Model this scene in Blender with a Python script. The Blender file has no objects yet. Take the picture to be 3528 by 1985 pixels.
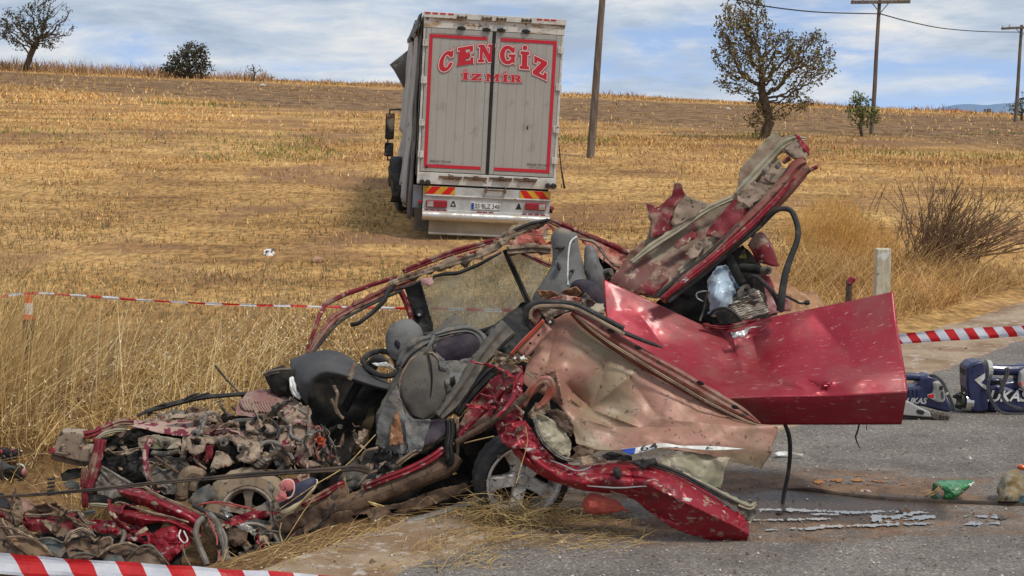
import bpy, bmesh, math, random
import numpy as np
from mathutils import Vector, Matrix, Euler, noise
from mathutils.geometry import delaunay_2d_cdt, tessellate_polygon

SC = bpy.context.scene
COL = SC.collection
R = math.radians
random.seed(7)
rng = np.random.default_rng(7)

# ------------------------------------------------------------------ camera
FOC = 4846.0                     # focal length in pixels of the 3528 px wide photograph
CAM_H = 2.6
PITCH = math.atan((992.5 - 390.5) / FOC)
cam_d = bpy.data.cameras.new('camera')
cam = bpy.data.objects.new('camera', cam_d)
COL.objects.link(cam)
cam.location = (0, 0, CAM_H)
cam.rotation_euler = (math.pi / 2 - PITCH, 0, 0)
cam_d.sensor_fit = 'HORIZONTAL'
cam_d.angle = 2 * math.atan(1764.0 / FOC)
cam_d.clip_end = 20000
cam_d.clip_start = 0.05
SC.camera = cam

# ------------------------------------------------------------------ sky and sun
SUN = Vector((0.42, -0.40, 0.95)).normalized()
world = bpy.data.worlds.new('World')
SC.world = world
world.use_nodes = True
nt = world.node_tree
nt.nodes.clear()

def N(tree, kind, **kw):
 n = tree.nodes.new(kind)
 for k, v in kw.items():
  if k.startswith('i_'):
   key = k[2:]
   key = int(key) if key.isdigit() else key
   n.inputs[key].default_value = v
  else:
   setattr(n, k, v)
 return n

def ramp(tree, src, stops, interp='LINEAR'):
 r = tree.nodes.new('ShaderNodeValToRGB')
 r.color_ramp.interpolation = interp
 e = r.color_ramp.elements
 while len(e) < len(stops):
  e.new(0.5)
 for i, (p, c) in enumerate(stops):
  e[i].position = p
  e[i].color = c if len(c) == 4 else (*c, 1)
 tree.links.new(src, r.inputs[0])
 return r

def build_sky():
 L = nt.links.new
 out = N(nt, 'ShaderNodeOutputWorld')
 bg = N(nt, 'ShaderNodeBackground', i_Strength=0.112)
 tc = N(nt, 'ShaderNodeTexCoord')
 sky = N(nt, 'ShaderNodeTexSky', sky_type='NISHITA', sun_disc=False, sun_elevation=math.asin(SUN.z),
   sun_rotation=math.atan2(SUN.x, SUN.y), altitude=900, air_density=1.0, dust_density=0.4, ozone_density=2.0)
 up = N(nt, 'ShaderNodeVectorMath', operation='ADD')
 up.inputs[1].default_value = (0, 0, 0.22)
 L(tc.outputs['Generated'], up.inputs[0])
 L(up.outputs[0], sky.inputs['Vector'])
 gain = N(nt, 'ShaderNodeMix', data_type='RGBA', blend_type='MULTIPLY')
 gain.inputs[0].default_value = 1
 gain.inputs[7].default_value = (2.0, 1.75, 1.62, 1)
 L(sky.outputs[0], gain.inputs[6])
 # broad, flattened cloud decks
 m1 = N(nt, 'ShaderNodeMapping')
 m1.inputs['Scale'].default_value = (5.0, 5.0, 24.0)
 m1.inputs['Location'].default_value = (3.1, 1.7, 0.42)
 L(tc.outputs['Generated'], m1.inputs[0])
 n1 = N(nt, 'ShaderNodeTexNoise', i_Scale=1.0, i_Detail=9.0, i_Roughness=0.62, i_Distortion=0.25)
 L(m1.outputs[0], n1.inputs['Vector'])
 m2 = N(nt, 'ShaderNodeMapping')
 m2.inputs['Scale'].default_value = (9.0, 9.0, 42.0)
 m2.inputs['Location'].default_value = (7.3, 0.2, 1.9)
 L(tc.outputs['Generated'], m2.inputs[0])
 n2 = N(nt, 'ShaderNodeTexNoise', i_Scale=1.0, i_Detail=7.0, i_Roughness=0.6, i_Distortion=0.2)
 L(m2.outputs[0], n2.inputs['Vector'])
 # more cloud higher up
 sep = N(nt, 'ShaderNodeSeparateXYZ')
 L(tc.outputs['Generated'], sep.inputs[0])
 hi = N(nt, 'ShaderNodeMapRange', i_1=-0.01, i_2=0.14, i_3=-0.055, i_4=0.10)
 L(sep.outputs['Z'], hi.inputs[0])
 rt = N(nt, 'ShaderNodeMapRange', i_1=-0.15, i_2=0.30, i_3=-0.01, i_4=0.05)
 L(sep.outputs['X'], rt.inputs[0])
 a0 = N(nt, 'ShaderNodeMath', operation='ADD')
 L(n1.outputs['Fac'], a0.inputs[0])
 L(hi.outputs[0], a0.inputs[1])
 a = N(nt, 'ShaderNodeMath', operation='ADD')
 L(a0.outputs[0], a.inputs[0])
 L(rt.outputs[0], a.inputs[1])
 mask = ramp(nt, a.outputs[0], [(0.38, (0.05, 0.05, 0.05)), (0.45, (0.62, 0.62, 0.62)), (0.53, (0.97, 0.97, 0.97))])
 cc = ramp(nt, n2.outputs['Fac'], [(0.36, (3.7, 4.5, 5.6)), (0.48, (4.9, 5.6, 6.5)), (0.59, (6.5, 6.8, 7.1)), (0.70, (8.3, 7.9, 7.4))])
 mix = N(nt, 'ShaderNodeMix', data_type='RGBA')
 L(mask.outputs[0], mix.inputs[0])
 L(gain.outputs[2], mix.inputs[6])
 L(cc.outputs[0], mix.inputs[7])
 L(mix.outputs[2], bg.inputs['Color'])
 L(bg.outputs[0], out.inputs['Surface'])

build_sky()
sun_d = bpy.data.lights.new('sun', 'SUN')
sun = bpy.data.objects.new('sun', sun_d)
COL.objects.link(sun)
sun_d.energy = 2.5
sun_d.angle = R(9.0)
sun_d.color = (1.0, 0.95, 0.86)
sun.rotation_euler = SUN.to_track_quat('Z', 'Y').to_euler()
SC.view_settings.view_transform = 'Standard'
SC.view_settings.look = 'None'
SC.view_settings.exposure = 0.0
SC.view_settings.gamma = 1.0
SC.view_settings.use_curve_mapping = False

# ------------------------------------------------------------------ pixel of the photograph + distance -> world
CP, SP = math.cos(PITCH), math.sin(PITCH)

def W(x, y, d):
 xc = (x - 1764.0) / FOC
 yc = (992.5 - y) / FOC
 t = d / (CP + yc * SP)
 return Vector((xc * t, d, CAM_H + t * (-SP + yc * CP)))

def crop(x0, y0, s):
 """a zoomed view of the photograph: its pixel -> pixel of the photograph"""
 return lambda u, v: (x0 + u * s, y0 + v * s)

cA = crop(0, 1200, .54184)
cB = crop(850, 1050, .64516)
cC = crop(1600, 1000, .67985)
cD = crop(2000, 430, .6003)
cE = crop(1250, 0, .58651)
cF = crop(2600, 1000, .67985)
cG = crop(1000, 730, .48525)
cH = crop(0, 0, .55205)
cI = crop(1900, 0, .63199)
cJ = crop(0, 800, .48309)
cK = crop(2600, 500, .48308)
cM = crop(0, 1450, .3692)
cN = crop(600, 1450, .3692)
cO = crop(3000, 1200, .41412)
cP = crop(1650, 950, .31056)
cQ = crop(2400, 700, .28986)
cS = crop(0, 1400, .34483)
cL = crop(1400, 580, .21739)

# ------------------------------------------------------------------ object helpers
BASE = {}

def root_base(o):
 while o is not None:
  if o.name in BASE:
   return BASE[o.name]
  o = o.parent
 return Vector((0, 0, 0))

def tag(o, label, cat, group=None):
 o['label'] = label
 o['category'] = cat
 if group:
  o['group'] = group
 return o

def thing(name, label, cat, loc=(0, 0, 0), group=None):
 o = bpy.data.objects.new(name, None)
 o.empty_display_size = 0.2
 COL.objects.link(o)
 o.location = loc
 BASE[o.name] = Vector(loc)
 return tag(o, label, cat, group)

def link_mesh(name, me, mat=None, parent=None, label=None):
 o = bpy.data.objects.new(name, me)
 COL.objects.link(o)
 if mat is not None and len(me.materials) == 0:
  me.materials.append(mat)
 if parent is not None:
  o.parent = parent
 if label:
  o['label'] = label
 return o

def mk(name, verts, faces, mat, parent=None, smooth=True, thick=0.0, bevel=0.0, local=False, label=None, mats=None, fmat=None, origin=None):
 """one mesh object; verts in world space unless local (then in the parent's space)"""
 off = Vector((0, 0, 0))
 if not local:
  if parent is not None:
   off = root_base(parent)
  elif origin is not None:
   off = Vector(origin)
  elif len(verts):
   a = np.array([tuple(v) for v in verts])
   off = Vector(((a[:, 0].min() + a[:, 0].max()) / 2, (a[:, 1].min() + a[:, 1].max()) / 2, a[:, 2].min()))
 me = bpy.data.meshes.new(name)
 me.from_pydata((np.array([tuple(v) for v in verts]) - np.array(off)).tolist(), [], [tuple(f) for f in faces])
 me.polygons.foreach_set('use_smooth', [smooth] * len(me.polygons))
 if mats:
  for m in mats:
   me.materials.append(m)
  if fmat is not None:
   me.polygons.foreach_set('material_index', fmat)
 me.update()
 if smooth:
  me.set_sharp_from_angle(angle=R(19))
 o = link_mesh(name, me, mat, parent, label)
 if parent is None and not local:
  o.location = off
  BASE[o.name] = off.copy()
 if thick:
  m = o.modifiers.new('solid', 'SOLIDIFY')
  m.thickness = thick
  m.offset = 0
 if bevel:
  m = o.modifiers.new('bevel', 'BEVEL')
  m.width = bevel
  m.segments = 2
  m.limit_method = 'ANGLE'
 return o

def Wn(x, y, d):
 xc, yc = (x - 1764.0) / FOC, (992.5 - y) / FOC
 t = d / (CP + yc * SP)
 return np.stack([xc * t, d + 0 * x, CAM_H + t * (-SP + yc * CP)], -1)

LAT = np.random.default_rng(99).random(4096)

def lat(i, j, k):
 h = (i * 73856093) ^ (j * 19349663) ^ (k * 83492791)
 h = (h ^ (h >> 13)) * 1274126177
 return LAT[(h ^ (h >> 16)) & 4095]

def facets(P):
 """piecewise flat noise: random heights on a tetrahedral lattice, joined by planes that meet in creases"""
 s = (P.sum(1) / 3.0)[:, None]
 Q = P + s
 I = np.floor(Q).astype(np.int64)
 f = Q - I
 o = np.argsort(-f, axis=1)
 n = np.arange(len(P))
 f1, f2, f3 = f[n, o[:, 0]], f[n, o[:, 1]], f[n, o[:, 2]]
 A = I.copy()
 v = (1 - f1) * lat(*A.T)
 A[n, o[:, 0]] += 1
 v += (f1 - f2) * lat(*A.T)
 A[n, o[:, 1]] += 1
 v += (f2 - f3) * lat(*A.T)
 A[n, o[:, 2]] += 1
 v += f3 * lat(*A.T)
 return v * 2 - 1

def soft(P):
 """smooth value noise, -1..1"""
 I = np.floor(P).astype(np.int64)
 f = P - I
 f = f * f * (3 - 2 * f)
 v = 0
 for a in (0, 1):
  for b in (0, 1):
   for c in (0, 1):
    w = (f[:, 0] if a else 1 - f[:, 0]) * (f[:, 1] if b else 1 - f[:, 1]) * (f[:, 2] if c else 1 - f[:, 2])
    v = v + w * lat(I[:, 0] + a, I[:, 1] + b, I[:, 2] + c)
 return v * 2 - 1

def crumple(P, sc):
 """folded sheet metal: flat facets meeting in creases"""
 P = np.asarray(P, float) + .02 * np.stack([soft(P * 6), soft(P * 6 + 7.7), soft(P * 6 + 3.1)], 1)
 return .75 * facets(P * sc * .75) + .42 * facets(P * sc * 1.9 + 5.3) + .16 * facets(P * sc * 4.3 + 9.1)

def wrinkle(P, sc):
 return .7 * soft(P * sc) + .3 * soft(P * sc * 2.3 + 4.4) + .25 * np.abs(soft(P * sc * 1.6 + 2.2)) * facets(P * sc * 3)

def relief(x, y, dd, c, dents, creases):
 for (dx, dy, rad, am) in dents:
  cx, cy = c(dx, dy)
  dd = dd + am * np.exp(-((x - cx) ** 2 + (y - cy) ** 2) / rad ** 2)
 for (u0, v0, u1, v1, w, am) in creases:
  a, b = np.array(c(u0, v0)), np.array(c(u1, v1))
  e = b - a
  f = np.clip(((x - a[0]) * e[0] + (y - a[1]) * e[1]) / (e @ e), 0, 1)
  r = np.hypot(x - a[0] - f * e[0], y - a[1] - f * e[1])
  dd = dd + am * np.exp(-r / w) * np.sin(np.pi * np.clip(f * .9 + .05, 0, 1)) ** .6
 return dd

def catmull(arr, n):
 """arr (k, ...) -> n samples of the Catmull-Rom curve through it"""
 k = len(arr)
 if k == 2:
  t = np.linspace(0, 1, n).reshape((-1,) + (1,) * (arr.ndim - 1))
  return arr[0] * (1 - t) + arr[1] * t
 ext = np.concatenate([[2 * arr[0] - arr[1]], arr, [2 * arr[-1] - arr[-2]]])
 out = []
 for t in np.linspace(0, k - 1, n):
  i = min(int(t), k - 2)
  f = t - i
  p0, p1, p2, p3 = ext[i], ext[i + 1], ext[i + 2], ext[i + 3]
  out.append(0.5 * (2 * p1 + (p2 - p0) * f + (2 * p0 - 5 * p1 + 4 * p2 - p3) * f * f + (3 * p1 - p0 - 3 * p2 + p3) * f ** 3))
 return np.array(out)

def grid(name, c, rows, mat, parent=None, nu=40, nv=20, d=9.0, amp=0.0, sc=6.0, thick=0.003, ragged=0.0, label=None, dents=(), creases=()):
 """curved sheet through rows of (u, v[, distance]) points"""
 A = [np.array([(*c(p[0], p[1]), p[2] if len(p) > 2 else d) for p in r], float) for r in rows]
 m = max(len(r) for r in A)
 A = np.array([catmull(r, m) if len(r) != m else r for r in A])
 G = catmull(np.array([catmull(r, nu) for r in A]), nv).reshape(-1, 3)
 x, y, dd = G.T
 if ragged:
  j, i = np.divmod(np.arange(nu * nv), nu)
  e = ((j == 0) | (j == nv - 1) | (i == 0) | (i == nu - 1)) * ragged
  q = np.stack([x * .05, y * .05, 0 * x], 1)
  x, y = x + e * soft(q), y + e * soft(q + 5.5)
 if amp:
  dd = dd + amp * crumple(Wn(x, y, dd), sc)
 vs = Wn(x, y, relief(x, y, dd, c, dents, creases))
 fs = [(j * nu + i, j * nu + i + 1, (j + 1) * nu + i + 1, (j + 1) * nu + i) for j in range(nv - 1) for i in range(nu - 1)]
 return mk(name, vs, fs, mat, parent, True, thick, label=label)

def inside(Q, poly):
 P = np.array(poly)
 r = np.zeros(len(Q), bool)
 j = len(P) - 1
 for i in range(len(P)):
  a, b = P[i], P[j]
  with np.errstate(divide='ignore', invalid='ignore'):
   r ^= ((a[1] > Q[:, 1]) != (b[1] > Q[:, 1])) & (Q[:, 0] < (b[0] - a[0]) * (Q[:, 1] - a[1]) / (b[1] - a[1]) + a[0])
  j = i
 return r

def sheet(name, c, pts, mat, parent=None, d=9.0, amp=0.02, sc=7.0, step=7.0, thick=0.004, holes=(), extra=(), label=None, ragged=2.0, dents=(), creases=()):
 """torn sheet with any outline: points (u, v[, distance]); distances blend inward and the sheet is crumpled"""
 P = [(*c(p[0], p[1]), p[2] if len(p) > 2 else d) for p in pts]
 src = np.array(P + [(*c(p[0], p[1]), p[2]) for p in extra], float)

 def dens(loop):
  out = []
  for i in range(len(loop)):
   a = np.array(loop[i][:2], float)
   b = np.array(loop[(i + 1) % len(loop)][:2], float)
   n = max(1, int(np.hypot(*(b - a)) / step))
   q = a + (b - a) * (np.arange(n) / n)[:, None]
   if ragged:
    z = np.concatenate([q * .11, 0 * q[:, :1]], 1)
    k = np.arange(n)[:, None] > 0
    q = q + k * ragged * 1.5 * np.stack([soft(z), soft(z + 6.6)], 1)
   out.append(q)
  return np.concatenate(out)
 outer = dens(P)
 hs = [dens([c(*h) for h in H]) for H in holes]
 V = [outer] + hs
 faces, n0 = [], 0
 for L in V:
  faces.append(list(range(n0, n0 + len(L))))
  n0 += len(L)
 gx, gy = np.meshgrid(np.arange(outer[:, 0].min(), outer[:, 0].max(), step * .87), np.arange(outer[:, 1].min(), outer[:, 1].max(), step))
 gy = gy + (np.arange(gx.shape[1]) % 2)[None] * step * .5
 Q = np.stack([gx.ravel(), gy.ravel()], 1) + rng.uniform(-.22, .22, (gx.size, 2)) * step
 ok = inside(Q, outer)
 for H in hs:
  ok &= ~inside(Q, H)
 V.append(Q[ok])
 res = delaunay_2d_cdt([Vector(q) for q in np.concatenate(V)], [], faces, 2 if hs else 1, 1e-4)
 xy = np.array([tuple(v) for v in res[0]])
 w = 1.0 / ((xy[:, None, 0] - src[None, :, 0]) ** 2 + (xy[:, None, 1] - src[None, :, 1]) ** 2 + 30.0) ** 1.3
 dd = (w * src[None, :, 2]).sum(1) / w.sum(1)
 if amp:
  dd = dd + amp * crumple(Wn(xy[:, 0], xy[:, 1], dd), sc)
 vs = Wn(xy[:, 0], xy[:, 1], relief(xy[:, 0], xy[:, 1], dd, c, dents, creases))
 return mk(name, vs, res[2], mat, parent, True, thick, label=label)

def tube3(pts, rads, n=8, samples=None, caps=True, flat=None):
 """swept tube through world points -> verts, faces"""
 P = np.array([tuple(p) for p in pts], float)
 Rr = np.array(rads if hasattr(rads, '__len__') else [rads] * len(P), float)
 if samples:
  Rr = np.interp(np.linspace(0, 1, samples), np.linspace(0, 1, len(Rr)), Rr)
  P = catmull(P, samples)
 k = len(P)
 vs, fs = [], []
 prev = None
 for i in range(k):
  t = Vector(P[min(i + 1, k - 1)] - P[max(i - 1, 0)]).normalized()
  if prev is None:
   a = t.cross(Vector((0, 0, 1)))
   if a.length < 1e-3:
    a = t.cross(Vector((1, 0, 0)))
  else:
   a = prev - t * prev.dot(t)
  a.normalize()
  prev = a
  b = t.cross(a)
  for j in range(n):
   an = 2 * math.pi * j / n
   ra, rb = Rr[i], Rr[i] * (flat if flat else 1)
   vs.append(Vector(P[i]) + a * (math.cos(an) * ra) + b * (math.sin(an) * rb))
 for i in range(k - 1):
  for j in range(n):
   j2 = (j + 1) % n
   fs.append((i * n + j, i * n + j2, (i + 1) * n + j2, (i + 1) * n + j))
 if caps:
  fs.append(tuple(range(n))[::-1])
  fs.append(tuple(range((k - 1) * n, k * n)))
 return vs, fs

def tube(name, c, pts, rad, mat, parent=None, d=9.0, n=8, samples=None, wob=0.0, label=None, flat=None):
 P = []
 for p in pts:
  P.append(W(*c(p[0], p[1]), p[2] if len(p) > 2 else d))
 if samples is None:
  samples = max(len(P), 3 * len(P)) if len(P) > 2 else 6
 if wob:
  Q = catmull(np.array([tuple(q) for q in P]), samples)
  P = [Vector(q) + Vector((noise.noise(Vector(q) * 9), noise.noise(Vector(q) * 9 + Vector((3, 3, 3))), noise.noise(Vector(q) * 9 + Vector((7, 1, 4))))) * wob for q in Q]
  vs, fs = tube3(P, np.interp(np.linspace(0, 1, len(P)), np.linspace(0, 1, len(rad)), rad) if hasattr(rad, '__len__') else rad, n, None, flat=flat)
 else:
  vs, fs = tube3(P, rad, n, samples, flat=flat)
 return mk(name, vs, fs, mat, parent, True, label=label)

FOLD = (0, .75, .95, .55, .6, 1.0, .15)

def band(name, c, pts, width, mat, parent=None, d=9.0, bulge=0.03, amp=0.0, sc=8.0, nv=13, samples=None, thick=0.004, label=None, ragged=0.0, prof=None):
 """pressed strip along a centre line; width in view pixels; cross-section profile in metres towards the camera"""
 A = np.array([(*c(p[0], p[1]), p[2] if len(p) > 2 else d) for p in pts], float)
 s = np.hypot(*(np.array(c(1, 0)) - np.array(c(0, 0))))
 wd = np.array(width if hasattr(width, '__len__') else [width] * len(A), float) * s * .5
 n = samples or max(12, int(np.sum(np.hypot(np.diff(A[:, 0]), np.diff(A[:, 1]))) / 9))
 wd = np.interp(np.linspace(0, 1, n), np.linspace(0, 1, len(wd)), wd)
 A = catmull(A, n)
 T = np.gradient(A[:, :2], axis=0)
 T /= np.linalg.norm(T, axis=1)[:, None] + 1e-9
 Nn = np.stack([-T[:, 1], T[:, 0]], 1)
 t = np.linspace(-1, 1, nv)
 b = np.interp(t, np.linspace(-1, 1, len(prof)), prof) if prof else bulge * .7 * np.interp(t, np.linspace(-1, 1, 7), FOLD)
 off = wd[:, None] * t[None]
 if ragged:
  e = np.stack([A[:, 0] * .07, A[:, 1] * .07, 0 * A[:, 0]], 1)
  off[:, 0] += ragged * 1.4 * soft(e)
  off[:, -1] += ragged * 1.4 * soft(e + 4.4)
 x = (A[:, 0, None] + Nn[:, 0, None] * off).ravel()
 y = (A[:, 1, None] + Nn[:, 1, None] * off).ravel()
 dd = (A[:, 2, None] - b[None]).ravel()
 if amp:
  dd = dd + amp * crumple(Wn(x, y, dd), sc)
 fs = [(i * nv + j, i * nv + j + 1, (i + 1) * nv + j + 1, (i + 1) * nv + j) for i in range(n - 1) for j in range(nv - 1)]
 return mk(name, Wn(x, y, dd), fs, mat, parent, True, thick, label=label)

def loft(name, c, secs, mat, parent=None, n=20, m=None, amp=0.0, sc=8.0, p=2.2, label=None):
 """solid body: sections (u, v, distance, half-width in view pixels, half-depth in metres)"""
 s = np.hypot(*(np.array(c(1, 0)) - np.array(c(0, 0))))
 A = np.array([(*c(q[0], q[1]), q[2], q[3] * s, q[4]) for q in secs], float)
 m = m or max(14, 4 * len(A))
 A = catmull(A, m)
 A[:, 3:] = np.maximum(A[:, 3:], .002)
 T = np.gradient(A[:, :2], axis=0)
 T /= np.linalg.norm(T, axis=1)[:, None] + 1e-9
 Nn = np.stack([-T[:, 1], T[:, 0]], 1)
 an = 2 * np.pi * np.arange(n) / n
 ex = np.sign(np.cos(an)) * np.abs(np.cos(an)) ** (2 / p)
 ey = np.sign(np.sin(an)) * np.abs(np.sin(an)) ** (2 / p)
 r = A[:, 3, None] * ex[None]
 V = Wn((A[:, 0, None] + Nn[:, 0, None] * r).ravel(), (A[:, 1, None] + Nn[:, 1, None] * r).ravel(), (A[:, 2, None] + A[:, 4, None] * ey[None]).ravel())
 C = Wn(A[:, 0], A[:, 1], A[:, 2])
 if amp:
  o = V - np.repeat(C, n, 0)
  V = V + o / (np.linalg.norm(o, axis=1)[:, None] + 1e-9) * (1.5 * amp * wrinkle(V, sc))[:, None]
 vs = np.concatenate([V, C[:1], C[-1:]])
 fs = [(i * n + j, i * n + (j + 1) % n, (i + 1) * n + (j + 1) % n, (i + 1) * n + j) for i in range(m - 1) for j in range(n)]
 fs += [(j, m * n, (j + 1) % n) for j in range(n)] + [((m - 1) * n + j, (m - 1) * n + (j + 1) % n, m * n + 1) for j in range(n)]
 return mk(name, vs, fs, mat, parent, True, label=label)

def slab(name, c, pts, mat, parent=None, d=9.0, depth=0.1, bevel=0.006, holes=None, label=None, smooth=False):
 """solid plate: outline facing the camera, with real depth away from it"""
 P = [(*c(q[0], q[1]), q[2] if len(q) > 2 else d) for q in pts]
 n = len(P)
 a = sum(P[i][0] * P[(i + 1) % n][1] - P[(i + 1) % n][0] * P[i][1] for i in range(n))
 if a < 0:
  P = P[::-1]
 fr = [W(*q) for q in P]
 bk = [v + Vector((0, depth, 0)) for v in fr]
 fs = [tuple(range(n))[::-1], tuple(range(n, 2 * n))]
 for i in range(n):
  k = (i + 1) % n
  fs.append((i, k, n + k, n + i))
 return mk(name, fr + bk, fs, mat, parent, smooth, 0, bevel, label=label)

def boxv(x0, x1, y0, y1, z0, z1):
 v = [(x0, y0, z0), (x1, y0, z0), (x1, y1, z0), (x0, y1, z0), (x0, y0, z1), (x1, y0, z1), (x1, y1, z1), (x0, y1, z1)]
 f = [(0, 3, 2, 1), (4, 5, 6, 7), (0, 1, 5, 4), (1, 2, 6, 5), (2, 3, 7, 6), (3, 0, 4, 7)]
 return v, f

def join(parts):
 vs, fs = [], []
 for v, f in parts:
  o = len(vs)
  vs += [tuple(q) for q in v]
  fs += [tuple(i + o for i in q) for q in f]
 return vs, fs

# ------------------------------------------------------------------ materials
def pm(name, c1, c2=None, sc=4.0, lo=.42, hi=.6, c3=None, sc3=18.0, lo3=.56, hi3=.6, stretch3=(1, 1, 1), c4=None, sc4=40.0, lo4=.66, hi4=.68, stretch4=(1, 1, 1),
  rough=.6, rvar=.12, metal=0.0, coat=0.0, bump=.25, bsc=35.0, bd=.004, spec=.4, alpha=None, trans=0.0, stretch=(1, 1, 1), bstretch=(1, 1, 1)):
 m = bpy.data.materials.new(name)
 m.use_nodes = True
 t = m.node_tree
 L = t.links.new
 b = t.nodes['Principled BSDF']
 tc = N(t, 'ShaderNodeTexCoord')

 def nz(scale, stretch=(1, 1, 1), detail=6.0, rough=.6, off=0.0):
  mp = N(t, 'ShaderNodeMapping')
  mp.inputs['Scale'].default_value = stretch
  mp.inputs['Location'].default_value = (off, off * 1.7, off * .6)
  L(tc.outputs['Object'], mp.inputs[0])
  n = N(t, 'ShaderNodeTexNoise', i_Scale=scale, i_Detail=detail, i_Roughness=rough)
  L(mp.outputs[0], n.inputs['Vector'])
  return n.outputs['Fac']
 col = None

 def mixin(col, c, fac):
  mx = N(t, 'ShaderNodeMix', data_type='RGBA')
  L(fac, mx.inputs[0])
  if col is None:
   mx.inputs[6].default_value = (*c1, 1)
  else:
   L(col, mx.inputs[6])
  mx.inputs[7].default_value = (*c, 1)
  return mx.outputs[2]
 if c2 is not None:
  r = ramp(t, nz(sc, stretch), [(lo, (0, 0, 0)), (hi, (1, 1, 1))])
  col = mixin(col, c2, r.outputs[0])
  first = r.outputs[0]
 else:
  first = None
 if c3 is not None:
  r = ramp(t, nz(sc3, stretch3, off=4.2), [(lo3, (0, 0, 0)), (hi3, (1, 1, 1))])
  col = mixin(col, c3, r.outputs[0])
 if c4 is not None:
  r = ramp(t, nz(sc4, stretch4, off=9.1), [(lo4, (0, 0, 0)), (hi4, (1, 1, 1))])
  col = mixin(col, c4, r.outputs[0])
 if col is None:
  b.inputs['Base Color'].default_value = (*c1, 1)
 else:
  L(col, b.inputs['Base Color'])
 rn = N(t, 'ShaderNodeMapRange', i_1=.3, i_2=.7, i_3=max(rough - rvar, .02), i_4=min(rough + rvar, 1))
 L(nz(sc * 3.3, off=2.0), rn.inputs[0])
 L(rn.outputs[0], b.inputs['Roughness'])
 if metal and first is not None:
  iv = N(t, 'ShaderNodeMapRange', i_1=0, i_2=1, i_3=metal, i_4=metal * .15)
  L(first, iv.inputs[0])
  L(iv.outputs[0], b.inputs['Metallic'])
 else:
  b.inputs['Metallic'].default_value = metal
 b.inputs['Coat Weight'].default_value = coat
 b.inputs['Coat Roughness'].default_value = .12
 b.inputs['Specular IOR Level'].default_value = spec
 b.inputs['Transmission Weight'].default_value = trans
 if alpha is not None:
  b.inputs['Alpha'].default_value = alpha
 if bump:
  bp = N(t, 'ShaderNodeBump', i_Strength=bump, i_Distance=bd)
  L(nz(bsc, bstretch, detail=5.0, off=6.0), bp.inputs['Height'])
  L(bp.outputs[0], b.inputs['Normal'])
 return m

MAT = {}
DUST = (.36, .25, .17)
MAT['red'] = pm('red_car_paint', (.29, .015, .031), (.235, .06, .055), sc=2.2, lo=.46, hi=.70, c3=(.38, .20, .17), sc3=40, lo3=.66, hi3=.73, c4=(.46, .20, .19), sc4=11, lo4=.62, hi4=.67, stretch4=(1, 6, 2), rough=.46, metal=.3, coat=.12, bump=.06, bsc=9)
MAT['red_dusty'] = pm('dusty_red_paint', (.155, .010, .017), (.22, .125, .09), sc=6, lo=.51, hi=.60, c3=(.34, .25, .18), sc3=20, lo3=.60, hi3=.64, c4=(.07, .05, .04), sc4=45, lo4=.66, hi4=.70, rough=.66, metal=.15, coat=.0, bump=.35)
MAT['red_wreck'] = pm('torn_red_paint', (.25, .009, .020), (.085, .010, .015), sc=4, lo=.5, hi=.7, c3=(.46, .40, .37), sc3=6, lo3=.62, hi3=.66, stretch3=(1, 4, 4), c4=(.30, .20, .14), sc4=20, lo4=.57, hi4=.68, rough=.48, metal=.25, coat=.12, bump=.25, bsc=20)
MAT['red_patch'] = pm('dust_over_red_paint', (.30, .235, .165), (.15, .055, .045), sc=2.6, lo=.50, hi=.60, c3=(.36, .27, .20), sc3=9, lo3=.58, hi3=.66, c4=(.10, .08, .06), sc4=50, lo4=.68, hi4=.71, rough=.7, bump=.4)
MAT['red_stain'] = pm('clay_spattered_red_paint', (.40, .27, .23), (.36, .24, .19), sc=4, c3=(.14, .014, .03), sc3=13, lo3=.53, hi3=.56, c4=(.08, .06, .05), sc4=60, lo4=.68, hi4=.71, rough=.75, bump=.3)
MAT['tan'] = pm('dusty_salmon_primer', (.33, .165, .118), (.255, .19, .118), sc=1.5, lo=.46, hi=.60, c3=(.11, .065, .04), sc3=26, lo3=.60, hi3=.65, c4=(.21, .12, .07), sc4=7, lo4=.55, hi4=.75, rough=.50, metal=.10, coat=.0, bump=.08, bsc=12)
MAT['olive'] = pm('olive_grey_primer', (.24, .215, .14), (.34, .29, .21), sc=5, c3=(.12, .08, .05), sc3=42, lo3=.64, hi3=.68, rough=.55, metal=.1, bump=.15)
MAT['pinkred'] = pm('faded_red_primer', (.38, .085, .055), (.40, .23, .17), sc=6, lo=.46, hi=.62, c3=(.13, .05, .03), sc3=30, lo3=.62, hi3=.68, rough=.55, bump=.25)
MAT['rust'] = pm('rusty_muddy_steel', (.085, .05, .033), (.16, .10, .062), sc=7, c3=(.05, .035, .025), sc3=24, lo3=.55, hi3=.62, c4=(.26, .10, .03), sc4=14, lo4=.67, hi4=.72, rough=.8, bump=.5)
MAT['mud'] = pm('dried_mud', (.22, .155, .10), (.13, .088, .058), sc=8, c3=(.36, .28, .2), sc3=25, lo3=.58, hi3=.64, c4=(.06, .04, .03), sc4=50, lo4=.63, hi4=.67, rough=.85, bump=.6)
MAT['clay'] = pm('clay_coated_metal', (.34, .255, .185), (.20, .14, .10), sc=6, lo=.38, hi=.64, c3=(.075, .052, .038), sc3=22, lo3=.57, hi3=.62, c4=(.16, .04, .04), sc4=8, lo4=.62, hi4=.66, rough=.75, bump=.45)
MAT['black'] = pm('black_plastic', (.013, .012, .012), (.06, .05, .04), sc=7, lo=.52, hi=.8, rough=.62, bump=.2)
MAT['cavity'] = pm('black_interior_and_shade', (.010, .008, .007), (.035, .026, .018), sc=9, lo=.5, hi=.75, c3=(.10, .075, .045), sc3=16, lo3=.69, hi3=.73, rough=.9, bump=.4)  # near-black for inner parts; also stands in for shade in gaps and holes
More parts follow.
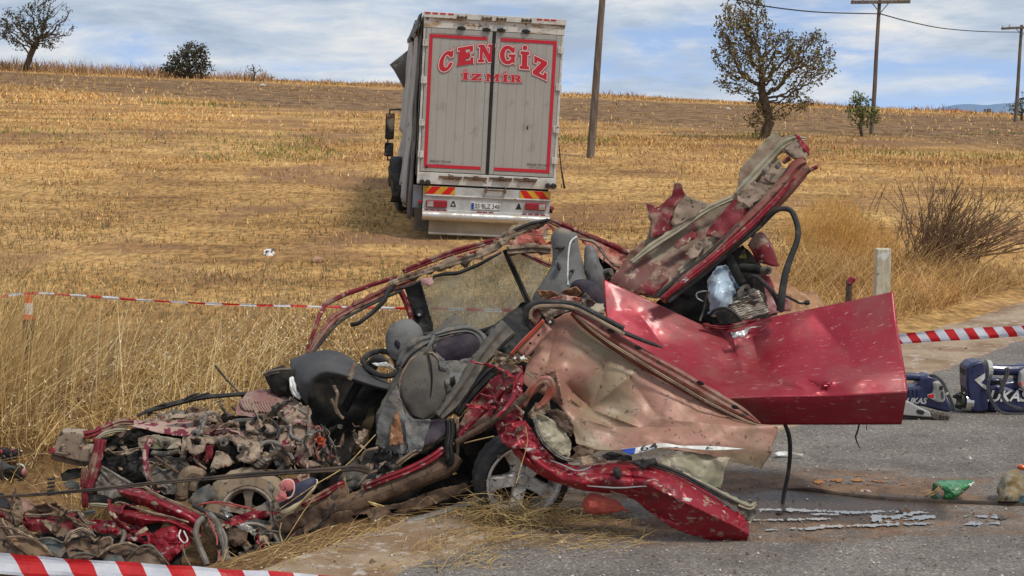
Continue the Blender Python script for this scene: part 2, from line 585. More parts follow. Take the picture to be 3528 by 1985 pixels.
MAT['rubber'] = pm('black_rubber', (.022, .021, .02), (.075, .065, .055), sc=12, lo=.5, hi=.75, rough=.7, bump=.3)
MAT['tyre'] = pm('muddy_tyre', (.10, .08, .058), (.30, .22, .145), sc=6, lo=.36, hi=.52, c3=(.03, .028, .025), sc3=28, lo3=.58, hi3=.66, rough=.85, bump=.3)
MAT['tyre_dark'] = pm('worn_black_tyre', (.030, .029, .028), (.085, .075, .062), sc=10, lo=.5, hi=.75, rough=.8, bump=.3)
MAT['alloy'] = pm('dirty_alloy', (.74, .72, .69), (.36, .29, .22), sc=9, lo=.48, hi=.66, c3=(.13, .09, .06), sc3=26, lo3=.58, hi3=.64, rough=.45, metal=.35, bump=.2)
MAT['seat'] = pm('grey_seat_cloth', (.165, .162, .158), (.11, .106, .10), sc=5, c3=(.24, .19, .14), sc3=6, lo3=.55, hi3=.72, c4=(.02, .018, .016), sc4=30, lo4=.68, hi4=.70, rough=.95, bump=.8, bsc=110, bd=.006)
MAT['seat_dark'] = pm('dark_seat_cloth_and_shade', (.085, .078, .07), (.13, .112, .09), sc=6, c3=(.02, .018, .017), sc3=44, lo3=.64, hi3=.67, rough=.95, bump=.5, bsc=140, bd=.003)
MAT['purple'] = pm('dark_plum_foam', (.026, .018, .030), (.055, .042, .05), sc=7, rough=.85, bump=.3)
MAT['foam'] = pm('burnt_orange_foam', (.28, .13, .06), (.17, .075, .04), sc=10, c3=(.48, .31, .14), sc3=18, lo3=.6, hi3=.68, rough=.95, bump=.6)
MAT['lining'] = pm('torn_tan_lining', (.30, .22, .15), (.16, .11, .075), sc=7, c3=(.08, .05, .04), sc3=30, lo3=.6, hi3=.66, rough=.9, bump=.6)
MAT['white'] = pm('white_plastic', (.72, .72, .70), (.5, .47, .42), sc=12, rough=.5, bump=.1)
MAT['cloth_black'] = pm('black_trim_cloth', (.052, .052, .056), (.095, .09, .084), sc=4, lo=.45, hi=.8, rough=.8, bump=.25, bsc=80)
MAT['grey_metal'] = pm('grey_muddy_metal', (.17, .155, .135), (.095, .072, .052), sc=9, c3=(.33, .28, .22), sc3=22, lo3=.58, hi3=.66, c4=(.04, .035, .03), sc4=48, lo4=.60, hi4=.64, rough=.6, metal=.2, bump=.4)
MAT['alloy_mud'] = pm('mud_caked_alloy', (.40, .34, .27), (.22, .16, .11), sc=9, lo=.45, hi=.6, c3=(.09, .065, .045), sc3=22, lo3=.55, hi3=.62, rough=.6, metal=.2, bump=.35)
MAT['silver'] = pm('scraped_silver', (.45, .44, .43), (.28, .26, .24), sc=10, rough=.35, metal=.8, bump=.3)
MAT['flange'] = pm('dull_red_flange', (.19, .045, .032), (.26, .15, .105), sc=5, lo=.45, hi=.65, c3=(.07, .035, .025), sc3=20, lo3=.58, hi3=.64, rough=.5, bump=.3)
MAT['redwire'] = pm('red_wire', (.34, .06, .05), rough=.5, bump=0)
MAT['wire'] = pm('grey_cable', (.17, .155, .13), (.10, .08, .065), sc=14, rough=.7, bump=.3)
MAT['teal'] = pm('slate_grey_plastic', (.065, .072, .07), (.13, .105, .08), sc=7, rough=.7, bump=.3)
# ------------------------------------------------------------------ terrain
E0 = np.array([-0.64, 7.75])
TD = np.array([.62, .785]) / math.hypot(.62, .785)
ND = np.array([-TD[1], TD[0]])

def smooth(a, b, x):
 t = np.clip((x - a) / (b - a), 0, 1)
 return t * t * (3 - 2 * t)

def s_of(X, Y):
 return (X - E0[0]) * ND[0] + (Y - E0[1]) * ND[1]

VN = {}

def vnoise(X, Y, sc, seed=0):
 """cheap smooth value noise"""
 r = VN.setdefault(seed, None)
 if r is None:
  r = VN[seed] = np.random.default_rng(seed).random((256, 256))
 x, y = np.asarray(X) * sc + 1000, np.asarray(Y) * sc + 1000
 xi, yi = np.floor(x).astype(int), np.floor(y).astype(int)
 fx, fy = x - xi, y - yi
 fx, fy = fx * fx * (3 - 2 * fx), fy * fy * (3 - 2 * fy)
 g = lambda a, b: r[a % 256, b % 256]
 return (g(xi, yi) * (1 - fx) + g(xi + 1, yi) * fx) * (1 - fy) + (g(xi, yi + 1) * (1 - fx) + g(xi + 1, yi + 1) * fx) * fy

YB = np.array([-5000, 12, 24, 32, 40, 48, 75, 100, 110, 120, 160, 400, 9000.])
ZB = np.array([0, 0.0, .40, .70, 1.38, 1.94, 2.97, 3.94, 4.28, 4.35, 2.5, -14, -60.])

def terrain(X, Y):
 X, Y = np.asarray(X, float), np.asarray(Y, float)
 s = s_of(X, Y)
 base = sum(np.interp(Y + o, YB, ZB) for o in (-4, -2, 0, 2, 4)) / 5
 tilt = -.047 * np.clip(X, -120, 120) * np.clip((Y - 10) / 100, 0, 1)
 f = base + tilt + .05 * (vnoise(X, Y, .35, 3) - .5) + .10 * (vnoise(X, Y, .11, 5) - .5) * smooth(18, 40, Y)
 wsh = np.interp(Y, [7, 9, 16, 30], [.85, .9, 1.4, 1.4])
 z = np.where(s < wsh, -.06 + .03 * smooth(.4, 1, s / wsh), 0)
 ditch = -.30 * smooth(wsh * 1.0, wsh + 1.0, s) * (1 - smooth(3.2, 5.2, s)) * (1 - smooth(12.0, 16, Y)) - .03
 fld = smooth(wsh * .95, wsh + 2.6, s)
 z = np.where(s >= wsh, ditch + (f + .03) * fld, z)
 return z

def tz(x, y):
 return float(terrain(x, y))

def GP(x, y, lift=0.0):
 """point of the ground seen at a pixel of the photograph"""
 lo, hi = 3.0, 140.0
 d = lo
 while d < hi:
  p = W(x, y, d)
  if p.z <= max(tz(p.x, p.y), 0 if s_of(p.x, p.y) < 0.3 else -9):
   break
  d *= 1.01
 a, b = d / 1.01, d
 for _ in range(20):
  m = (a + b) / 2
  p = W(x, y, m)
  if p.z <= max(tz(p.x, p.y), 0 if s_of(p.x, p.y) < 0.3 else -9):
   b = m
  else:
   a = m
 p = W(x, y, b)
 return Vector((p.x, p.y, p.z + lift))

def build_terrain():
 ang = np.concatenate([np.linspace(-180, -32, 50, endpoint=False), np.linspace(-32, 32, 230, endpoint=False), np.linspace(32, 180, 51)[:-1]])
 rad = np.concatenate([[0.5, 2, 4], np.geomspace(6, 140, 210), np.geomspace(150, 9000, 26)])
 A, RR = np.meshgrid(np.radians(ang), rad)
 X, Y = RR * np.sin(A), RR * np.cos(A)
 Z = terrain(X, Y)
 nA = len(ang)
 vs = np.stack([X, Y, Z], -1).reshape(-1, 3)
 fs = []
 for j in range(len(rad) - 1):
  for i in range(nA):
   i2 = (i + 1) % nA
   fs.append((j * nA + i, j * nA + i2, (j + 1) * nA + i2, (j + 1) * nA + i))
 fs.append(tuple(range(nA))[::-1])
 m = bpy.data.materials.new('dry_field_soil')
 m.use_nodes = True
 t = m.node_tree
 L = t.links.new
 b = t.nodes['Principled BSDF']
 b.inputs['Roughness'].default_value = .95
 b.inputs['Specular IOR Level'].default_value = .1
 tc = N(t, 'ShaderNodeTexCoord')

 def nz(scale, stretch=(1, 1, 1), det=6, rot=0):
  mp = N(t, 'ShaderNodeMapping')
  mp.inputs['Scale'].default_value = stretch
  mp.inputs['Rotation'].default_value = (0, 0, rot)
  L(tc.outputs['Object'], mp.inputs[0])
  n = N(t, 'ShaderNodeTexNoise', i_Scale=scale, i_Detail=det, i_Roughness=.62)
  L(mp.outputs[0], n.inputs['Vector'])
  return n.outputs['Fac']
 base = ramp(t, nz(.55, (.40, 1, 1), rot=.12), [(.32, (.22, .118, .05)), (.45, (.42, .24, .09)), (.62, (.60, .37, .145))])
 fine = ramp(t, nz(9, (1, .5, 1)), [(.36, (.5, .5, .5)), (.62, (1.25, 1.25, 1.25))])
 mul = N(t, 'ShaderNodeMix', data_type='RGBA', blend_type='MULTIPLY')
 mul.inputs[0].default_value = 1
 L(base.outputs[0], mul.inputs[6])
 L(fine.outputs[0], mul.inputs[7])
 # bare reddish earth patches
 pat = ramp(t, nz(.28), [(.50, (0, 0, 0)), (.62, (.85, .85, .85))])
 mx = N(t, 'ShaderNodeMix', data_type='RGBA')
 L(pat.outputs[0], mx.inputs[0])
 L(mul.outputs[2], mx.inputs[6])
 mx.inputs[7].default_value = (.25, .135, .075, 1)
 # brown litter under the verge grass
 vg = N(t, 'ShaderNodeMapRange', i_1=14.5, i_2=18.5, i_3=.85, i_4=0)
 s0 = N(t, 'ShaderNodeSeparateXYZ')
 L(tc.outputs['Object'], s0.inputs[0])
 L(s0.outputs['Y'], vg.inputs[0])
 mv = N(t, 'ShaderNodeMix', data_type='RGBA')
 L(vg.outputs[0], mv.inputs[0])
 L(mx.outputs[2], mv.inputs[6])
 lit = ramp(t, nz(16, det=8), [(.35, (.075, .042, .022)), (.65, (.22, .13, .06))])
 L(lit.outputs[0], mv.inputs[7])
 mx = mv
 # ploughed band below the crest: distance runs with Y and X
 sep = N(t, 'ShaderNodeSeparateXYZ')
 L(tc.outputs['Object'], sep.inputs[0])
 wob = N(t, 'ShaderNodeMath', operation='MULTIPLY', i_1=9.0)
 L(nz(.12), wob.inputs[0])
 def edge(kx, lo, hi, a, b):
  m1 = N(t, 'ShaderNodeMath', operation='MULTIPLY_ADD', i_1=kx)
  L(sep.outputs['X'], m1.inputs[0])
  L(sep.outputs['Y'], m1.inputs[2])
  m2 = N(t, 'ShaderNodeMath', operation='ADD')
  L(m1.outputs[0], m2.inputs[0])
  L(wob.outputs[0], m2.inputs[1])
  r = N(t, 'ShaderNodeMapRange', i_1=lo, i_2=hi, i_3=a, i_4=b)
  L(m2.outputs[0], r.inputs[0])
  return r.outputs[0]
 plr = N(t, 'ShaderNodeMath', operation='MULTIPLY')
 L(edge(.8, 60, 66, 0, .85), plr.inputs[0])
 L(edge(.15, 99, 103, 1, 0), plr.inputs[1])
 mx2 = N(t, 'ShaderNodeMix', data_type='RGBA')
 L(plr.outputs[0], mx2.inputs[0])
 L(mx.outputs[2], mx2.inputs[6])
 clod = ramp(t, nz(1.8, (1, .4, 1)), [(.38, (.085, .05, .032)), (.62, (.27, .165, .09))])
 L(clod.outputs[0], mx2.inputs[7])
 L(mx2.outputs[2], b.inputs['Base Color'])
 bp = N(t, 'ShaderNodeBump', i_Strength=.8, i_Distance=.05)
 L(nz(14, det=8), bp.inputs['Height'])
 L(bp.outputs[0], b.inputs['Normal'])
 o = mk('field', vs, fs, m, None, True, local=True)
 o['kind'] = 'structure'

build_terrain()

def strip(name, s0, s1, zf, mat, ns, t0=-40, t1=420, edge=None):
 ts = np.concatenate([np.linspace(t0, -4, 20, endpoint=False), np.linspace(-4, 22, 260, endpoint=False), np.geomspace(22, t1, 30)])
 vs, fs = [], []
 for t in ts:
  for k in range(ns):
   f = k / (ns - 1)
   a = s0(t) + (s1(t) - s0(t)) * f
   x, y = E0 + TD * t + ND * a
   vs.append((x, y, zf(a, t)))
 for i in range(len(ts) - 1):
  for k in range(ns - 1):
   fs.append((i * ns + k, (i + 1) * ns + k, (i + 1) * ns + k + 1, i * ns + k + 1)[::-1])
 o = mk(name, vs, fs, mat, None, True, local=True)
 o['kind'] = 'structure'
 return o

def en(t):
 return .06 * noise.noise(Vector((t * 2.1, 0, 0))) + .035 * noise.noise(Vector((t * 7, 4, 0))) + .02 * noise.noise(Vector((t * 19, 9, 0)))

def build_road():
 m = bpy.data.materials.new('worn_asphalt')
 m.use_nodes = True
 t = m.node_tree
 L = t.links.new
 b = t.nodes['Principled BSDF']
 b.inputs['Specular IOR Level'].default_value = .3
 tc = N(t, 'ShaderNodeTexCoord')

 def nz(scale, det=6, off=0, stretch=(1, 1, 1)):
  mp = N(t, 'ShaderNodeMapping')
  mp.inputs['Location'].default_value = (off, off, 0)
  mp.inputs['Scale'].default_value = stretch
  L(tc.outputs['Object'], mp.inputs[0])
  n = N(t, 'ShaderNodeTexNoise', i_Scale=scale, i_Detail=det, i_Roughness=.6)
  L(mp.outputs[0], n.inputs['Vector'])
  return n.outputs['Fac']
 base = ramp(t, nz(1.6), [(.32, (.125, .108, .096)), (.5, (.175, .154, .137)), (.68, (.22, .196, .175))])
 vor = N(t, 'ShaderNodeTexVoronoi', i_Scale=70.0)
 L(tc.outputs['Object'], vor.inputs['Vector'])
 sepc = N(t, 'ShaderNodeSeparateColor')
 L(vor.outputs['Color'], sepc.inputs[0])
 agg = ramp(t, sepc.outputs[0], [(0, (.62, .61, .6)), (.5, (.95, .95, .95)), (.88, (1.15, 1.12, 1.08)), (.985, (1.9, 1.8, 1.7))])
 mul = N(t, 'ShaderNodeMix', data_type='RGBA', blend_type='MULTIPLY')
 mul.inputs[0].default_value = .9
 L(base.outputs[0], mul.inputs[6])
 L(agg.outputs[0], mul.inputs[7])
 # earth dragged onto the road around the wreck (centre 1.1, 9.0)
 mp = N(t, 'ShaderNodeMapping')
 mp.inputs['Location'].default_value = (-1.0, -9.25, 0)
 L(tc.outputs['Object'], mp.inputs[0])
 sc = N(t, 'ShaderNodeVectorMath', operation='MULTIPLY')
 sc.inputs[1].default_value = (.30, .85, 0)
 L(mp.outputs[0], sc.inputs[0])
 ln = N(t, 'ShaderNodeVectorMath', operation='LENGTH')
 L(sc.outputs[0], ln.inputs[0])
 fa = N(t, 'ShaderNodeMapRange', i_1=0.1, i_2=1.25, i_3=.52, i_4=-.22)
 L(ln.outputs['Value'], fa.inputs[0])
 ad = N(t, 'ShaderNodeMath', operation='ADD')
 L(fa.outputs[0], ad.inputs[0])
 L(nz(3.5, 8, 3, (.5, 1.2, 1)), ad.inputs[1])
 dm = ramp(t, ad.outputs[0], [(.50, (0, 0, 0)), (.72, (.85, .85, .85))])
 dirt = ramp(t, nz(6, 8, 11), [(.35, (.085, .05, .03)), (.62, (.24, .135, .075))])
 mx = N(t, 'ShaderNodeMix', data_type='RGBA')
 L(dm.outputs[0], mx.inputs[0])
 L(mul.outputs[2], mx.inputs[6])
 L(dirt.outputs[0], mx.inputs[7])
 # damp dark patch round the puddles
 mp2 = N(t, 'ShaderNodeMapping')
 mp2.inputs['Location'].default_value = (-1.9, -9.15, 0)
 L(tc.outputs['Object'], mp2.inputs[0])
 sc2 = N(t, 'ShaderNodeVectorMath', operation='MULTIPLY')
 sc2.inputs[1].default_value = (.55, 2.2, 0)
 L(mp2.outputs[0], sc2.inputs[0])
 ln2 = N(t, 'ShaderNodeVectorMath', operation='LENGTH')
 L(sc2.outputs[0], ln2.inputs[0])
 fa2 = N(t, 'ShaderNodeMapRange', i_1=0.2, i_2=1.2, i_3=.35, i_4=-.3)
 L(ln2.outputs['Value'], fa2.inputs[0])
 ad2 = N(t, 'ShaderNodeMath', operation='ADD')
 L(fa2.outputs[0], ad2.inputs[0])
 L(nz(2.6, 8, 21), ad2.inputs[1])
 wet = ramp(t, ad2.outputs[0], [(.44, (0, 0, 0)), (.62, (.88, .88, .88))])
 mx3 = N(t, 'ShaderNodeMix', data_type='RGBA')
 L(wet.outputs[0], mx3.inputs[0])
 L(mx.outputs[2], mx3.inputs[6])
 mx3.inputs[7].default_value = (.055, .04, .032, 1)
 L(mx3.outputs[2], b.inputs['Base Color'])
 rr = N(t, 'ShaderNodeMapRange', i_1=0, i_2=1, i_3=.85, i_4=.30)
 L(wet.outputs[0], rr.inputs[0])
 L(rr.outputs[0], b.inputs['Roughness'])
 bp = N(t, 'ShaderNodeBump', i_Strength=.7, i_Distance=.006)
 L(vor.outputs['Distance'], bp.inputs['Height'])
 L(bp.outputs[0], b.inputs['Normal'])
 strip('road', lambda t: -7.4, lambda t: en(t), lambda a, t: 0.0 + .004 * noise.noise(Vector((a * .7, t * .7, 0))), m, 26)
 g = pm('pale_gravel_shoulder', (.36, .265, .18), (.22, .135, .075), sc=1.6, lo=.40, hi=.62, c3=(.43, .37, .31), sc3=9, lo3=.56, hi3=.66, c4=(.10, .08, .07), sc4=34, lo4=.68, hi4=.71, rough=.95, bump=.7, bsc=45, bd=.012)

 def so(t):
  return float(np.interp(t, [0, 2, 9, 14], [.95, .98, 1.5, 1.5])) + .08 * noise.noise(Vector((t * 1.3, 7, 0)))

 def zs(a, t):
  x, y = E0 + TD * t + ND * a
  w = so(t)
  k = float(smooth(.55, 1.0, a / w))
  return (-.008 + .010 * noise.noise(Vector((x * 3, y * 3, 0))) * float(smooth(.1, .3, a))) * (1 - k) + (tz(x, y) - .02) * k
 strip('road_shoulder', lambda t: -.35, so, zs, g, 12)

build_road()

# ------------------------------------------------------------------ distant mountains
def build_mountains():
 m = pm('haze_tinted_mountain', (.16, .24, .36), (.20, .28, .38), sc=.004, rough=1, bump=0, spec=0)  # distance haze is put into the blue-grey base colour
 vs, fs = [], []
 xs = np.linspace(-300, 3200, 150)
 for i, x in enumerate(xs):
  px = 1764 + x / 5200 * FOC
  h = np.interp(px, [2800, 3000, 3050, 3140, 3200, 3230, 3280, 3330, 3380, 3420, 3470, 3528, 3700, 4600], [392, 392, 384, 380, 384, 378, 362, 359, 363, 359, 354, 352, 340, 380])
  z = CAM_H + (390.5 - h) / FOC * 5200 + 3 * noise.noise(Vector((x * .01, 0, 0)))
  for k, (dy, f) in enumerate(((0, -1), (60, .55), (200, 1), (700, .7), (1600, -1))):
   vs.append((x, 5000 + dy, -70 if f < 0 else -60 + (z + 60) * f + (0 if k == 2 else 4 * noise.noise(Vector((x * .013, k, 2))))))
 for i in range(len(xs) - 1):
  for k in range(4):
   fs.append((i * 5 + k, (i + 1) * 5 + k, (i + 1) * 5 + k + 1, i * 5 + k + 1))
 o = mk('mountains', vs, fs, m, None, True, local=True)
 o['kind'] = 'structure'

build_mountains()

# ------------------------------------------------------------------ grass
def grass_material(name, trans=.25):
 m = bpy.data.materials.new(name)
 m.use_nodes = True
 t = m.node_tree
 b = t.nodes['Principled BSDF']
 at = N(t, 'ShaderNodeAttribute', attribute_name='tint')
 t.links.new(at.outputs['Color'], b.inputs['Base Color'])
 b.inputs['Roughness'].default_value = .7
 b.inputs['Specular IOR Level'].default_value = .25
 return m

GRASS = grass_material('dry_grass_blades')

def blades(name, P, h, az, lean, w, tint, seg=2, curl=1.0):
 """P (n,3) roots, h heights, az lean direction, lean 0..1.6, w widths, tint (n,3) -> one object of grass"""
 n = len(P)
 lv = seg + 1
 wa = rng.random(n) * math.pi * 2
 wd = np.stack([np.cos(wa), np.sin(wa), np.zeros(n)], 1)
 ld = np.stack([np.cos(az), np.sin(az), np.zeros(n)], 1)
 vpb = 2 * seg + 1
 V = np.zeros((n, vpb, 3), np.float32)
 for k in range(lv):
  t = k / seg
  c = P + ld * (h * lean * t ** 1.6)[:, None]
  c[:, 2] += h * np.sqrt(np.clip(1 - .55 * np.clip(lean, 0, 1.3) ** 2, .08, 1)) * (t - .12 * curl * lean * t * t)
  ww = w * (1 - .75 * t)
  if k < seg:
   V[:, 2 * k] = c - wd * ww[:, None]
   V[:, 2 * k + 1] = c + wd * ww[:, None]
  else:
   V[:, 2 * k] = c
 fl = []
 for k in range(seg - 1):
  fl.append([2 * k, 2 * k + 1, 2 * k + 3, 2 * k + 2])
 quads = np.array(fl, np.int32).reshape(-1, 4) if fl else np.zeros((0, 4), np.int32)
 tri = np.array([2 * seg - 2, 2 * seg - 1, 2 * seg], np.int32)
 per = np.concatenate([quads.ravel(), tri])
 loops = (np.arange(n, dtype=np.int32)[:, None] * vpb + per[None]).ravel()
 sizes = np.tile(np.array([4] * len(quads) + [3], np.int32), n)
 starts = np.concatenate([[0], np.cumsum(sizes)[:-1]]).astype(np.int32)
 me = bpy.data.meshes.new(name)
 me.vertices.add(n * vpb)
 me.vertices.foreach_set('co', V.ravel())
 me.loops.add(len(loops))
 me.loops.foreach_set('vertex_index', loops)
 me.polygons.add(len(sizes))
 me.polygons.foreach_set('loop_start', starts)
 me.polygons.foreach_set('loop_total', sizes)
 at = me.attributes.new('tint', 'FLOAT_COLOR', 'POINT')
 c4 = np.ones((n, vpb, 4), np.float32)
 c4[:, :, :3] = tint[:, None, :]
 at.data.foreach_set('color', c4.ravel())
 me.update(calc_edges=True)
 me.materials.append(GRASS)
 o = bpy.data.objects.new(name, me)
 COL.objects.link(o)
 o['kind'] = 'stuff'
 return o

STRAW = np.array([[.66, .40, .145], [.56, .32, .105], [.74, .50, .23], [.42, .22, .078], [.62, .36, .12], [.28, .15, .06]])
GREENS = np.array([[.21, .22, .055], [.28, .26, .06], [.15, .17, .06]])

def tints(n, pal=STRAW, var=.18):
 c = pal[rng.integers(0, len(pal), n)]
 return c * (1 + var * rng.standard_normal((n, 1))).clip(.5, 1.6)

def wedge(n, d0, d1, k=.48, power=1.0):
 u = rng.random(n)
 d = (d0 ** (power + 1) + u * (d1 ** (power + 1) - d0 ** (power + 1))) ** (1 / (power + 1))
 x = (rng.random(n) * 2 - 1) * k * d
 return x, d

def build_grass():
 TX, TY = -.6, 27.5

 def keep_out(x, y, marg=0):
  s = s_of(x, y)
  ok = s > 1.0 + marg + np.interp(y, [9, 16], [0, .45])
  ok &= ~((x > -2.3) & (x < 1.0) & (y > 24.3) & (y < 36))
  return ok
 # stubble over the field
 for (nm, n, d0, d1, h0, h1, pw) in (('stubble', 150000, 12, 27, .04, .13, 1), ('stubble', 150000, 27, 60, .06, .17, .6), ('stubble', 110000, 60, 124, .10, .26, .4)):
  x, y = wedge(n, d0, d1, power=pw)
  ok = keep_out(x, y, .6)
  # drill rows and bare patches
  row = np.sin((y * .96 + x * .22) * 2 * math.pi / np.interp(y, [12, 60, 120], [.55, 1.3, 2.6]) + 3 * vnoise(x, y, .2, 9))
  pn = vnoise(x, y, .22, 11) * .6 + vnoise(x, y, .75, 12) * .4
  plough = (y + .8 * x + 4.5 > 63) & (y + .15 * x + 4.5 < 101)
  ok &= (rng.random(n) < np.clip(.40 + .13 * row + (pn - .45) * 1.7, .05, 1))
  ok &= ~((x > -2.6) & (x < 2.2) & (y > 18) & (y < 25) & (rng.random(n) < .7 * vnoise(x * .6, y, .5, 77) + .2))
  ok &= ~((vnoise(x * .5, y, .12, 88) > .60) & (rng.random(n) < .6))
  ok &= ~(plough & (rng.random(n) < .80))
  x, y = x[ok], y[ok]
  m = len(x)
  z = terrain(x, y)
  tn = tints(m)
  big = vnoise(x, y, .09, 31)[:, None]
  tn *= .80 + .66 * big * np.clip(.6 + .8 * vnoise(x * .25, y, .5, 33), .7, 1.3)[:, None]
  g = (vnoise(x * .6, y * 1.6, .22, 21) > .75) & (y < 70)
  gi = g & (rng.random(m) < .55)
  tn[gi] = tints(gi.sum(), GREENS)
  dk = (vnoise(x * .6, y, .16, 41) > .42) & (rng.random(m) < .6) & (y < 34)
  tn[dk] = tints(dk.sum(), np.array([[.24, .19, .085], [.19, .13, .06], [.21, .185, .08]]))
  h = h0 + (h1 - h0) * rng.random(m) ** 1.5
  h[gi] *= 1.3
  w = np.maximum(.004, y * .00042) * (.7 + .7 * rng.random(m))
  blades(nm, np.stack([x, y, z - .01], 1), h, rng.random(m) * 6.28, rng.random(m) * .9, w, tn, seg=1)
 # weedy crest along the skyline
 n = 16000
 x = (rng.random(n) * 2 - 1) * 58
 y = 103 + rng.random(n) * 9
 cl = vnoise(x, y * .3, .35, 51) * .6 + vnoise(x, y, 1.2, 52) * .5 + np.where(x < -18, .12, 0)
 ok = (rng.random(n) < np.clip((cl - .42) * 3, .06, 1)) & ~((x > 26) & (rng.random(n) < .5))
 x, y, cl = x[ok], y[ok], cl[ok]
 m = len(x)
 tn = tints(m, np.array([[.40, .24, .12], [.33, .19, .11], [.48, .30, .13], [.26, .15, .09]]))
 h = (.2 + 1.0 * np.clip(cl - .42, 0, .5)) * (.5 + rng.random(m)) * np.where(x < -18, 1.25, .8)
 blades('crest_weeds', np.stack([x, y, terrain(x, y) - .02], 1), h, rng.random(m) * 6.28, .2 + rng.random(m) * .7, np.full(m, .035), tn, seg=2)
 # tall oat grass on the verge behind and left of the wreck, in tufts over a litter of short straw
 def verge_ok(x, y, pat, k=1.0):
  s = s_of(x, y)
  lim = np.where(x < 1.3, 1.15, 1.75)
  dn = smooth(lim, lim + .7, s) * (1 - smooth(4.9, 6.8, s + (x > 1) * .8)) * np.clip(.18 + (pat - .36) * 2.4, .06, 1) * k
  return (rng.random(len(x)) < dn) & ~((x > -2.75) & (x < 2.2) & (y < 10.45) & (rng.random(len(x)) < .985)) & ~((x < -3.15) & (y < 10.75) & (rng.random(len(x)) < .9))
 PAL = np.array([[.78, .58, .29], [.66, .44, .17], [.58, .36, .12], [.46, .27, .085], [.30, .16, .055], [.17, .09, .04]])
 n = 3400
 x, y = wedge(n, 8.6, 16.8, power=.7)
 pat = vnoise(x, y, .7, 61) * .55 + vnoise(x, y, 2.4, 62) * .45
 ok = verge_ok(x, y, pat, 1.5)
 cx, cy, pat = x[ok], y[ok], pat[ok]
 k = len(cx)
 per = 34
 ct = PAL[np.clip((rng.normal(5.4 - 6.5 * (pat - .25), 1.3, k)).astype(int), 0, 5)]
 chh = np.where(cx < -2.6, .14 + .55 * rng.random(k) ** 2.4, .12 + .36 * rng.random(k) ** 2) * np.interp(cy, [9, 11, 15, 17], [1.0, 1.0, .75, .4]) * np.where(cx > 1, .75, 1)
 caz, cln = rng.normal(.15, 1.3, k), np.abs(rng.normal(.35, .3, k))
 rep = lambda a: np.repeat(a, per, axis=0)
 m = k * per
 ox, oy = rng.normal(0, .07, m), rng.normal(0, .07, m)
 x, y = rep(cx) + ox, rep(cy) + oy
 ct = ct * (.45 + .8 * rng.random((k, 1)))
 vx, vy = np.cos(rep(caz)) * rep(cln) + ox * 7 + rng.normal(0, .50, m), np.sin(rep(caz)) * rep(cln) + oy * 7 + rng.normal(0, .50, m)
 tn = rep(ct) * (1 + .25 * rng.standard_normal((m, 1))).clip(.4, 1.6)
 pick = rng.random(m) < .25
 tn[pick] = tints(pick.sum(), PAL)
 blades('verge_grass', np.stack([x, y, terrain(x, y) - .02], 1), rep(chh) * (.35 + .8 * rng.random(m)), np.arctan2(vy, vx), np.clip(np.hypot(vx, vy), 0, 1.6), .0022 + .0030 * rng.random(m), tn, seg=3)
 n = 80000
 x, y = wedge(n, 8.6, 17.5, power=.6)
 pat = vnoise(x, y, .9, 63) * .5 + vnoise(x, y, 3.1, 64) * .5
 ok = verge_ok(x, y, pat, 1.6)
 x, y, pat = x[ok], y[ok], pat[ok]
 m = len(x)
 blades('verge_grass', np.stack([x, y, terrain(x, y) + .10 * rng.random(m) ** 2], 1), .06 + .20 * rng.random(m) ** 1.5, rng.random(m) * 6.28, .5 + 1.0 * rng.random(m), .0022 + .0026 * rng.random(m), tints(m, PAL, .2) * (.38 + .85 * pat[:, None]), seg=2)
 # sparse long stalks sweeping to the right at the left edge
 n = 1300
 x = -5.6 + rng.random(n) * 3.4
 y = 10.6 + rng.random(n) * 3.2
 ok = (s_of(x, y) > 1.2) & (np.abs(x + 3.9) < .37 * y)
 x, y = x[ok], y[ok]
 m = len(x)
 h = .7 + .65 * rng.random(m)
 blades('verge_grass', np.stack([x, y, terrain(x, y) - .02], 1), h, rng.normal(.05, .9, m), np.clip(rng.normal(.85, .45, m), .1, 1.7), .003 + .002 * rng.random(m), tints(m, np.array([[.70, .52, .25], [.60, .41, .17], [.50, .31, .11], [.76, .60, .33]])), seg=4)
 # reedy tall stalks at the left frame edge
 n = 1100
 x = -6.6 + 2.7 * rng.random(n) ** .8
 y = 11.0 + rng.random(n) * 2.0
 ok = s_of(x, y) > 1.3
 x, y = x[ok], y[ok]
 m = len(x)
 h = (.75 + .95 * rng.random(m)) * np.interp(x / y, [-.42, -.36, -.28], [1.15, 1.0, .5])
 blades('verge_grass', np.stack([x, y, terrain(x, y) - .02], 1), h, rng.normal(.3, 1.0, m), np.clip(rng.normal(.45, .3, m), .02, 1.4), .003 + .002 * rng.random(m), tints(m, np.array([[.60, .42, .18], [.46, .30, .12], [.34, .21, .085]])), seg=4)
 # oat heads: small pale flecks at blade tips
 n = 42000
 x, y = wedge(n, 9.5, 16.5, power=.5)
 s = s_of(x, y)
 ok = (s > 1.6) & (s < 6.0) & (rng.random(n) < vnoise(x, y, .9, 61) * 1.3 - .2) & ~((x > -2.7) & (x < 2.2) & (y < 10.5))
 x, y = x[ok], y[ok]
 m = len(x)
 z = terrain(x, y) + .12 + .38 * rng.random(m) ** .8 * np.where(x > 1, .5, 1)
 blades('verge_grass', np.stack([x, y, z], 1), .018 + .030 * rng.random(m), rng.random(m) * 6.28, .6 + rng.random(m) * .9, .0032 + .0038 * rng.random(m), tints(m, np.array([[.72, .58, .36], [.65, .5, .28], [.78, .66, .45]])), seg=1)
 # flattened straw behind the post on the right
 n = 46000
 x = 2.0 + rng.random(n) * 6.4
 y = 12.5 + rng.random(n) * 9
 s = s_of(x, y)
 ok = (s > 1.75) & (s < 5.6) & (rng.random(n) < vnoise(x, y, 1.1, 71) * 1.5)
 x, y = x[ok], y[ok]
 m = len(x)
 pn = vnoise(x, y, 1.3, 72)[:, None]
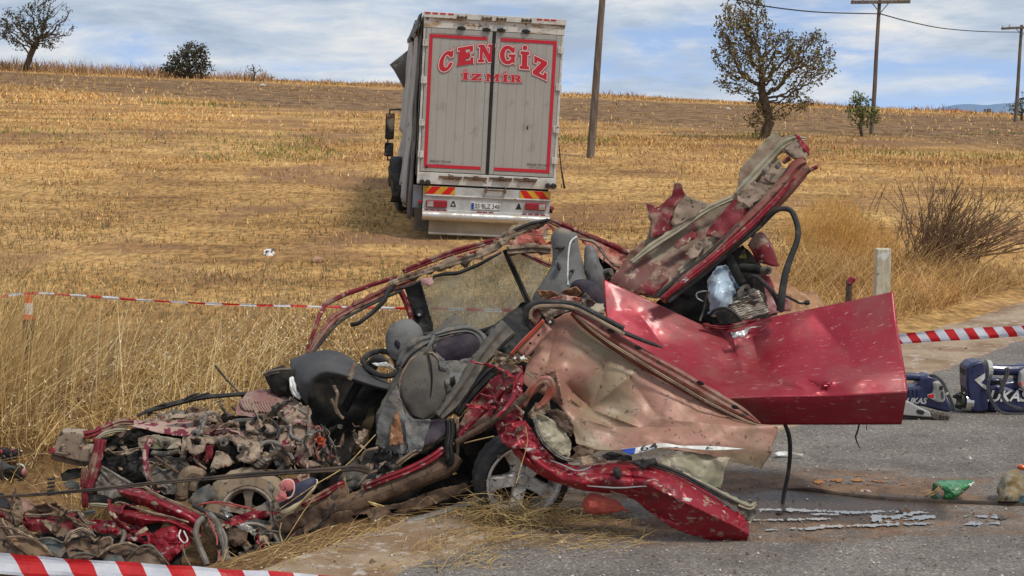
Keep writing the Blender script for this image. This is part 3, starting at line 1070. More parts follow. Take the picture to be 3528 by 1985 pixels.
 blades('verge_grass', np.stack([x, y, terrain(x, y)], 1), .22 + .55 * rng.random(m), rng.normal(.1, .7, m) + np.where(rng.random(m) < .4, 3.1, 0), .45 + .9 * rng.random(m), .003 + .003 * rng.random(m), tints(m) * (.55 + .7 * pn), seg=3)

build_grass()
# ------------------------------------------------------------------ lettering
def poly_offset(P, d):
 """grow a closed outline by d (mitred)"""
 P = [Vector((p[0], p[1])) for p in P]
 n = len(P)
 area = sum(P[i].x * P[(i + 1) % n].y - P[(i + 1) % n].x * P[i].y for i in range(n))
 sg = 1 if area > 0 else -1
 out = []
 for i in range(n):
  a = (P[i] - P[i - 1]).normalized()
  b = (P[(i + 1) % n] - P[i]).normalized()
  na, nb = Vector((a.y, -a.x)) * sg, Vector((b.y, -b.x)) * sg
  m = na + nb
  m = m.normalized() if m.length > 1e-6 else na
  out.append(P[i] + m * (d / max(.6, m.dot(na))))
 return out

def fill(loops):
 """triangulated flat fill of outline loops"""
 L3 = [[Vector((p[0], p[1], 0)) for p in lp] for lp in loops]
 tris = tessellate_polygon(L3)
 return [p for lp in L3 for p in lp], tris

def arc(cx, cy, rx, ry, a0, a1, n=14):
 return [(cx + rx * math.cos(R(a0 + (a1 - a0) * i / (n - 1))), cy + ry * math.sin(R(a0 + (a1 - a0) * i / (n - 1)))) for i in range(n)]

def circ(cx, cy, rx, ry, n=14):
 return [(cx + rx * math.cos(2 * math.pi * i / n), cy + ry * math.sin(2 * math.pi * i / n)) for i in range(n)]

GLY = {
 'I': [[(0, 0), (1, 0), (1, .17), (.80, .17), (.80, .83), (1, .83), (1, 1), (0, 1), (0, .83), (.20, .83), (.20, .17), (0, .17)]],
 'E': [[(0, 0), (1, 0), (1, .36), (.85, .36), (.78, .18), (.50, .18), (.50, .42), (.62, .42), (.62, .33), (.76, .33), (.76, .69), (.62, .69), (.62, .6), (.50, .6), (.50, .82), (.76, .82), (.83, .66), (.98, .66), (.98, 1), (0, 1), (0, .84), (.14, .84), (.14, .16), (0, .16)]],
 'N': [[(0, 0), (.40, 0), (.40, .15), (.29, .15), (.29, .60), (.68, 0), (.90, 0), (.90, .85), (1, .85), (1, 1), (.60, 1), (.60, .85), (.71, .85), (.71, .45), (.34, 1), (0, 1), (0, .85), (.11, .85), (.11, .15), (0, .15)]],
 'Z': [[(0, 0), (1, 0), (1, .38), (.82, .38), (.76, .19), (.44, .19), (.97, .84), (.97, 1), (.04, 1), (.04, .64), (.22, .64), (.28, .81), (.54, .81), (0, .17)]],
 'C': [arc(.52, .5, .52, .52, 52, 318, 22) + [(1.0, .30), (.80, .36)] + arc(.54, .5, .22, .33, 318, 60, 16) + [(.80, .62), (1.0, .62), (1.0, 1.02), (.90, .92)]],
 'G': [arc(.52, .5, .52, .52, 52, 300, 22) + [(.86, .10), (1.0, .02), (1.0, .40), (1.06, .40), (1.06, .54), (.58, .54), (.58, .40), (.74, .40), (.74, .24)] + arc(.53, .5, .22, .33, 310, 60, 16) + [(.80, .64), (.98, .64), (.98, 1.02), (.89, .92)]],
 'M': [[(0, 0), (.33, 0), (.33, .15), (.25, .15), (.25, .66), (.43, .1), (.55, .1), (.74, .66), (.74, .15), (.66, .15), (.66, 0), (1, 0), (1, .15), (.92, .15), (.92, .85), (1, .85), (1, 1), (.70, 1), (.50, .42), (.31, 1), (0, 1), (0, .85), (.08, .85), (.08, .15), (0, .15)]],
 'R': [[(0, 0), (.45, 0), (.45, .15), (.36, .15), (.36, .40), (.48, .40), (.66, 0), (1, 0), (1, .15), (.90, .15), (.75, .45), (.87, .55), (.90, .75), (.80, .93), (.62, 1), (0, 1), (0, .85), (.12, .85), (.12, .15), (0, .15)],
   [(.36, .57), (.56, .57), (.64, .63), (.64, .78), (.56, .84), (.36, .84)]],
}

def flat_text(body, size=1.0, shear=0.0, offset=0.0, spacing=1.0):
 """outline text laid flat: verts, faces"""
 cu = bpy.data.curves.new('text_curve', 'FONT')
 cu.body = body
 cu.size = size
 cu.shear = shear
 cu.offset = offset
 cu.space_character = spacing
 cu.align_x = 'CENTER'
 cu.align_y = 'CENTER'
 cu.resolution_u = 3
 o = bpy.data.objects.new('text_curve', cu)
 COL.objects.link(o)
 dg = bpy.context.evaluated_depsgraph_get()
 me = bpy.data.meshes.new_from_object(o.evaluated_get(dg))
 vs = [v.co.copy() for v in me.vertices]
 fs = [tuple(p.vertices) for p in me.polygons]
 bpy.data.objects.remove(o)
 bpy.data.curves.remove(cu)
 bpy.data.meshes.remove(me)
 return vs, fs

# ------------------------------------------------------------------ wheels
def wheel_mesh(rad, rim, width, tread=56):
 """tyre profile turned about the local Y axis"""
 prof = [(rim, -width * .42), (rim + .015, -width * .5), (rad - .05, -width * .52), (rad - .012, -width * .42), (rad, -width * .3), (rad, -width * .12), (rad - .006, -width * .1), (rad - .006, -width * .06), (rad, -width * .04),
   (rad, width * .12), (rad, width * .3), (rad - .012, width * .42), (rad - .05, width * .52), (rim + .015, width * .5), (rim, width * .42)]
 vs, fs = [], []
 k = len(prof)
 for i in range(tread):
  a = 2 * math.pi * i / tread
  for (r, y) in prof:
   rr = r - (.007 if (i % 2 and r > rad - .02) else 0)
   vs.append(Vector((rr * math.cos(a), y, rr * math.sin(a))))
 for i in range(tread):
  i2 = (i + 1) % tread
  for j in range(k - 1):
   fs.append((i * k + j, i * k + j + 1, i2 * k + j + 1, i2 * k + j))
 return vs, fs

def lathe(prof, n=40):
 vs, fs = [], []
 k = len(prof)
 for i in range(n):
  a = 2 * math.pi * i / n
  for (r, y) in prof:
   vs.append(Vector((r * math.cos(a), y, r * math.sin(a))))
 for i in range(n):
  i2 = (i + 1) % n
  for j in range(k - 1):
   fs.append((i * k + j, i * k + j + 1, i2 * k + j + 1, i2 * k + j))
 return vs, fs

def xf(vf, M):
 return [M @ Vector(v) for v in vf[0]], vf[1]

def make_wheel(parent, centre, axis, rad, rimr, width, tmat, amat, spokes=5, double=False, roll=0.2):
 """tyre with rim, spokes and hub as sub-parts; axis points out of the visible face"""
 q = Vector((0, -1, 0)).rotation_difference(Vector(axis).normalized())
 M = Matrix.Translation(centre) @ q.to_matrix().to_4x4() @ Matrix.Rotation(roll, 4, 'Y')
 v, f = xf(wheel_mesh(rad, rimr, width), M)
 w = mk('wheel', v, f, tmat, parent)
 hw = width * .44
 lip = [(rimr + .004, -hw - .004), (rimr + .010, -hw - .012), (rimr - .004, -hw - .012), (rimr - .016, -hw + .004), (rimr - .024, -hw + .03), (rimr - .03, hw), (rimr + .004, hw)]
 v, f = xf(lathe(lip, 56), M)
 mk('rim', v, f, amat, w)
 for i in range(spokes):
  a = 2 * math.pi * i / spokes
  for o in ((-.085, .085) if double else (0,)):
   ca = a + o
   hub = rimr * .17
   hwid, twid = (.020, .019) if double else (rimr * .20, rimr * .17)
   pr = [(hub, hwid, -hw + .045), (rimr * .55, hwid * .85, -hw + .030), (rimr - .012, twid * 1.3, -hw + .012)]
   vs = []
   for (r, wd, y) in pr:
    c, s = math.cos(ca), math.sin(ca)
    if double:
     c, s = math.cos(a + o * (.35 + .65 * r / rimr * 1.7)), math.sin(a + o * (.35 + .65 * r / rimr * 1.7))
    for (t, yy) in ((-wd, y + .014), (-wd * .8, y), (wd * .8, y), (wd, y + .014), (wd, y + .045), (-wd, y + .045)):
     vs.append(Vector((r * c - t * s, yy, r * s + t * c)))
   fs = []
   for k in range(2):
    for j in range(6):
     fs.append((k * 6 + j, k * 6 + (j + 1) % 6, (k + 1) * 6 + (j + 1) % 6, (k + 1) * 6 + j))
   fs += [tuple(range(6))[::-1], tuple(range(12, 18))]
   v, f = xf((vs, fs), M)
   mk('spoke', v, f, amat, w, smooth=False)
 hubp = [(0, -hw + .022), (rimr * .13, -hw + .024), (rimr * .16, -hw + .03), (rimr * .17, -hw + .06), (rimr * .34, -hw + .055), (rimr * .36, -hw + .10), (0, -hw + .10)]
 v, f = xf(lathe(hubp, 28), M)
 mk('hub', v, f, amat, w)
 for i in range(5):
  a = 2 * math.pi * (i + .5) / 5
  v, f = xf(lathe([(0, -hw + .044), (.008, -hw + .044), (.010, -hw + .06)], 8), M @ Matrix.Translation((rimr * .255 * math.cos(a), 0, rimr * .255 * math.sin(a))))
  mk('wheel_nut', v, f, MAT['black'], w)
 dk = lathe([(0, hw * .25), (rimr * .75, hw * .25), (rimr - .03, hw * .55)], 32)
 v, f = xf(dk, M)
 mk('brake_drum', v, f, MAT['cavity'], w)
 return w

# ------------------------------------------------------------------ the lorry
def build_truck():
 ku = .58651 / FOC * 24.4
 rho = R(3.0)
 c0, s0 = math.cos(rho), math.sin(rho)

 def T(u, v):
  du, dv = u - 748, v - 1400
  return ((du * c0 + dv * s0) * ku, (du * s0 - dv * c0) * ku)
 p0 = W(*cE(748, 1400), 24.4)
 t = thing('box_lorry', 'battered box lorry with torn side curtain and red framed grey doors in the field', 'lorry', p0)
 t.rotation_euler = (R(1.2), rho, R(5.4))
 A = dict(local=True)
 m_alu = pm('dirty_aluminium_door', (.41, .395, .365), (.35, .33, .295), sc=1.6, lo=.4, hi=.65, c3=(.25, .225, .19), sc3=2.4, lo3=.6, hi3=.75, c4=(.55, .53, .49), sc4=4, lo4=.68, hi4=.74, stretch4=(4, 1, .5), rough=.5, metal=.25, bump=.06, stretch=(3, 1, .6))
 m_frame = pm('worn_white_frame', (.60, .58, .54), (.42, .37, .31), sc=3, lo=.48, hi=.66, c3=(.22, .12, .06), sc3=7, lo3=.64, hi3=.68, c4=(.10, .08, .065), sc4=22, lo4=.65, hi4=.69, rough=.6, bump=.2)
 m_head = pm('rust_streaked_white', (.62, .59, .54), (.35, .23, .13), sc=2.4, lo=.50, hi=.60, c3=(.20, .11, .055), sc3=9, lo3=.60, hi3=.66, rough=.65, bump=.2, stretch=(1, 1, 4))
 m_red = pm('red_print', (.52, .018, .035), (.42, .03, .04), sc=4, lo=.5, hi=.8, rough=.45, bump=0)
 m_wht = pm('letter_outline', (.60, .57, .53), rough=.5, bump=0)
 m_blk = MAT['black']
 m_pan = pm('light_panel_grey', (.47, .47, .46), (.36, .35, .33), sc=4, c3=(.16, .13, .11), sc3=20, lo3=.67, hi3=.71, rough=.5, bump=.1)
 m_yel = pm('amber_reflector', (.62, .33, .03), (.5, .27, .03), sc=20, rough=.4, bump=0)
 m_rdr = pm('red_reflector', (.55, .012, .01), rough=.35, bump=0)
 m_lamp = pm('red_tail_lens', (.30, .015, .03), (.22, .02, .03), sc=12, rough=.22, coat=.5, bump=0)
 m_clear = pm('clear_lens', (.42, .38, .36), (.25, .22, .2), sc=14, rough=.2, coat=.5, bump=0)
 m_tarp = pm('grey_tarpaulin', (.42, .415, .40), (.29, .28, .265), sc=1.3, lo=.42, hi=.62, c3=(.10, .09, .085), sc3=6, lo3=.62, hi3=.72, rough=.65, bump=.15, stretch=(1, 1, .4))
 m_dtarp = pm('dark_tarpaulin', (.10, .095, .09), (.2, .185, .17), sc=3, lo=.5, hi=.7, rough=.7, bump=.2)
 m_side = pm('dark_load_floor', (.03, .028, .026), (.06, .05, .04), sc=4, rough=.9, bump=.2)
 xl, xr, zt, zb = -1.315, 1.085, 3.81, .90
 Lb = 7.4

 def bx(name, x0, x1, y0, y1, z0, z1, mat, par=t, bev=.006, label=None):
  v, f = boxv(x0, x1, y0, y1, z0, z1)
  return mk(name, v, f, mat, par, False, 0, bev, local=True, label=label)

 def mj(name, boxes, mat, par=t, bev=.004):
  v, f = join([boxv(*b) for b in boxes])
  return mk(name, v, f, mat, par, False, 0, bev, local=True)
 # body shell
 bx('roof', xl + .01, xr - .01, .05, Lb, zt - .06, zt - .01, m_tarp)
 bx('front_bulkhead', xl + .02, xr - .02, Lb - .05, Lb, zb, zt - .06, m_frame)
 bx('load_floor', xl + .02, xr - .02, .06, Lb - .05, zb + .02, zb + .16, m_side)
 bx('load', xl + .18, xr - .1, .5, Lb - .2, zb + .17, 2.9, m_side)
 bx('right_side_curtain', xr - .03, xr - .005, .06, Lb, zb + .05, zt - .06, m_tarp)
 bx('rear_post', xl, -1.275, 0, .09, zb + .2, 3.54, m_frame)
 bx('rear_post', 1.045, xr, 0, .09, zb + .2, 3.54, m_frame)
 hd = bx('roof_header', xl, xr + .01, -.01, .10, 3.545, zt - .10, m_head)
 bx('roof_lip', xl - .01, xr + .025, -.045, .12, zt - .098, zt, m_frame)
 for u in (385, 428, 472, 518, 1030, 1070, 1110):
  x, z = T(u + 4, 101 + (u - 385) * .045)
  bx('reflector', x - .045, x + .045, -.052, -.046, zt - .035, zt - .012, m_rdr, hd, 0)
 for u, v in ((585, 122), (728, 128), (812, 131), (958, 137)):
  x, z = T(u, v)
  mj('roof_bracket', [(x - .075, x + .075, -.075, -.046, z - .008, z + .010), (x - .085, x - .055, -.085, -.046, z - .03, z + .03), (x + .055, x + .085, -.085, -.046, z - .03, z + .03), (x - .02, x + .02, -.08, -.046, z - .022, z + .022)], MAT['rust'], hd)
 for u, v in ((582, 182), (727, 190), (812, 192), (955, 198)):
  x, z = T(u, v)
  mj('door_bolt', [(x - .07, x + .07, -.055, -.012, z - .018, z + .018), (x - .03, x + .03, -.07, -.012, z - .032, z + .03)], m_blk, hd)
 # doors of vertical planks
 for (a, b, side) in ((-1.268, -.140, 0), (-.082, 1.038, 1)):
  dr = mj('rear_door', [(a, b, .005, .035, 1.105, 3.54)], m_alu)
  fr = .085
  pl0, pl1 = a + fr, b - fr
  mj('door_frame', [(a, a + fr - .004, -.018, .003, 1.11, 3.535), (b - fr + .004, b, -.018, .003, 1.11, 3.535), (a + fr, b - fr, -.018, .003, 3.455, 3.535), (a + fr, b - fr, -.018, .003, 1.11, 1.165)], m_alu, dr, .003)
  npk = 6
  wpk = (pl1 - pl0) / npk
  for i in range(npk):
   bx('plank', pl0 + i * wpk + .001, pl0 + (i + 1) * wpk - .001, -.014 + .002 * math.sin(i * 7.3 + side), .003, 1.17, 3.45, m_alu, dr, .0015)
  zz = (1.18, 1.235, 3.385, 3.44)
  if side == 0:
   mj('red_border', [(-1.212, -1.155, -.024, -.0185, zz[0], zz[3]), (-1.154, -.232, -.024, -.0185, zz[2], zz[3]), (-1.154, -.232, -.024, -.0185, zz[0], zz[1])], m_red, dr, 0)
  else:
   mj('red_border', [(.912, .968, -.024, -.0185, zz[0], zz[3]), (.005, .911, -.024, -.0185, zz[2], zz[3]), (.005, .911, -.024, -.0185, zz[0], zz[1])], m_red, dr, 0)
  # rivets
  rv = []
  for k in range(16):
   z = 1.2 + k * .15
   for x in (a + .04, b - .04):
    rv.append((x - .008, x + .008, -.022, -.018, z - .008, z + .008))
  o = mj('rivets', rv, m_frame, dr, 0)
  o['kind'] = 'stuff'
  hx = a - .005 if side == 0 else b + .005
  for z in (3.29, 2.66, 1.94, 1.40):
   mj('hinge', [(hx - .05, hx + .05, -.045, -.019, z - .055, z + .055), (hx - .014, hx + .014, -.06, -.046, z - .06, z + .06)], m_frame, dr)
  body, u, v = ('Akbaşlar-Karoser', 455, 946) if side == 0 else ('Akbaşlar-Karoser', 1023, 968)
  tv, tf = flat_text(body, .062, .35)
  x0, z0 = T(u, v)
  mk('coachbuilder_lettering', [(x0 + q.x * .82, -.0262, z0 + q.y) for q in tv], tf, m_blk, dr, False, local=True)
  tv, tf = flat_text('0 246 431 37' if side == 0 else '0 246 431 50 37 Akhisar', .03, .1)
  x0, z0 = T(u, v + 19)
  mk('coachbuilder_lettering', [(x0 + q.x, -.0262, z0 + q.y) for q in tv], tf, MAT['red_dusty'], dr, False, local=True)
 bx('door_seal', -.138, -.084, -.03, .03, 1.10, 3.545, m_blk)
 bx('round_marker', *(lambda q: (q[0] - .022, q[0] + .022))(T(376, 976)), -.03, -.019, *(lambda q: (q[1] - .022, q[1] + .022))(T(376, 976)), m_blk)
 # damage: punched hole and scrapes on the right door
 x, z = T(966, 752)
 bx('dent_hole', x - .012, x + .012, -.0175, -.0145, z - .035, z + .03, m_blk, t, 0)
 # big name in an arch, town below it
 BIG = (('C', (447, 440), (458, 335), (535, 300), (530, 412)), ('E', (556, 398), (562, 295), (650, 280), (650, 384)), ('N', (676, 376), (680, 276), (776, 274), (768, 374)),
   ('G', (803, 385), (806, 280), (892, 284), (890, 386)), ('I', (920, 412), (924, 312), (975, 316), (973, 416)), ('Z', (996, 442), (1002, 336), (1082, 374), (1076, 478)))
 SML = (('I', (584, 476), (586, 434), (624, 434), (624, 478)), ('Z', (637, 478), (639, 440), (700, 442), (698, 480)), ('M', (720, 484), (722, 441), (806, 444), (802, 486)),
   ('I', (817, 487), (818, 444), (853, 446), (852, 489)), ('R', (862, 490), (864, 447), (934, 449), (934, 492)))

 def letters(name, rows, offs, dots):
  for (lay, dy) in ((0, -.0255), (1, -.0268), (2, -.0281)):
   V, F = [], []
   for (ch, bl, tl, tr, br) in rows:
    def mp(x, y):
     w = [(bl, (1 - x) * (1 - y)), (tl, (1 - x) * y), (tr, x * y), (br, x * (1 - y))]
     return T(sum(q[0] * k for q, k in w), sum(q[1] * k for q, k in w))
    loops = [[mp(*p) for p in lp] for lp in GLY[ch]]
    d = offs[lay]
    L2 = [poly_offset(loops[0], d)]
    for hl in loops[1:]:
     L2.append(poly_offset(hl, -d * .8))
    if ch == 'I' and dots:
     cxy = mp(.5, dots)
     rr = abs(tr[1] - br[1]) * ku * .14
     dot = [(cxy[0] + p[0] * (rr + d), cxy[1] + p[1] * (rr + d)) for p in circ(0, 0, 1, 1, 12)]
     v, f = fill([dot])
     o = len(V)
     V += [(q.x, dy, q.y) for q in v]
     F += [tuple(i + o for i in q) for q in f]
    v, f = fill(L2)
    o = len(V)
    V += [(q.x, dy, q.y) for q in v]
    F += [tuple(i + o for i in q) for q in f]
   mk(name, V, F, (m_red, m_wht, m_red)[lay], t, False, local=True)
 letters('name_lettering', BIG, (.024, .016, .001), 1.22)
 letters('town_lettering', SML, (.012, .008, .0005), 1.30)
 # sill beam with latches and rubber buffers
 sl = bx('rear_sill', xl, xr, -.03, .12, zb - .005, 1.095, m_frame)
 for u, v in ((515, 1037), (660, 1043), (810, 1047), (955, 1053)):
  x, z = T(u, v)
  mj('door_latch', [(x - .20, x + .20, -.055, -.032, z - .02, z + .012), (x - .13, x + .17, -.075, -.032, z - .045, z - .012), (x - .03, x + .05, -.085, -.032, z - .02, z + .03)], MAT['rust'], sl)
 for u, v in ((366, 1066), (1103, 1091)):
  x, z = T(u, v)
  for q in (-.05, .05):
   vv, ff = lathe([(0, -.17), (.035, -.17), (.045, -.155), (.045, -.032), (0, -.032)], 14)
   mk('rubber_buffer', [(x + q + p.x, p.y, z + p.z) for p in vv], ff, MAT['rubber'], sl, local=True)
 x, z = T(780, 1115)
 mj('tow_step', [(x - .18, x - .15, -.10, .0, z - .05, z + .06), (x + .15, x + .18, -.10, .0, z - .05, z + .06), (x - .15, x + .15, -.10, -.07, z - .02, z + .01)], MAT['rust'])
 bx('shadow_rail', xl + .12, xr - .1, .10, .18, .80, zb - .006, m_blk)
 # lamp board
 x0, _ = T(352, 1180)
 x1, _ = T(1102, 1195)
 bd = bx('lamp_board', x0, x1, -.02, .05, .44, .86, m_pan)
 bx('board_rail', x0, x1, -.045, -.021, .695, .72, m_frame, bd)
 bx('board_rail', x0, x1, -.045, -.021, .435, .462, m_frame, bd)

 def chevron(xa, xb, za, zb_, flip):
  vb, fb = boxv(xa, xb, -.030, -.021, za, zb_)
  mk('warning_board', vb, fb, m_yel, bd, False, local=True)
  w = (xb - xa)
  V, F = [], []
  sl_ = (zb_ - za) * .95
  for s0_ in (.04, .55):
   a = xa + w * s0_ if not flip else xb - w * s0_
   sgn = 1 if not flip else -1
   pts = [(a, za), (a + sgn * w * .27, za), (a + sgn * (w * .27 + sl_), zb_), (a + sgn * sl_, zb_)]
   pts = [(min(max(px, xa), xb), pz) for px, pz in pts]
   o = len(V)
   V += [(px, -.0335, pz) for px, pz in pts]
   F.append(tuple(range(o, o + 4)) if flip else tuple(range(o, o + 4)))
  mk('warning_stripe', V, F, m_rdr, bd, False, local=True)
 chevron(x0 + .01, x0 + .55, .725, .858, False)
 chevron(x1 - .54, x1 - .01, .725, .858, True)
 for u, v, fl in ((433, 1193, 0), (1015, 1214, 1)):
  x, z = T(u, v)
  lp = mj('tail_lamp', [(x - .185, x + .185, -.075, -.021, z - .065, z + .065)], m_lamp, bd, .02)
  a, b = (x - .165, x - .055) if not fl else (x + .055, x + .165)
  mk('reversing_lens', *boxv(a, b, -.081, -.076, z - .048, z + .048), m_clear, bd, False, 0, .002, local=True)
 x, z = T(722, 1212)
 pl = mj('number_plate', [(x - .25, x + .25, -.035, -.021, z - .056, z + .056)], MAT['white'], bd, .004)
 bx('plate_band', x - .25, x - .207, -.038, -.0355, z - .054, z + .054, pm('plate_blue', (.02, .06, .32), rough=.4, bump=0), bd, 0)
 tv, tf = flat_text('35 BLZ 348', .115, 0, .001)
 mk('plate_lettering', [(x + .022 + q.x * .80, -.0365, z + q.y) for q in tv], tf, m_blk, bd, False, local=True)
 for (us, vv0) in (((376, 410, 445, 480), 1226), ((682, 716, 752), 1236), ((948, 985, 1022, 1058), 1245)):
  for i, u in enumerate(us):
   x, z = T(u, vv0)
   bx('reflector', x - .04, x + .04, -.056, -.046, .437, .462, m_lamp, bd, .002)
 # small dark mudflap-figure stickers
 for u, v, s in ((530, 1197, 1), (915, 1215, 0)):
  x, z = T(u, v)
  tri = [(-.055, -.045), (.055, -.045), (.035, 0), (.015, .055), (-.012, .055), (-.03, 0)]
  lo = [[(x + a, z + b) for a, b in tri]]
  if s:
   lo.append([(x + a * .5, z + b * .45 - .005) for a, b in tri])
  v, f = fill(lo)
  mk('sticker', [(q.x, -.0235, q.y) for q in v], f, m_blk, bd, False, local=True)
 # bumper tube and spray guard below
 x, z = T(722, 1270)
 vv, ff = tube3([Vector((x0 + .0, -.10, .36)), Vector((x1 - .01, -.10, .36))], [.082, .082], 20, 8)
 mk('bumper_tube', vv, ff, pm('dented_steel_tube', (.55, .54, .52), (.40, .36, .31), sc=4, c3=(.2, .13, .09), sc3=11, lo3=.68, hi3=.72, rough=.35, metal=.7, bump=.25, bsc=7, bd=.02), t, local=True)
 xg = T(386, 1340)[0]
 bx('spray_guard', xg, x1, .04, .06, .055, .33, pm('dusty_beige_guard', (.36, .32, .25), (.28, .24, .18), sc=3, rough=.7, bump=.1))
 bx('guard_edge', xg, x1, .025, .039, .025, .062, m_frame)
 bx('mud_flap', x0 - .13, xg - .004, .10, .12, .06, .46, pm('mud_flap_rubber', (.075, .066, .056), (.12, .1, .08), sc=5, rough=.85, bump=.2))
 bx('side_guard_panel', x0 - .17, x0 - .01, .14, .17, .462, .86, pm('blue_grey_guard', (.30, .34, .38), (.24, .25, .26), sc=5, rough=.6, bump=.1))
 for xx, zz in ((x0 - .05, .585), (x1 + .04, .575)):
  vv, ff = lathe([(0, -.055), (.02, -.055), (.034, -.04), (.038, -.01), (0, .0)], 16)
  mk('side_marker', [(xx + p.x, -.02 + p.y, zz + p.z) for p in vv], ff, m_lamp, t, local=True)
  bx('marker_arm', min(xx, (x0 + x1) / 2 if xx > 0 else xx) - .012, xx + .012, -.018, .03, zz - .09, zz + .03, m_blk)
 # curtain side (left): posts, open dark load space, hanging torn curtain
 for y in (.55, 2.3, 4.1, 5.9):
  bx('side_post', xl - .01, xl + .06, y, y + .10, zb + .1, zt - .1, m_frame if y < 1 else m_dtarp)
 for z in (1.35, 1.75, 2.15, 2.55, 2.95):
  bx('side_lath', xl - .005, xl + .02, .3, Lb - .1, z, z + .10, m_tarp if z < 1.5 else m_dtarp)

 def curtain(name, y0, y1, z0, z1, mat, out, folds, amp, rag=0, ny=60, nz_=26, seed=0):
  V, F = [], []
  for i in range(ny):
   fy = i / (ny - 1)
   for j in range(nz_):
    fz = j / (nz_ - 1)
    y = y0 + (y1 - y0) * fy
    zl = z0 + (rag * noise.noise(Vector((y * 3.1, seed, 0))) + rag * .6 * noise.noise(Vector((y * 9, seed, 4))) if rag else 0)
    z = zl + (z1 - zl) * fz
    k = math.sin(fy * folds * 6.28 + 1.5 * noise.noise(Vector((fz * 2, seed, fy * 3)))) * amp * (1 - .5 * fz)
    x = xl - .015 - out(fy, fz) + k + .03 * noise.noise(Vector((y * 2, z * 2, seed)))
    V.append((min(x, xl - .012), y, z))
  for i in range(ny - 1):
   for j in range(nz_ - 1):
    F.append((i * nz_ + j, (i + 1) * nz_ + j, (i + 1) * nz_ + j + 1, i * nz_ + j + 1))
  return mk(name, V, F, mat, t, True, .012, local=True)
 curtain('torn_curtain', 4.6, 7.5, 1.55, 3.62, m_tarp, lambda a, b: .03 + .12 * (1 - b) * (.4 + .6 * a) + .03 * a, 5, .04, .06, seed=3)
 curtain('bunched_curtain', .75, 2.1, .45, 3.70, m_tarp, lambda a, b: .05 + .10 * (1 - b), 5, .05, .10, seed=8)
 curtain('torn_curtain', 2.0, 4.7, .62, 2.05, m_tarp, lambda a, b: .06 + .10 * (1 - b), 12, .05, .25, seed=11)
 curtain('torn_curtain', 4.4, 7.2, .78, 1.65, m_tarp, lambda a, b: .10 + .08 * (1 - b), 12, .06, .22, seed=17)
 curtain('bunched_curtain', .12, .55, .25, 3.60, m_dtarp, lambda a, b: .02 + .06 * (1 - b), 2, .03, .05, seed=21)
 curtain('roof_edge_flap', .1, 5.2, 3.42, zt - .02, m_dtarp, lambda a, b: .03 + .10 * (1 - b), 8, .03, .09, seed=25)
 V = [(xl - .08, 7.3, 3.35), (xl - .15, 7.0, 2.45), (xl - .50, 7.2, 2.98), (xl - .33, 7.3, 3.0), (xl - .40, 7.2, 2.86)]
 mk('loose_flap', V, [(0, 3, 2), (3, 4, 2), (0, 1, 4, 3)], m_dtarp, t, True, .015, local=True)
 # strut hanging at the right side
 a, b = T(1163, 860), T(1197, 1115)
 vv, ff = tube3([Vector((a[0], .25, a[1])), Vector(((a[0] * .6 + b[0] * .4), .22, (a[1] + b[1]) / 2)), Vector((b[0], .2, b[1]))], [.010, .012, .020], 8)
 mk('loose_strut', vv, ff, m_blk, t, local=True)
 # chassis, wheels
 for x in (-.55, .35):
  bx('chassis_rail', x, x + .10, .2, 9.0, .62, .84, m_blk)
 cen = (xl + xr) / 2

 def twheel(x, y, z, ax, dual=False):
  make_wheel(t, Vector((x, y, z)) + root_base(t), Vector(ax), .50, .29, .30, MAT['tyre_dark'], MAT['grey_metal'], 6)
 twheel(xl + .20, 1.7, .50, (-1, 0, 0))
 twheel(xr - .20, 1.7, .50, (1, 0, 0))
 twheel(xl + .18, 3.1, .50, (-1, 0, 0))
 twheel(xr - .18, 3.1, .50, (1, 0, 0))
 twheel(xl - .20, 4.6, .50, (-.96, -.10, -.22))
 twheel(xr - .18, 8.1, .55, (1, 0, 0))
 # bent wheel-arch shells beside the loose front wheel
 V, F = [], []
 for i in range(13):
  a = R(-20 + 200 * i / 12)
  for j, x in enumerate((xl - .40, xl - .1)):
   V.append((x + .05 * math.sin(i), 4.6 - .62 * math.cos(a), .44 + .66 * math.sin(a)))
 for i in range(12):
  F.append((2 * i, 2 * i + 1, 2 * i + 3, 2 * i + 2))
 mk('mudguard', V, F, MAT['rubber'], t, True, .02, local=True)
 bx('side_tank', xl - .10, xl + .35, 3.9, 4.5, .35, .80, m_dtarp, t, .04)
 # cab in front of the box
 v, f = boxv(xl + .02, xr - .02, 7.6, 9.4, .75, 3.3)
 cab = mk('cab', v, f, pm('white_cab_paint', (.62, .62, .6), (.5, .48, .44), sc=3, rough=.4, coat=.3, bump=.05), t, False, 0, .09, local=True)
 bx('cab_window', xl + .008, xl + .019, 8.2, 9.1, 2.0, 2.8, m_blk, cab, .004)
 bx('cab_window', xr - .019, xr - .008, 8.2, 9.1, 2.0, 2.8, m_blk, cab, .004)
 bx('windscreen', xl + .2, xr - .2, 9.402, 9.412, 1.9, 2.9, m_blk, cab, .004)
 # wing mirrors on a tube frame
 ym = 8.9
 kx = lambda u, v: None
 mx = xl - .42
 arm = [Vector((xl + .05, ym, 1.98)), Vector((mx + .06, ym, 1.97)), Vector((mx - .03, ym, 1.86)), Vector((mx - .03, ym, .90)), Vector((mx + .05, ym, .80)), Vector((xl + .05, ym, .78))]
 vv, ff = tube3(arm, .018, 8, 30)
 mk('mirror_arm', vv, ff, m_blk, t, local=True)
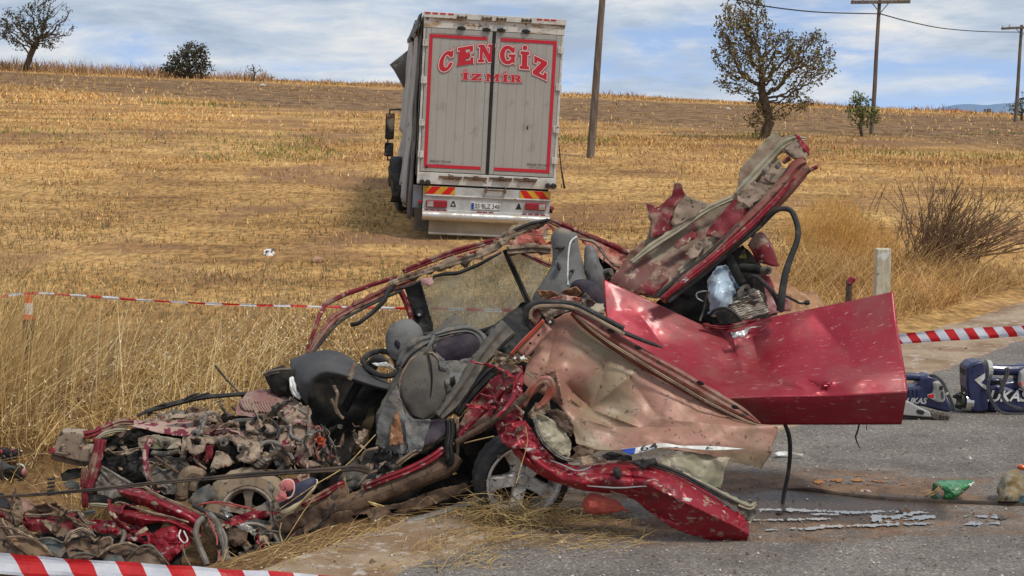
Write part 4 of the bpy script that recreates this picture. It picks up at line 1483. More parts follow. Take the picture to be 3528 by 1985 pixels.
 for (z0, z1) in ((1.28, 1.88), (.88, 1.20)):
  mr = bx('wing_mirror', mx - .11, mx + .10, ym - .10, ym + .05, z0, z1, m_blk, t, .03)
  bx('mirror_glass', mx - .092, mx + .082, ym - .106, ym - .1012, z0 + .025, z1 - .025, pm('mirror_glass', (.75, .77, .8), rough=.03, rvar=0, metal=1.0, bump=0) if 'mirror_glass' not in bpy.data.materials else bpy.data.materials['mirror_glass'], mr, 0)
 return t

build_truck()
# ------------------------------------------------------------------ trees
M_BARK = pm('grey_brown_bark', (.075, .052, .036), (.13, .095, .066), sc=9, rough=.95, bump=.6, bsc=22, bd=.02)

def leaf_material(name, cols):
 m = bpy.data.materials.new(name)
 m.use_nodes = True
 t = m.node_tree
 b = t.nodes['Principled BSDF']
 b.inputs['Roughness'].default_value = .6
 b.inputs['Specular IOR Level'].default_value = .3
 g = N(t, 'ShaderNodeNewGeometry')
 stops = [((i + .5) / len(cols), c) for i, c in enumerate(cols)]
 r = ramp(t, g.outputs['Random Per Island'], stops)
 t.links.new(r.outputs[0], b.inputs['Base Color'])
 return m

def grow(root, trunk, lobes, n_att, step=.12, infl=.9, kill=.22, seed=1, iters=140, droop=0.0):
 """space colonisation: returns nodes, parents"""
 r = np.random.default_rng(seed)
 att = []
 for (c, rad, w) in lobes:
  k = int(n_att * w)
  p = r.standard_normal((k * 3, 3))
  p /= np.linalg.norm(p, axis=1)[:, None]
  p *= (r.random((k * 3, 1)) ** (1 / 2.4))
  att.append(np.array(c) + p[:k] * np.array(rad))
 att = np.concatenate(att)
 nodes = [np.array(root, float)]
 par = [-1]
 for q in trunk:
  q = np.array(q, float)
  a = nodes[-1]
  n = max(1, int(np.linalg.norm(q - a) / step))
  for i in range(n):
   nodes.append(a + (q - a) * (i + 1) / n)
   par.append(len(nodes) - 2)
 P = np.array(nodes)
 par = list(par)
 near = np.full(len(att), 1e9)
 who = np.zeros(len(att), int)
 lo = 0
 for it in range(iters):
  D = np.linalg.norm(att[:, None] - P[None, lo:], axis=2)
  j = D.argmin(1)
  dm = D[np.arange(len(att)), j]
  up = dm < near
  near[up] = dm[up]
  who[up] = j[up] + lo
  lo = len(P)
  keep = near > kill
  att, near, who = att[keep], near[keep], who[keep]
  if len(att) == 0:
   break
  act = near < infl * (3 if it < 12 else 1)
  if not act.any():
   break
  new = {}
  for a, w in zip(att[act], who[act]):
   d = a - P[w]
   new.setdefault(w, []).append(d / np.linalg.norm(d))
  add = []
  for w, ds in new.items():
   d = np.mean(ds, 0) + r.normal(0, .28, 3)
   d[2] -= droop
   d /= np.linalg.norm(d) + 1e-9
   add.append(P[w] + d * step)
   par.append(w)
  P = np.concatenate([P, np.array(add)])
 return P, np.array(par)

def skeleton_mesh(P, par, r_tip, r_base, sides=5, expo=2.3):
 n = len(P)
 load = np.zeros(n)
 ch = [0] * n
 for i in range(n):
  if par[i] >= 0:
   ch[par[i]] += 1
 for i in range(n - 1, 0, -1):
  if ch[i] == 0:
   load[i] = 1
  load[par[i]] += load[i]
 rad = r_tip * np.maximum(load, 1) ** (1 / expo)
 rad *= np.where(rad > 0, 1, 1)
 k = r_base / rad[0]
 rad = r_tip + (rad - r_tip) * (r_base - r_tip) / max(rad[0] - r_tip, 1e-6)
 V, F = [], []
 for i in range(1, n):
  a, b = P[par[i]], P[i]
  d = Vector(b - a)
  if d.length < 1e-5:
   continue
  d.normalize()
  u = d.cross(Vector((0, 0, 1)) if abs(d.z) < .9 else Vector((1, 0, 0))).normalized()
  v = d.cross(u)
  s = sides if rad[i] > r_tip * 2.5 else 3
  ra = min(rad[par[i]], rad[i] * 1.25)
  o = len(V)
  for (c, rr) in ((a, ra), (b, rad[i])):
   for q in range(s):
    an = 2 * math.pi * q / s
    V.append(Vector(c) + u * (math.cos(an) * rr) + v * (math.sin(an) * rr))
  for q in range(s):
   F.append((o + q, o + (q + 1) % s, o + s + (q + 1) % s, o + s + q))
 tips = [i for i in range(n) if load[i] <= 2.01 and i > 0]
 return V, F, tips

def leaf_cloud(P, tips, per, size, spread, seed, keep=None):
 r = np.random.default_rng(seed)
 V, F = [], []
 for i in tips:
  if keep is not None and r.random() > keep(P[i]):
   continue
  for _ in range(r.poisson(per)):
   c = Vector(P[i] + r.normal(0, spread, 3))
   a = Vector(r.normal(0, 1, 3)).normalized()
   b = a.orthogonal().normalized()
   b.rotate(Matrix.Rotation(r.random() * 6.28, 3, a))
   s = size * (.6 + .8 * r.random())
   w = a.cross(b)
   o = len(V)
   V += [c - b * s, c + w * s * .45 + b * s * .1, c + b * s, c - w * s * .45 + b * s * .1]
   F.append((o, o + 1, o + 2, o + 3))
 return V, F

def make_tree(name, label, cat, base, trunk, lobes, n_att, leafm, per, size, spread, rt, rb, seed, keep=None, group=None, step=.12, infl=.9, kill=.22, droop=0, lean_mat=None):
 t = thing(name, label, cat, base, group)
 B = np.array(base)
 P, par = grow(B, [B + np.array(q) for q in trunk], [(B + np.array(c), r, w) for c, r, w in lobes], n_att, step, infl, kill, seed, droop=droop)
 V, F, tips = skeleton_mesh(P, par, rt, rb)
 mk('trunk', V, F, lean_mat or M_BARK, t)
 V, F = leaf_cloud(P, tips, per, size, spread, seed + 5, keep)
 if V:
  mk('crown', V, F, leafm, t, smooth=False)
 return t

L_OLIVE = leaf_material('autumn_olive_leaves', [(.10, .09, .025), (.16, .12, .03), (.20, .13, .04), (.13, .075, .03), (.09, .10, .03), (.22, .17, .05)])
L_DARK = leaf_material('dark_olive_leaves', [(.045, .045, .02), (.07, .062, .025), (.055, .04, .022), (.035, .042, .018)])
L_GREEN = leaf_material('fresh_green_leaves', [(.10, .13, .03), (.14, .17, .04), (.075, .10, .025), (.17, .18, .05)])

def at_ground(px, d):
 p = W(px, 400, d)
 return Vector((p.x, d, tz(p.x, d) - .03))

def px_off(b, x, y):
 """offset (m) from base b of a photograph pixel at the base's distance"""
 q = W(x, y, b.y) - b
 return (q.x, 0.0, q.z)

def build_trees():
 # two-lobed thorny tree on the right
 b = at_ground(2632, 47.0)
 o = lambda u, v: px_off(b, *cI(u, v))
 make_tree('field_tree', 'gnarled two-lobed tree with sparse rusty olive leaves standing right of the lorry', 'tree', b,
    [o(1192, 660), o(1172, 590), o(1150, 500)],
    [(o(1045, 130), (.95, 1.3, 1.0), .26), (o(1010, 260), (.9, 1.2, 1.0), .16), (o(1130, 330), (1.2, 1.4, 1.3), .24), (o(1340, 330), (1.25, 1.4, 1.1), .34), (o(1430, 300), (.7, .9, 1.0), .12),
    (o(1000, 430), (.7, .9, .6), .07), (o(1110, 640), (.42, .5, .7), .05), (o(1330, 540), (.8, .8, .45), .06)],
    1600, L_OLIVE, 7.0, .058, .085, .009, .17, 3, step=.11, infl=.8, kill=.24, droop=.05)
 # small green tree beside the middle pole
 b = at_ground(2972, 50.0)
 o = lambda u, v: px_off(b, *cI(u, v))
 make_tree('young_tree', 'small bright green tree with thin crooked stem beside the utility pole', 'tree', b,
    [o(1690, 730), o(1684, 690), o(1692, 660)], [(o(1690, 610), (.55, .6, .6), .55), (o(1660, 560), (.4, .4, .45), .22), (o(1745, 630), (.35, .4, .4), .22)],
    330, L_GREEN, 8.0, .055, .07, .008, .055, 9, step=.09, infl=.6, kill=.17)
 # half-bare leaning tree on the left skyline
 b = at_ground(90, 104.0)
 o = lambda u, v: px_off(b, *cH(u, v))
 make_tree('skyline_tree', 'leaning half-bare tree on the left end of the skyline', 'tree', b,
    [o(185, 360), o(212, 300), o(232, 250)], [(o(125, 170), (1.9, 1.8, 1.5), .33), (o(200, 230), (2.0, 2.0, 1.0), .2), (o(320, 130), (1.9, 1.8, 2.1), .36), (o(330, 240), (1.3, 1.5, .9), .14)],
    1200, L_DARK, 7.0, .10, .14, .018, .24, 21, keep=lambda p: .95 if p[0] < b.x + 2.1 else .12, step=.2, infl=1.6, kill=.40)
 b = at_ground(645, 104.0)
 o = lambda u, v: px_off(b, *cH(u, v))
 make_tree('skyline_bush', 'rounded dark bushy tree on the skyline left of the lorry', 'bush', b, [o(1170, 440), o(1180, 400)],
    [(o(1175, 385), (1.7, 1.7, 1.15), .5), (o(1215, 325), (1.15, 1.2, .85), .25), (o(1080, 432), (1.0, 1.2, .5), .15), (o(1270, 437), (.8, 1.0, .4), .12)],
    800, L_DARK, 11.0, .11, .14, .016, .20, 33, step=.2, infl=1.5, kill=.36)
 b = at_ground(877, 103.0)
 o = lambda u, v: px_off(b, *cH(u, v))
 make_tree('dead_sapling', 'tiny dark sapling on the skyline between the bush and the lorry', 'sapling', b, [o(1588, 455), o(1582, 440)], [(o(1585, 430), (.85, .7, .5), 1)],
    60, L_DARK, 1.0, .09, .1, .02, .06, 41, step=.18, infl=1.2, kill=.3)
 b = at_ground(3520, 80.0)
 o = lambda u, v: px_off(b, *cI(u, v))
 make_tree('grey_shrub', 'grey green shrub behind the rightmost utility pole', 'bush', b, [o(2565, 600)], [(o(2552, 580), (.7, .7, .6), .6), (o(2590, 570), (.7, .8, .8), .4)],
    260, leaf_material('grey_leaves', [(.16, .17, .13), (.11, .12, .08), (.2, .2, .17)]), 4, .10, .15, .012, .07, 43, step=.15, infl=1.0, kill=.3)
 for i, (px, py, h, lab) in enumerate(((3157, 384, .7, 'small dark bush on the right skyline beside the blue hills'), (18, 232, .9, 'dark tree tops peeping over the skyline at the far left'))):
  b = at_ground(px, 118.0 if i == 0 else 116)
  b.z -= .3
  make_tree('far_bush', lab, 'bush', b, [(0, 0, h * .3)], [((0, 0, h * .55), (h * .8, h * .6, h * .45), 1)], 200, L_DARK, 4, .10, .1, .016, .08, 51 + i, step=.18, infl=1.2, kill=.3)

build_trees()

# ------------------------------------------------------------------ poles and wires
M_WOOD = pm('weathered_pole_wood', (.115, .085, .065), (.20, .155, .12), sc=3, c3=(.05, .035, .03), sc3=12, lo3=.6, hi3=.7, rough=.9, bump=.4, stretch=(4, 4, .5), bstretch=(6, 6, .4))

def build_poles():
 tops = []
 specs = [((2032, 538), 40.0, (2080, -60), .115, None, 'tall bare wooden pole just right of the lorry, cut off by the frame'),
    ((3000, 500), 52.0, (3031, -6), .085, ((2932, 8), (3136, 6)), 'wooden utility pole with full crossarm beside the small green tree'),
    ((3497, 431), 75.0, (3520, 86), .10, ((3450, 99), (3590, 92)), 'wooden utility pole with crossarm at the right frame edge')]
 for (bs, d, tp, r, arm, lab) in specs:
  p = W(bs[0], bs[1], d)
  z0 = tz(p.x, p.y) - .2
  t = thing('utility_pole', lab, 'pole', (p.x, p.y, z0), 'utility poles along the field')
  q = W(tp[0], tp[1], d)
  up = (q - Vector((p.x, p.y, p.z)))
  vs, fs = tube3([Vector((p.x, p.y, z0)), p + up * .33 + Vector((.015, 0, 0)), p + up * .66, q], [r, r * .93, r * .84, r * .74], 12, 16)
  mk('pole', vs, fs, M_WOOD, t)
  if arm:
   a, b = W(*arm[0], d - .12), W(*arm[1], d - .12)
   dv = (b - a).normalized()
   v, f = boxv(-.5 * (b - a).length, .5 * (b - a).length, -.05, .05, -.06, .06)
   M = Matrix.Translation((a + b) / 2) @ Vector((1, 0, 0)).rotation_difference(dv).to_matrix().to_4x4()
   mk('crossarm', [M @ Vector(x) for x in v], f, M_WOOD, t, False, 0, .01)
   mid = (a + b) / 2
   for s in (-.25, .25):
    e = mid + dv * (s * (b - a).length * .62)
    vs, fs = tube3([e, Vector((q.x, d - .12, mid.z - .62 * (b - a).length * .30))], .018, 6)
    mk('brace', vs, fs, MAT['grey_metal'], t)
   for s in (-.47, -.30, .30, .47):
    e = mid + dv * (s * (b - a).length)
    vv, ff = lathe([(0, 0), (.02, 0), (.05, .06), (.035, .10), (.05, .14), (0, .20)], 10)
    mk('insulator', [e + Vector((x.x, x.z, x.y + .05)) for x in vv], ff, MAT['white'], t)
   tops.append(mid)
 # hanging wires
 d2, d3 = 52.0, 75.0

 def wire(pts, lab):
  vs, fs = tube3(pts, .022, 6, 24)
  o = mk('overhead_wire', vs, fs, MAT['rubber'])
  tag(o, lab, 'wire', 'overhead wires between the poles')
 wire([W(2380, -30, 40.0), W(2530, -2, 42), W(2640, 22, 45), W(2820, 42, 48.5), W(3028, 48, d2 - .12)], 'sagging dark overhead wire running left from the middle utility pole')
 wire([W(3033, 48, d2 - .1), W(3130, 74, 57), W(3250, 98, 63), W(3390, 109, 69.5), W(3517, 111, d3 - .15)], 'sagging dark overhead wire between the middle and right utility poles')

build_poles()

# ------------------------------------------------------------------ far house, small things on the field
def build_far():
 p = W(3305, 386, 190.0)
 t = thing('red_roofed_house', 'house with low red roof just showing over the crest at the right', 'house', (p.x, 190, tz(p.x, 190)))
 c = lambda px, py, dd=0: W(px, py, 190 + dd)
 zb = tz(p.x, 190) - .5
 A, Bp = c(3265, 386), c(3352, 386)
 v, f = boxv(A.x + .3, Bp.x - .3, 190, 196, zb, A.z)
 mk('wall', v, f, pm('cream_render', (.55, .47, .38), rough=.9, bump=.1), t, False)
 tp = c(3305, 376)
 V = [(A.x, 189.6, A.z), (Bp.x, 189.6, A.z), (Bp.x, 196.4, A.z), (A.x, 196.4, A.z), (tp.x - .5, 193, tp.z), (tp.x + .5, 193, tp.z)]
 mk('roof', V, [(0, 1, 5, 4), (1, 2, 5), (2, 3, 4, 5), (3, 0, 4), (3, 2, 1, 0)], pm('red_tile_roof', (.36, .09, .06), (.28, .07, .05), sc=3, rough=.8, bump=.2), t, False)
 # tiny ruin beside it
 a = W(3410, 391, 150.0)
 vs, fs = join([boxv(a.x - .22, a.x + .12, 150, 150.4, tz(a.x, 150) - .3, W(3410, 375, 150).z), boxv(a.x - .6, a.x - .42, 150, 150.2, tz(a.x, 150) - .3, W(3404, 376, 150).z)])
 o = mk('old_posts', vs, fs, M_WOOD, smooth=False)
 tag(o, 'pair of dark old posts standing on the crest before the blue hills', 'posts')

 def rock(name, px, py, w, h, mat, lab, cat='stone', seed=0, group=None):
  g = GP(px, py)
  m = w * g.y / FOC
  k = h * g.y / FOC
  bm = bmesh.new()
  bmesh.ops.create_icosphere(bm, subdivisions=2, radius=1)
  V = []
  for v in bm.verts:
   q = v.co.copy()
   r = 1 + .35 * noise.noise(q * 1.4 + Vector((seed, 0, 0)))
   V.append(g + Vector((q.x * r * m / 2, q.y * r * m / 2, q.z * r * k / 2 + k * .3)))
  F = [tuple(x.index for x in f.verts) for f in bm.faces]
  bm.free()
  o = mk(name, V, F, mat, smooth=False)
  tag(o, lab, cat, group)
 st = pm('pale_limestone', (.58, .54, .46), (.42, .36, .28), sc=3, rough=.9, bump=.3)
 pk = pm('pink_brown_clod', (.42, .24, .15), (.33, .18, .11), sc=4, rough=.95, bump=.4)
 rock('field_stone', 905, 298, 22, 11, st, 'white stone on the ploughed strip below the skyline, left of its pair', seed=1)
 rock('field_stone', 940, 268, 18, 8, st, 'white stone near the skyline just above the ploughed strip', seed=2)
 rock('field_stone', 2508, 378, 16, 10, st, 'white stone in the field left of the two-lobed tree', seed=3)
 rock('earth_clod', 1092, 905, 38, 26, pk, 'pinkish brown stone lying in the field left of the lorry shadow', seed=4)
 # crushed printed carton
 g = GP(928, 880)
 w = .20
 o = sheet('crushed_carton', lambda u, v: (u, v), [(908, 862, g.y), (930, 858, g.y - .02), (944, 855, g.y), (946, 885, g.y - .03), (930, 892, g.y), (912, 895, g.y)], pm('black_white_print', (.78, .78, .76), (.04, .04, .045), sc=16, lo=.52, hi=.55, rough=.5, bump=.1), d=g.y, amp=.05, sc=9, step=5, thick=.01)
 tag(o, 'crushed black and white carton lying in the stubble left of the lorry', 'carton')
 # earth heap behind the cable
 V, F = [], []
 b = W(2690, 1100, 15.6)
 n = 26
 for i in range(n):
  for j in range(n):
   x, y = -1 + 2 * i / (n - 1), -1 + 2 * j / (n - 1)
   h = max(0, 1 - x * x - y * y) ** .8 * .80 * (1 + .5 * noise.noise(Vector((x * 2, y * 2, 1))) + .25 * noise.noise(Vector((x * 6, y * 6, 1))))
   px, py = b.x + x * .8, 15.6 + y * .8
   V.append((px, py, tz(px, py) - .03 + h))
 for i in range(n - 1):
  for j in range(n - 1):
   F.append((i * n + j, (i + 1) * n + j, (i + 1) * n + j + 1, i * n + j + 1))
 o = mk('earth_heap', V, F, pm('orange_earth', (.40, .22, .12), (.28, .14, .075), sc=6, c3=(.5, .33, .2), sc3=20, lo3=.58, hi3=.64, rough=.95, bump=.8, bsc=30, bd=.02), smooth=True)
 tag(o, 'heap of crumbly orange earth behind the black cable loop', 'earth heap')

build_far()

# ------------------------------------------------------------------ verge: post, stake, shrubs, tape, cone
def build_verge():
 # concrete marker post
 a = W(3030, 858, 15.2)
 x0, x1 = W(3021, 900, 15.2).x, W(3071, 900, 15.2).x
 zt_, z0 = a.z, tz(x0, 15.2) - .1
 c = lambda f: z0 + (zt_ - z0) * f
 V, F = [], []
 m = pm('weathered_concrete_post', (.56, .50, .37), (.42, .36, .25), sc=8, c3=(.20, .15, .10), sc3=16, lo3=.62, hi3=.68, c4=(.66, .64, .60), sc4=5, lo4=.6, hi4=.66, rough=.9, bump=.4, stretch=(3, 3, .8))
 o = mk('marker_post', *boxv(x0, x1, 15.2, 15.2 + .12, z0, zt_), m, smooth=False, bevel=.012)
 tag(o, 'pale concrete marker post standing behind the big red panel', 'post')
 # broken red stake
 t0 = W(2922, 1075, 13.0)
 t1 = W(2926, 965, 13.0)
 t = thing('broken_stake', 'broken dark stake with a red tip standing behind the red panel', 'stake', (t0.x, 13.0, tz(t0.x, 13) - .05))
 vs, fs = tube3([Vector((t0.x, 13, tz(t0.x, 13) - .05)), t0, t1], [.032, .032, .030], 8)
 mk('shaft', vs, fs, MAT['rust'], t)
 vs, fs = tube3([t1 + Vector((-.005, -.01, -.03)), t1 + Vector((.03, -.01, .015)), t1 + Vector((.028, 0, .03))], [.030, .036, .012], 7)
 mk('tip', vs, fs, MAT['red'], t)
 # dead thistle-like shrub
 b = GP(3175, 905)
 r = np.random.default_rng(5)
 t = thing('dead_shrub', 'tall dead brown thistle shrub leaning right behind the marker post', 'shrub', b)
 V, F, HV, HF = [], [], [], []
 for i in range(125):
  ax = r.normal(.55, .42)
  ay = r.normal(0, .25)
  L = .75 + .75 * r.random()
  if i < 12:
   ax = r.normal(.15, .1)
  bx_ = b + Vector((r.normal(.2, .30), r.normal(0, .18), 0))
  pts = []
  for k in range(6):
   f = k / 5
   pts.append(bx_ + Vector((ax * L * f + .03 * r.normal(), ay * L * f + .02 * r.normal(), L * f * (1 - .35 * abs(ax)) * (1 - .1 * f * abs(ax)) + .015 * r.normal())))
  v, f_ = tube3(pts, np.linspace(.0105, .005, 6), 4, None, False)
  o = len(V)
  V += v
  F += [tuple(q + o for q in x) for x in f_]
  for k in range(2, 6):
   if r.random() < .75:
    e = pts[k] + Vector((r.normal(0, .09), r.normal(0, .06), .03 + .05 * r.random()))
    v, f_ = tube3([pts[k - 1], e], [.006, .005], 3, None, False)
    o = len(V)
    V += v
    F += [tuple(q + o for q in x) for x in f_]
    ends = [e]
   else:
    ends = []
   if k == 5:
    ends.append(pts[5])
   for e in ends:
    for w in range(5):
     d = Vector(r.normal(0, 1, 3)).normalized() * .032
     o = len(HV)
     HV += [e, e + d + Vector((.006, 0, .004)), e + d * 1.2 + Vector((0, .006, -.004))]
     HF.append((o, o + 1, o + 2))
 mk('stems', V, F, pm('dead_stem', (.135, .075, .038), (.22, .13, .068), sc=9, rough=.9, bump=.2), t)
 mk('seed_heads', HV, HF, pm('dry_seed_head', (.20, .13, .085), (.36, .28, .2), sc=14, rough=.9, bump=0), t, False)
 # fine golden bush
 b = GP(2895, 900)
 P = np.array(b)
 n = 15000
 q = r.standard_normal((n, 3))
 q /= np.linalg.norm(q, axis=1)[:, None]
 q *= r.random((n, 1)) ** .45
 pos = P + q * np.array([.98, .7, .48]) + np.array([0, 0, .40])
 pos[:, 2] += -.18 * (pos[:, 0] - P[0]) + .10 * np.sin(pos[:, 0] * 4)
 ok = pos[:, 2] > P[2]
 pos = pos[ok]
 m = len(pos)
 o = blades('golden_bush', pos, .05 + .10 * r.random(m), r.normal(.3, .9, m), r.random(m), .0016 + .0014 * r.random(m), tints(m, np.array([[.56, .31, .08], [.48, .25, .065], [.62, .38, .12]])), seg=1)
 del o['kind']
 tag(o, 'soft golden dry bush between the torn panel and the dead shrub', 'bush')
 # small dead sprig left of the shrub
 g = GP(3010, 760)
 V, F = [], []
 for (u, v, e, f2) in ((2995, 690, 3050, 618), (3020, 700, 3058, 616), (3012, 690, 3066, 624)):
  vv, ff = tube3([W(u, v + 30, g.y), W((u + e) / 2 + 4, (v + f2) / 2, g.y), W(e, f2, g.y)], [.008, .006, .004], 4, 8)
  o = len(V)
  V += vv
  F += [tuple(q + o for q in x) for x in ff]
 o = mk('dead_sprig', V, F, bpy.data.materials['dead_stem'])
 tag(o, 'thin dead sprig standing alone left of the dead thistle shrub', 'sprig')

build_verge()

# ------------------------------------------------------------------ barrier tape
def tape(name, top, bot, d, period, slant, lab, twist=0.0, n=120, dvar=0.0, phase=0.0, flat_w=None):
 """printed plastic tape: real strip, red and white faces cut on the slant"""
 t = np.array(top, float)
 b = np.array(bot, float)
 dd = np.linspace(d[0], d[1], n)
 T, B = catmull(t, n), catmull(b, n)
 P0 = [W(*T[i, :2], dd[i] + dvar * noise.noise(Vector((i * .09, 0, 0)))) for i in range(n)]
 P1 = [W(*B[i, :2], dd[i] + dvar * noise.noise(Vector((i * .09, 5, 0))) - .01) for i in range(n)]
 L = np.concatenate([[0], np.cumsum([(P0[i] - P0[i - 1]).length for i in range(1, n)])])
 total = L[-1]

 def at(P, s):
  return Vector([float(np.interp(s, L, [p[k] for p in P])) for k in range(3)])
 V, F, M = [], [], []
 K = 6
 s = -slant - period + phase
 col = 0
 sub = 4
 while s < total + slant:
  for q in range(sub):
   a, e = s + period * q / sub, s + period * (q + 1) / sub
   for j in range(K):
    f0, f1 = j / K, (j + 1) / K
    pts = []
    for (ss, ff) in ((a, f0), (e, f0), (e, f1), (a, f1)):
     x = min(max(ss + slant * (1 - ff), 0), total)
     pt = at(P0, x) * (1 - ff) + at(P1, x) * ff
     pt += Vector((0, .012 * noise.noise(Vector((x * 8, ff * 2, d[0]))), .005 * noise.noise(Vector((x * 5, ff * 1.5, 3)))))
     pt.y += .012 * math.sin(ff * 5 + x * 2.1) + twist * math.sin(ff * 3.1) * math.sin(x * 3)
     pts.append(pt)
    if (pts[1] - pts[0]).length < 1e-5 and (pts[2] - pts[3]).length < 1e-5:
     continue
    o = len(V)
    V += pts
    F.append((o, o + 3, o + 2, o + 1))
    M.append(col % 2)
  s += period
  col += 1
 o = mk(name, V, F, None, smooth=True, thick=0.0, mats=TAPE, fmat=M)
 tag(o, lab, 'barrier tape', 'red and white barrier tapes')
 return o

TAPE = [pm('tape_red', (.66, .022, .022), (.56, .02, .025), sc=20, rough=.35, bump=.08, bsc=40), pm('tape_white', (.74, .75, .80), (.66, .67, .74), sc=14, rough=.35, bump=.08, bsc=40)]

def translucent(m, w):
 t = m.node_tree
 b, out = t.nodes['Principled BSDF'], t.nodes['Material Output']
 tr, mx = N(t, 'ShaderNodeBsdfTranslucent'), N(t, 'ShaderNodeMixShader', i_0=w)
 src = b.inputs['Base Color'].links[0].from_socket
 t.links.new(src, tr.inputs['Color'])
 t.links.new(b.outputs[0], mx.inputs[1])
 t.links.new(tr.outputs[0], mx.inputs[2])
 t.links.new(mx.outputs[0], out.inputs['Surface'])

for m_ in TAPE:
 translucent(m_, .38)

def build_tapes():
 e = lambda p: cM(*p)
 tape('barrier_tape', [e((-160, 1226)), e((0, 1236)), e((500, 1278)), e((1100, 1322)), e((1896, 1376)), cN(600, 1398), cN(1240, 1432), cN(1900, 1475)],
   [e((-160, 1412)), e((0, 1420)), e((500, 1456)), e((1100, 1506)), e((1896, 1570)), cN(600, 1590), cN(1240, 1620), cN(1900, 1660)], (5.2, 5.35), .098, -.06,
   'taut red and white barrier tape crossing the lower left foreground', n=60)
 f = lambda p: cF(*p)
 tape('barrier_tape', [f((640, 226)), f((740, 220)), f((960, 201)), f((1240, 186)), f((1365, 180)), f((1520, 172))], [f((640, 276)), f((740, 270)), f((960, 258)), f((1240, 242)), f((1365, 236)), f((1520, 230))], (10.1, 9.55), .066, -.045,
   'red and white barrier tape stretched to the right from the big red panel', n=60)
 g = cJ
 top = [(-160, 470), (0, 454), (110, 434), (290, 428), (480, 442), (730, 454), (1000, 476), (1400, 498), (1800, 512), (2200, 524), (2500, 530)]
 wd = [14, 14, 18, 14, 12, 20, 14, 12, 12, 12, 12]
 T_ = [g(*p) for p in top] + [cG(1330, 682), cG(1700, 694), cG(2100, 716)]
 B_ = [g(p[0], p[1] + w * 1.15) for p, w in zip(top, wd)] + [cG(1330, 706), cG(1700, 716), cG(2100, 740)]
 tape('barrier_tape', T_, B_, (13.9, 13.2), .17, -.02, 'thin twisted red and white barrier tape running through the field behind the wreck', n=90, twist=.01)
 # orange and white stand holding the tape
 p = W(*cJ(198, 440), 13.7)
 z0 = tz(p.x, 13.7)
 t = thing('barrier_stand', 'orange and white plastic barrier stand half hidden in tall grass at the left', 'stand', (p.x, 13.7, z0))
 orange, white = pm('orange_plastic', (.72, .10, .02), rough=.45, bump=0), MAT['white']
 z = [W(*cJ(198, v), 13.7).z for v in (452, 505, 585, 618)]
 for nm, a, b, r, mt in (('orange_sleeve', z[1], z[0], .030, orange), ('white_sleeve', z[2], z[1], .04, white), ('orange_sleeve', z[3], z[2], .05, orange), ('foot', z0, z[3], .06, MAT['rubber'])):
  vs, fs = tube3([Vector((p.x, 13.7, a)), Vector((p.x, 13.7, b))], [r * 1.15, r], 14)
  mk(nm, vs, fs, mt, t)

build_tapes()
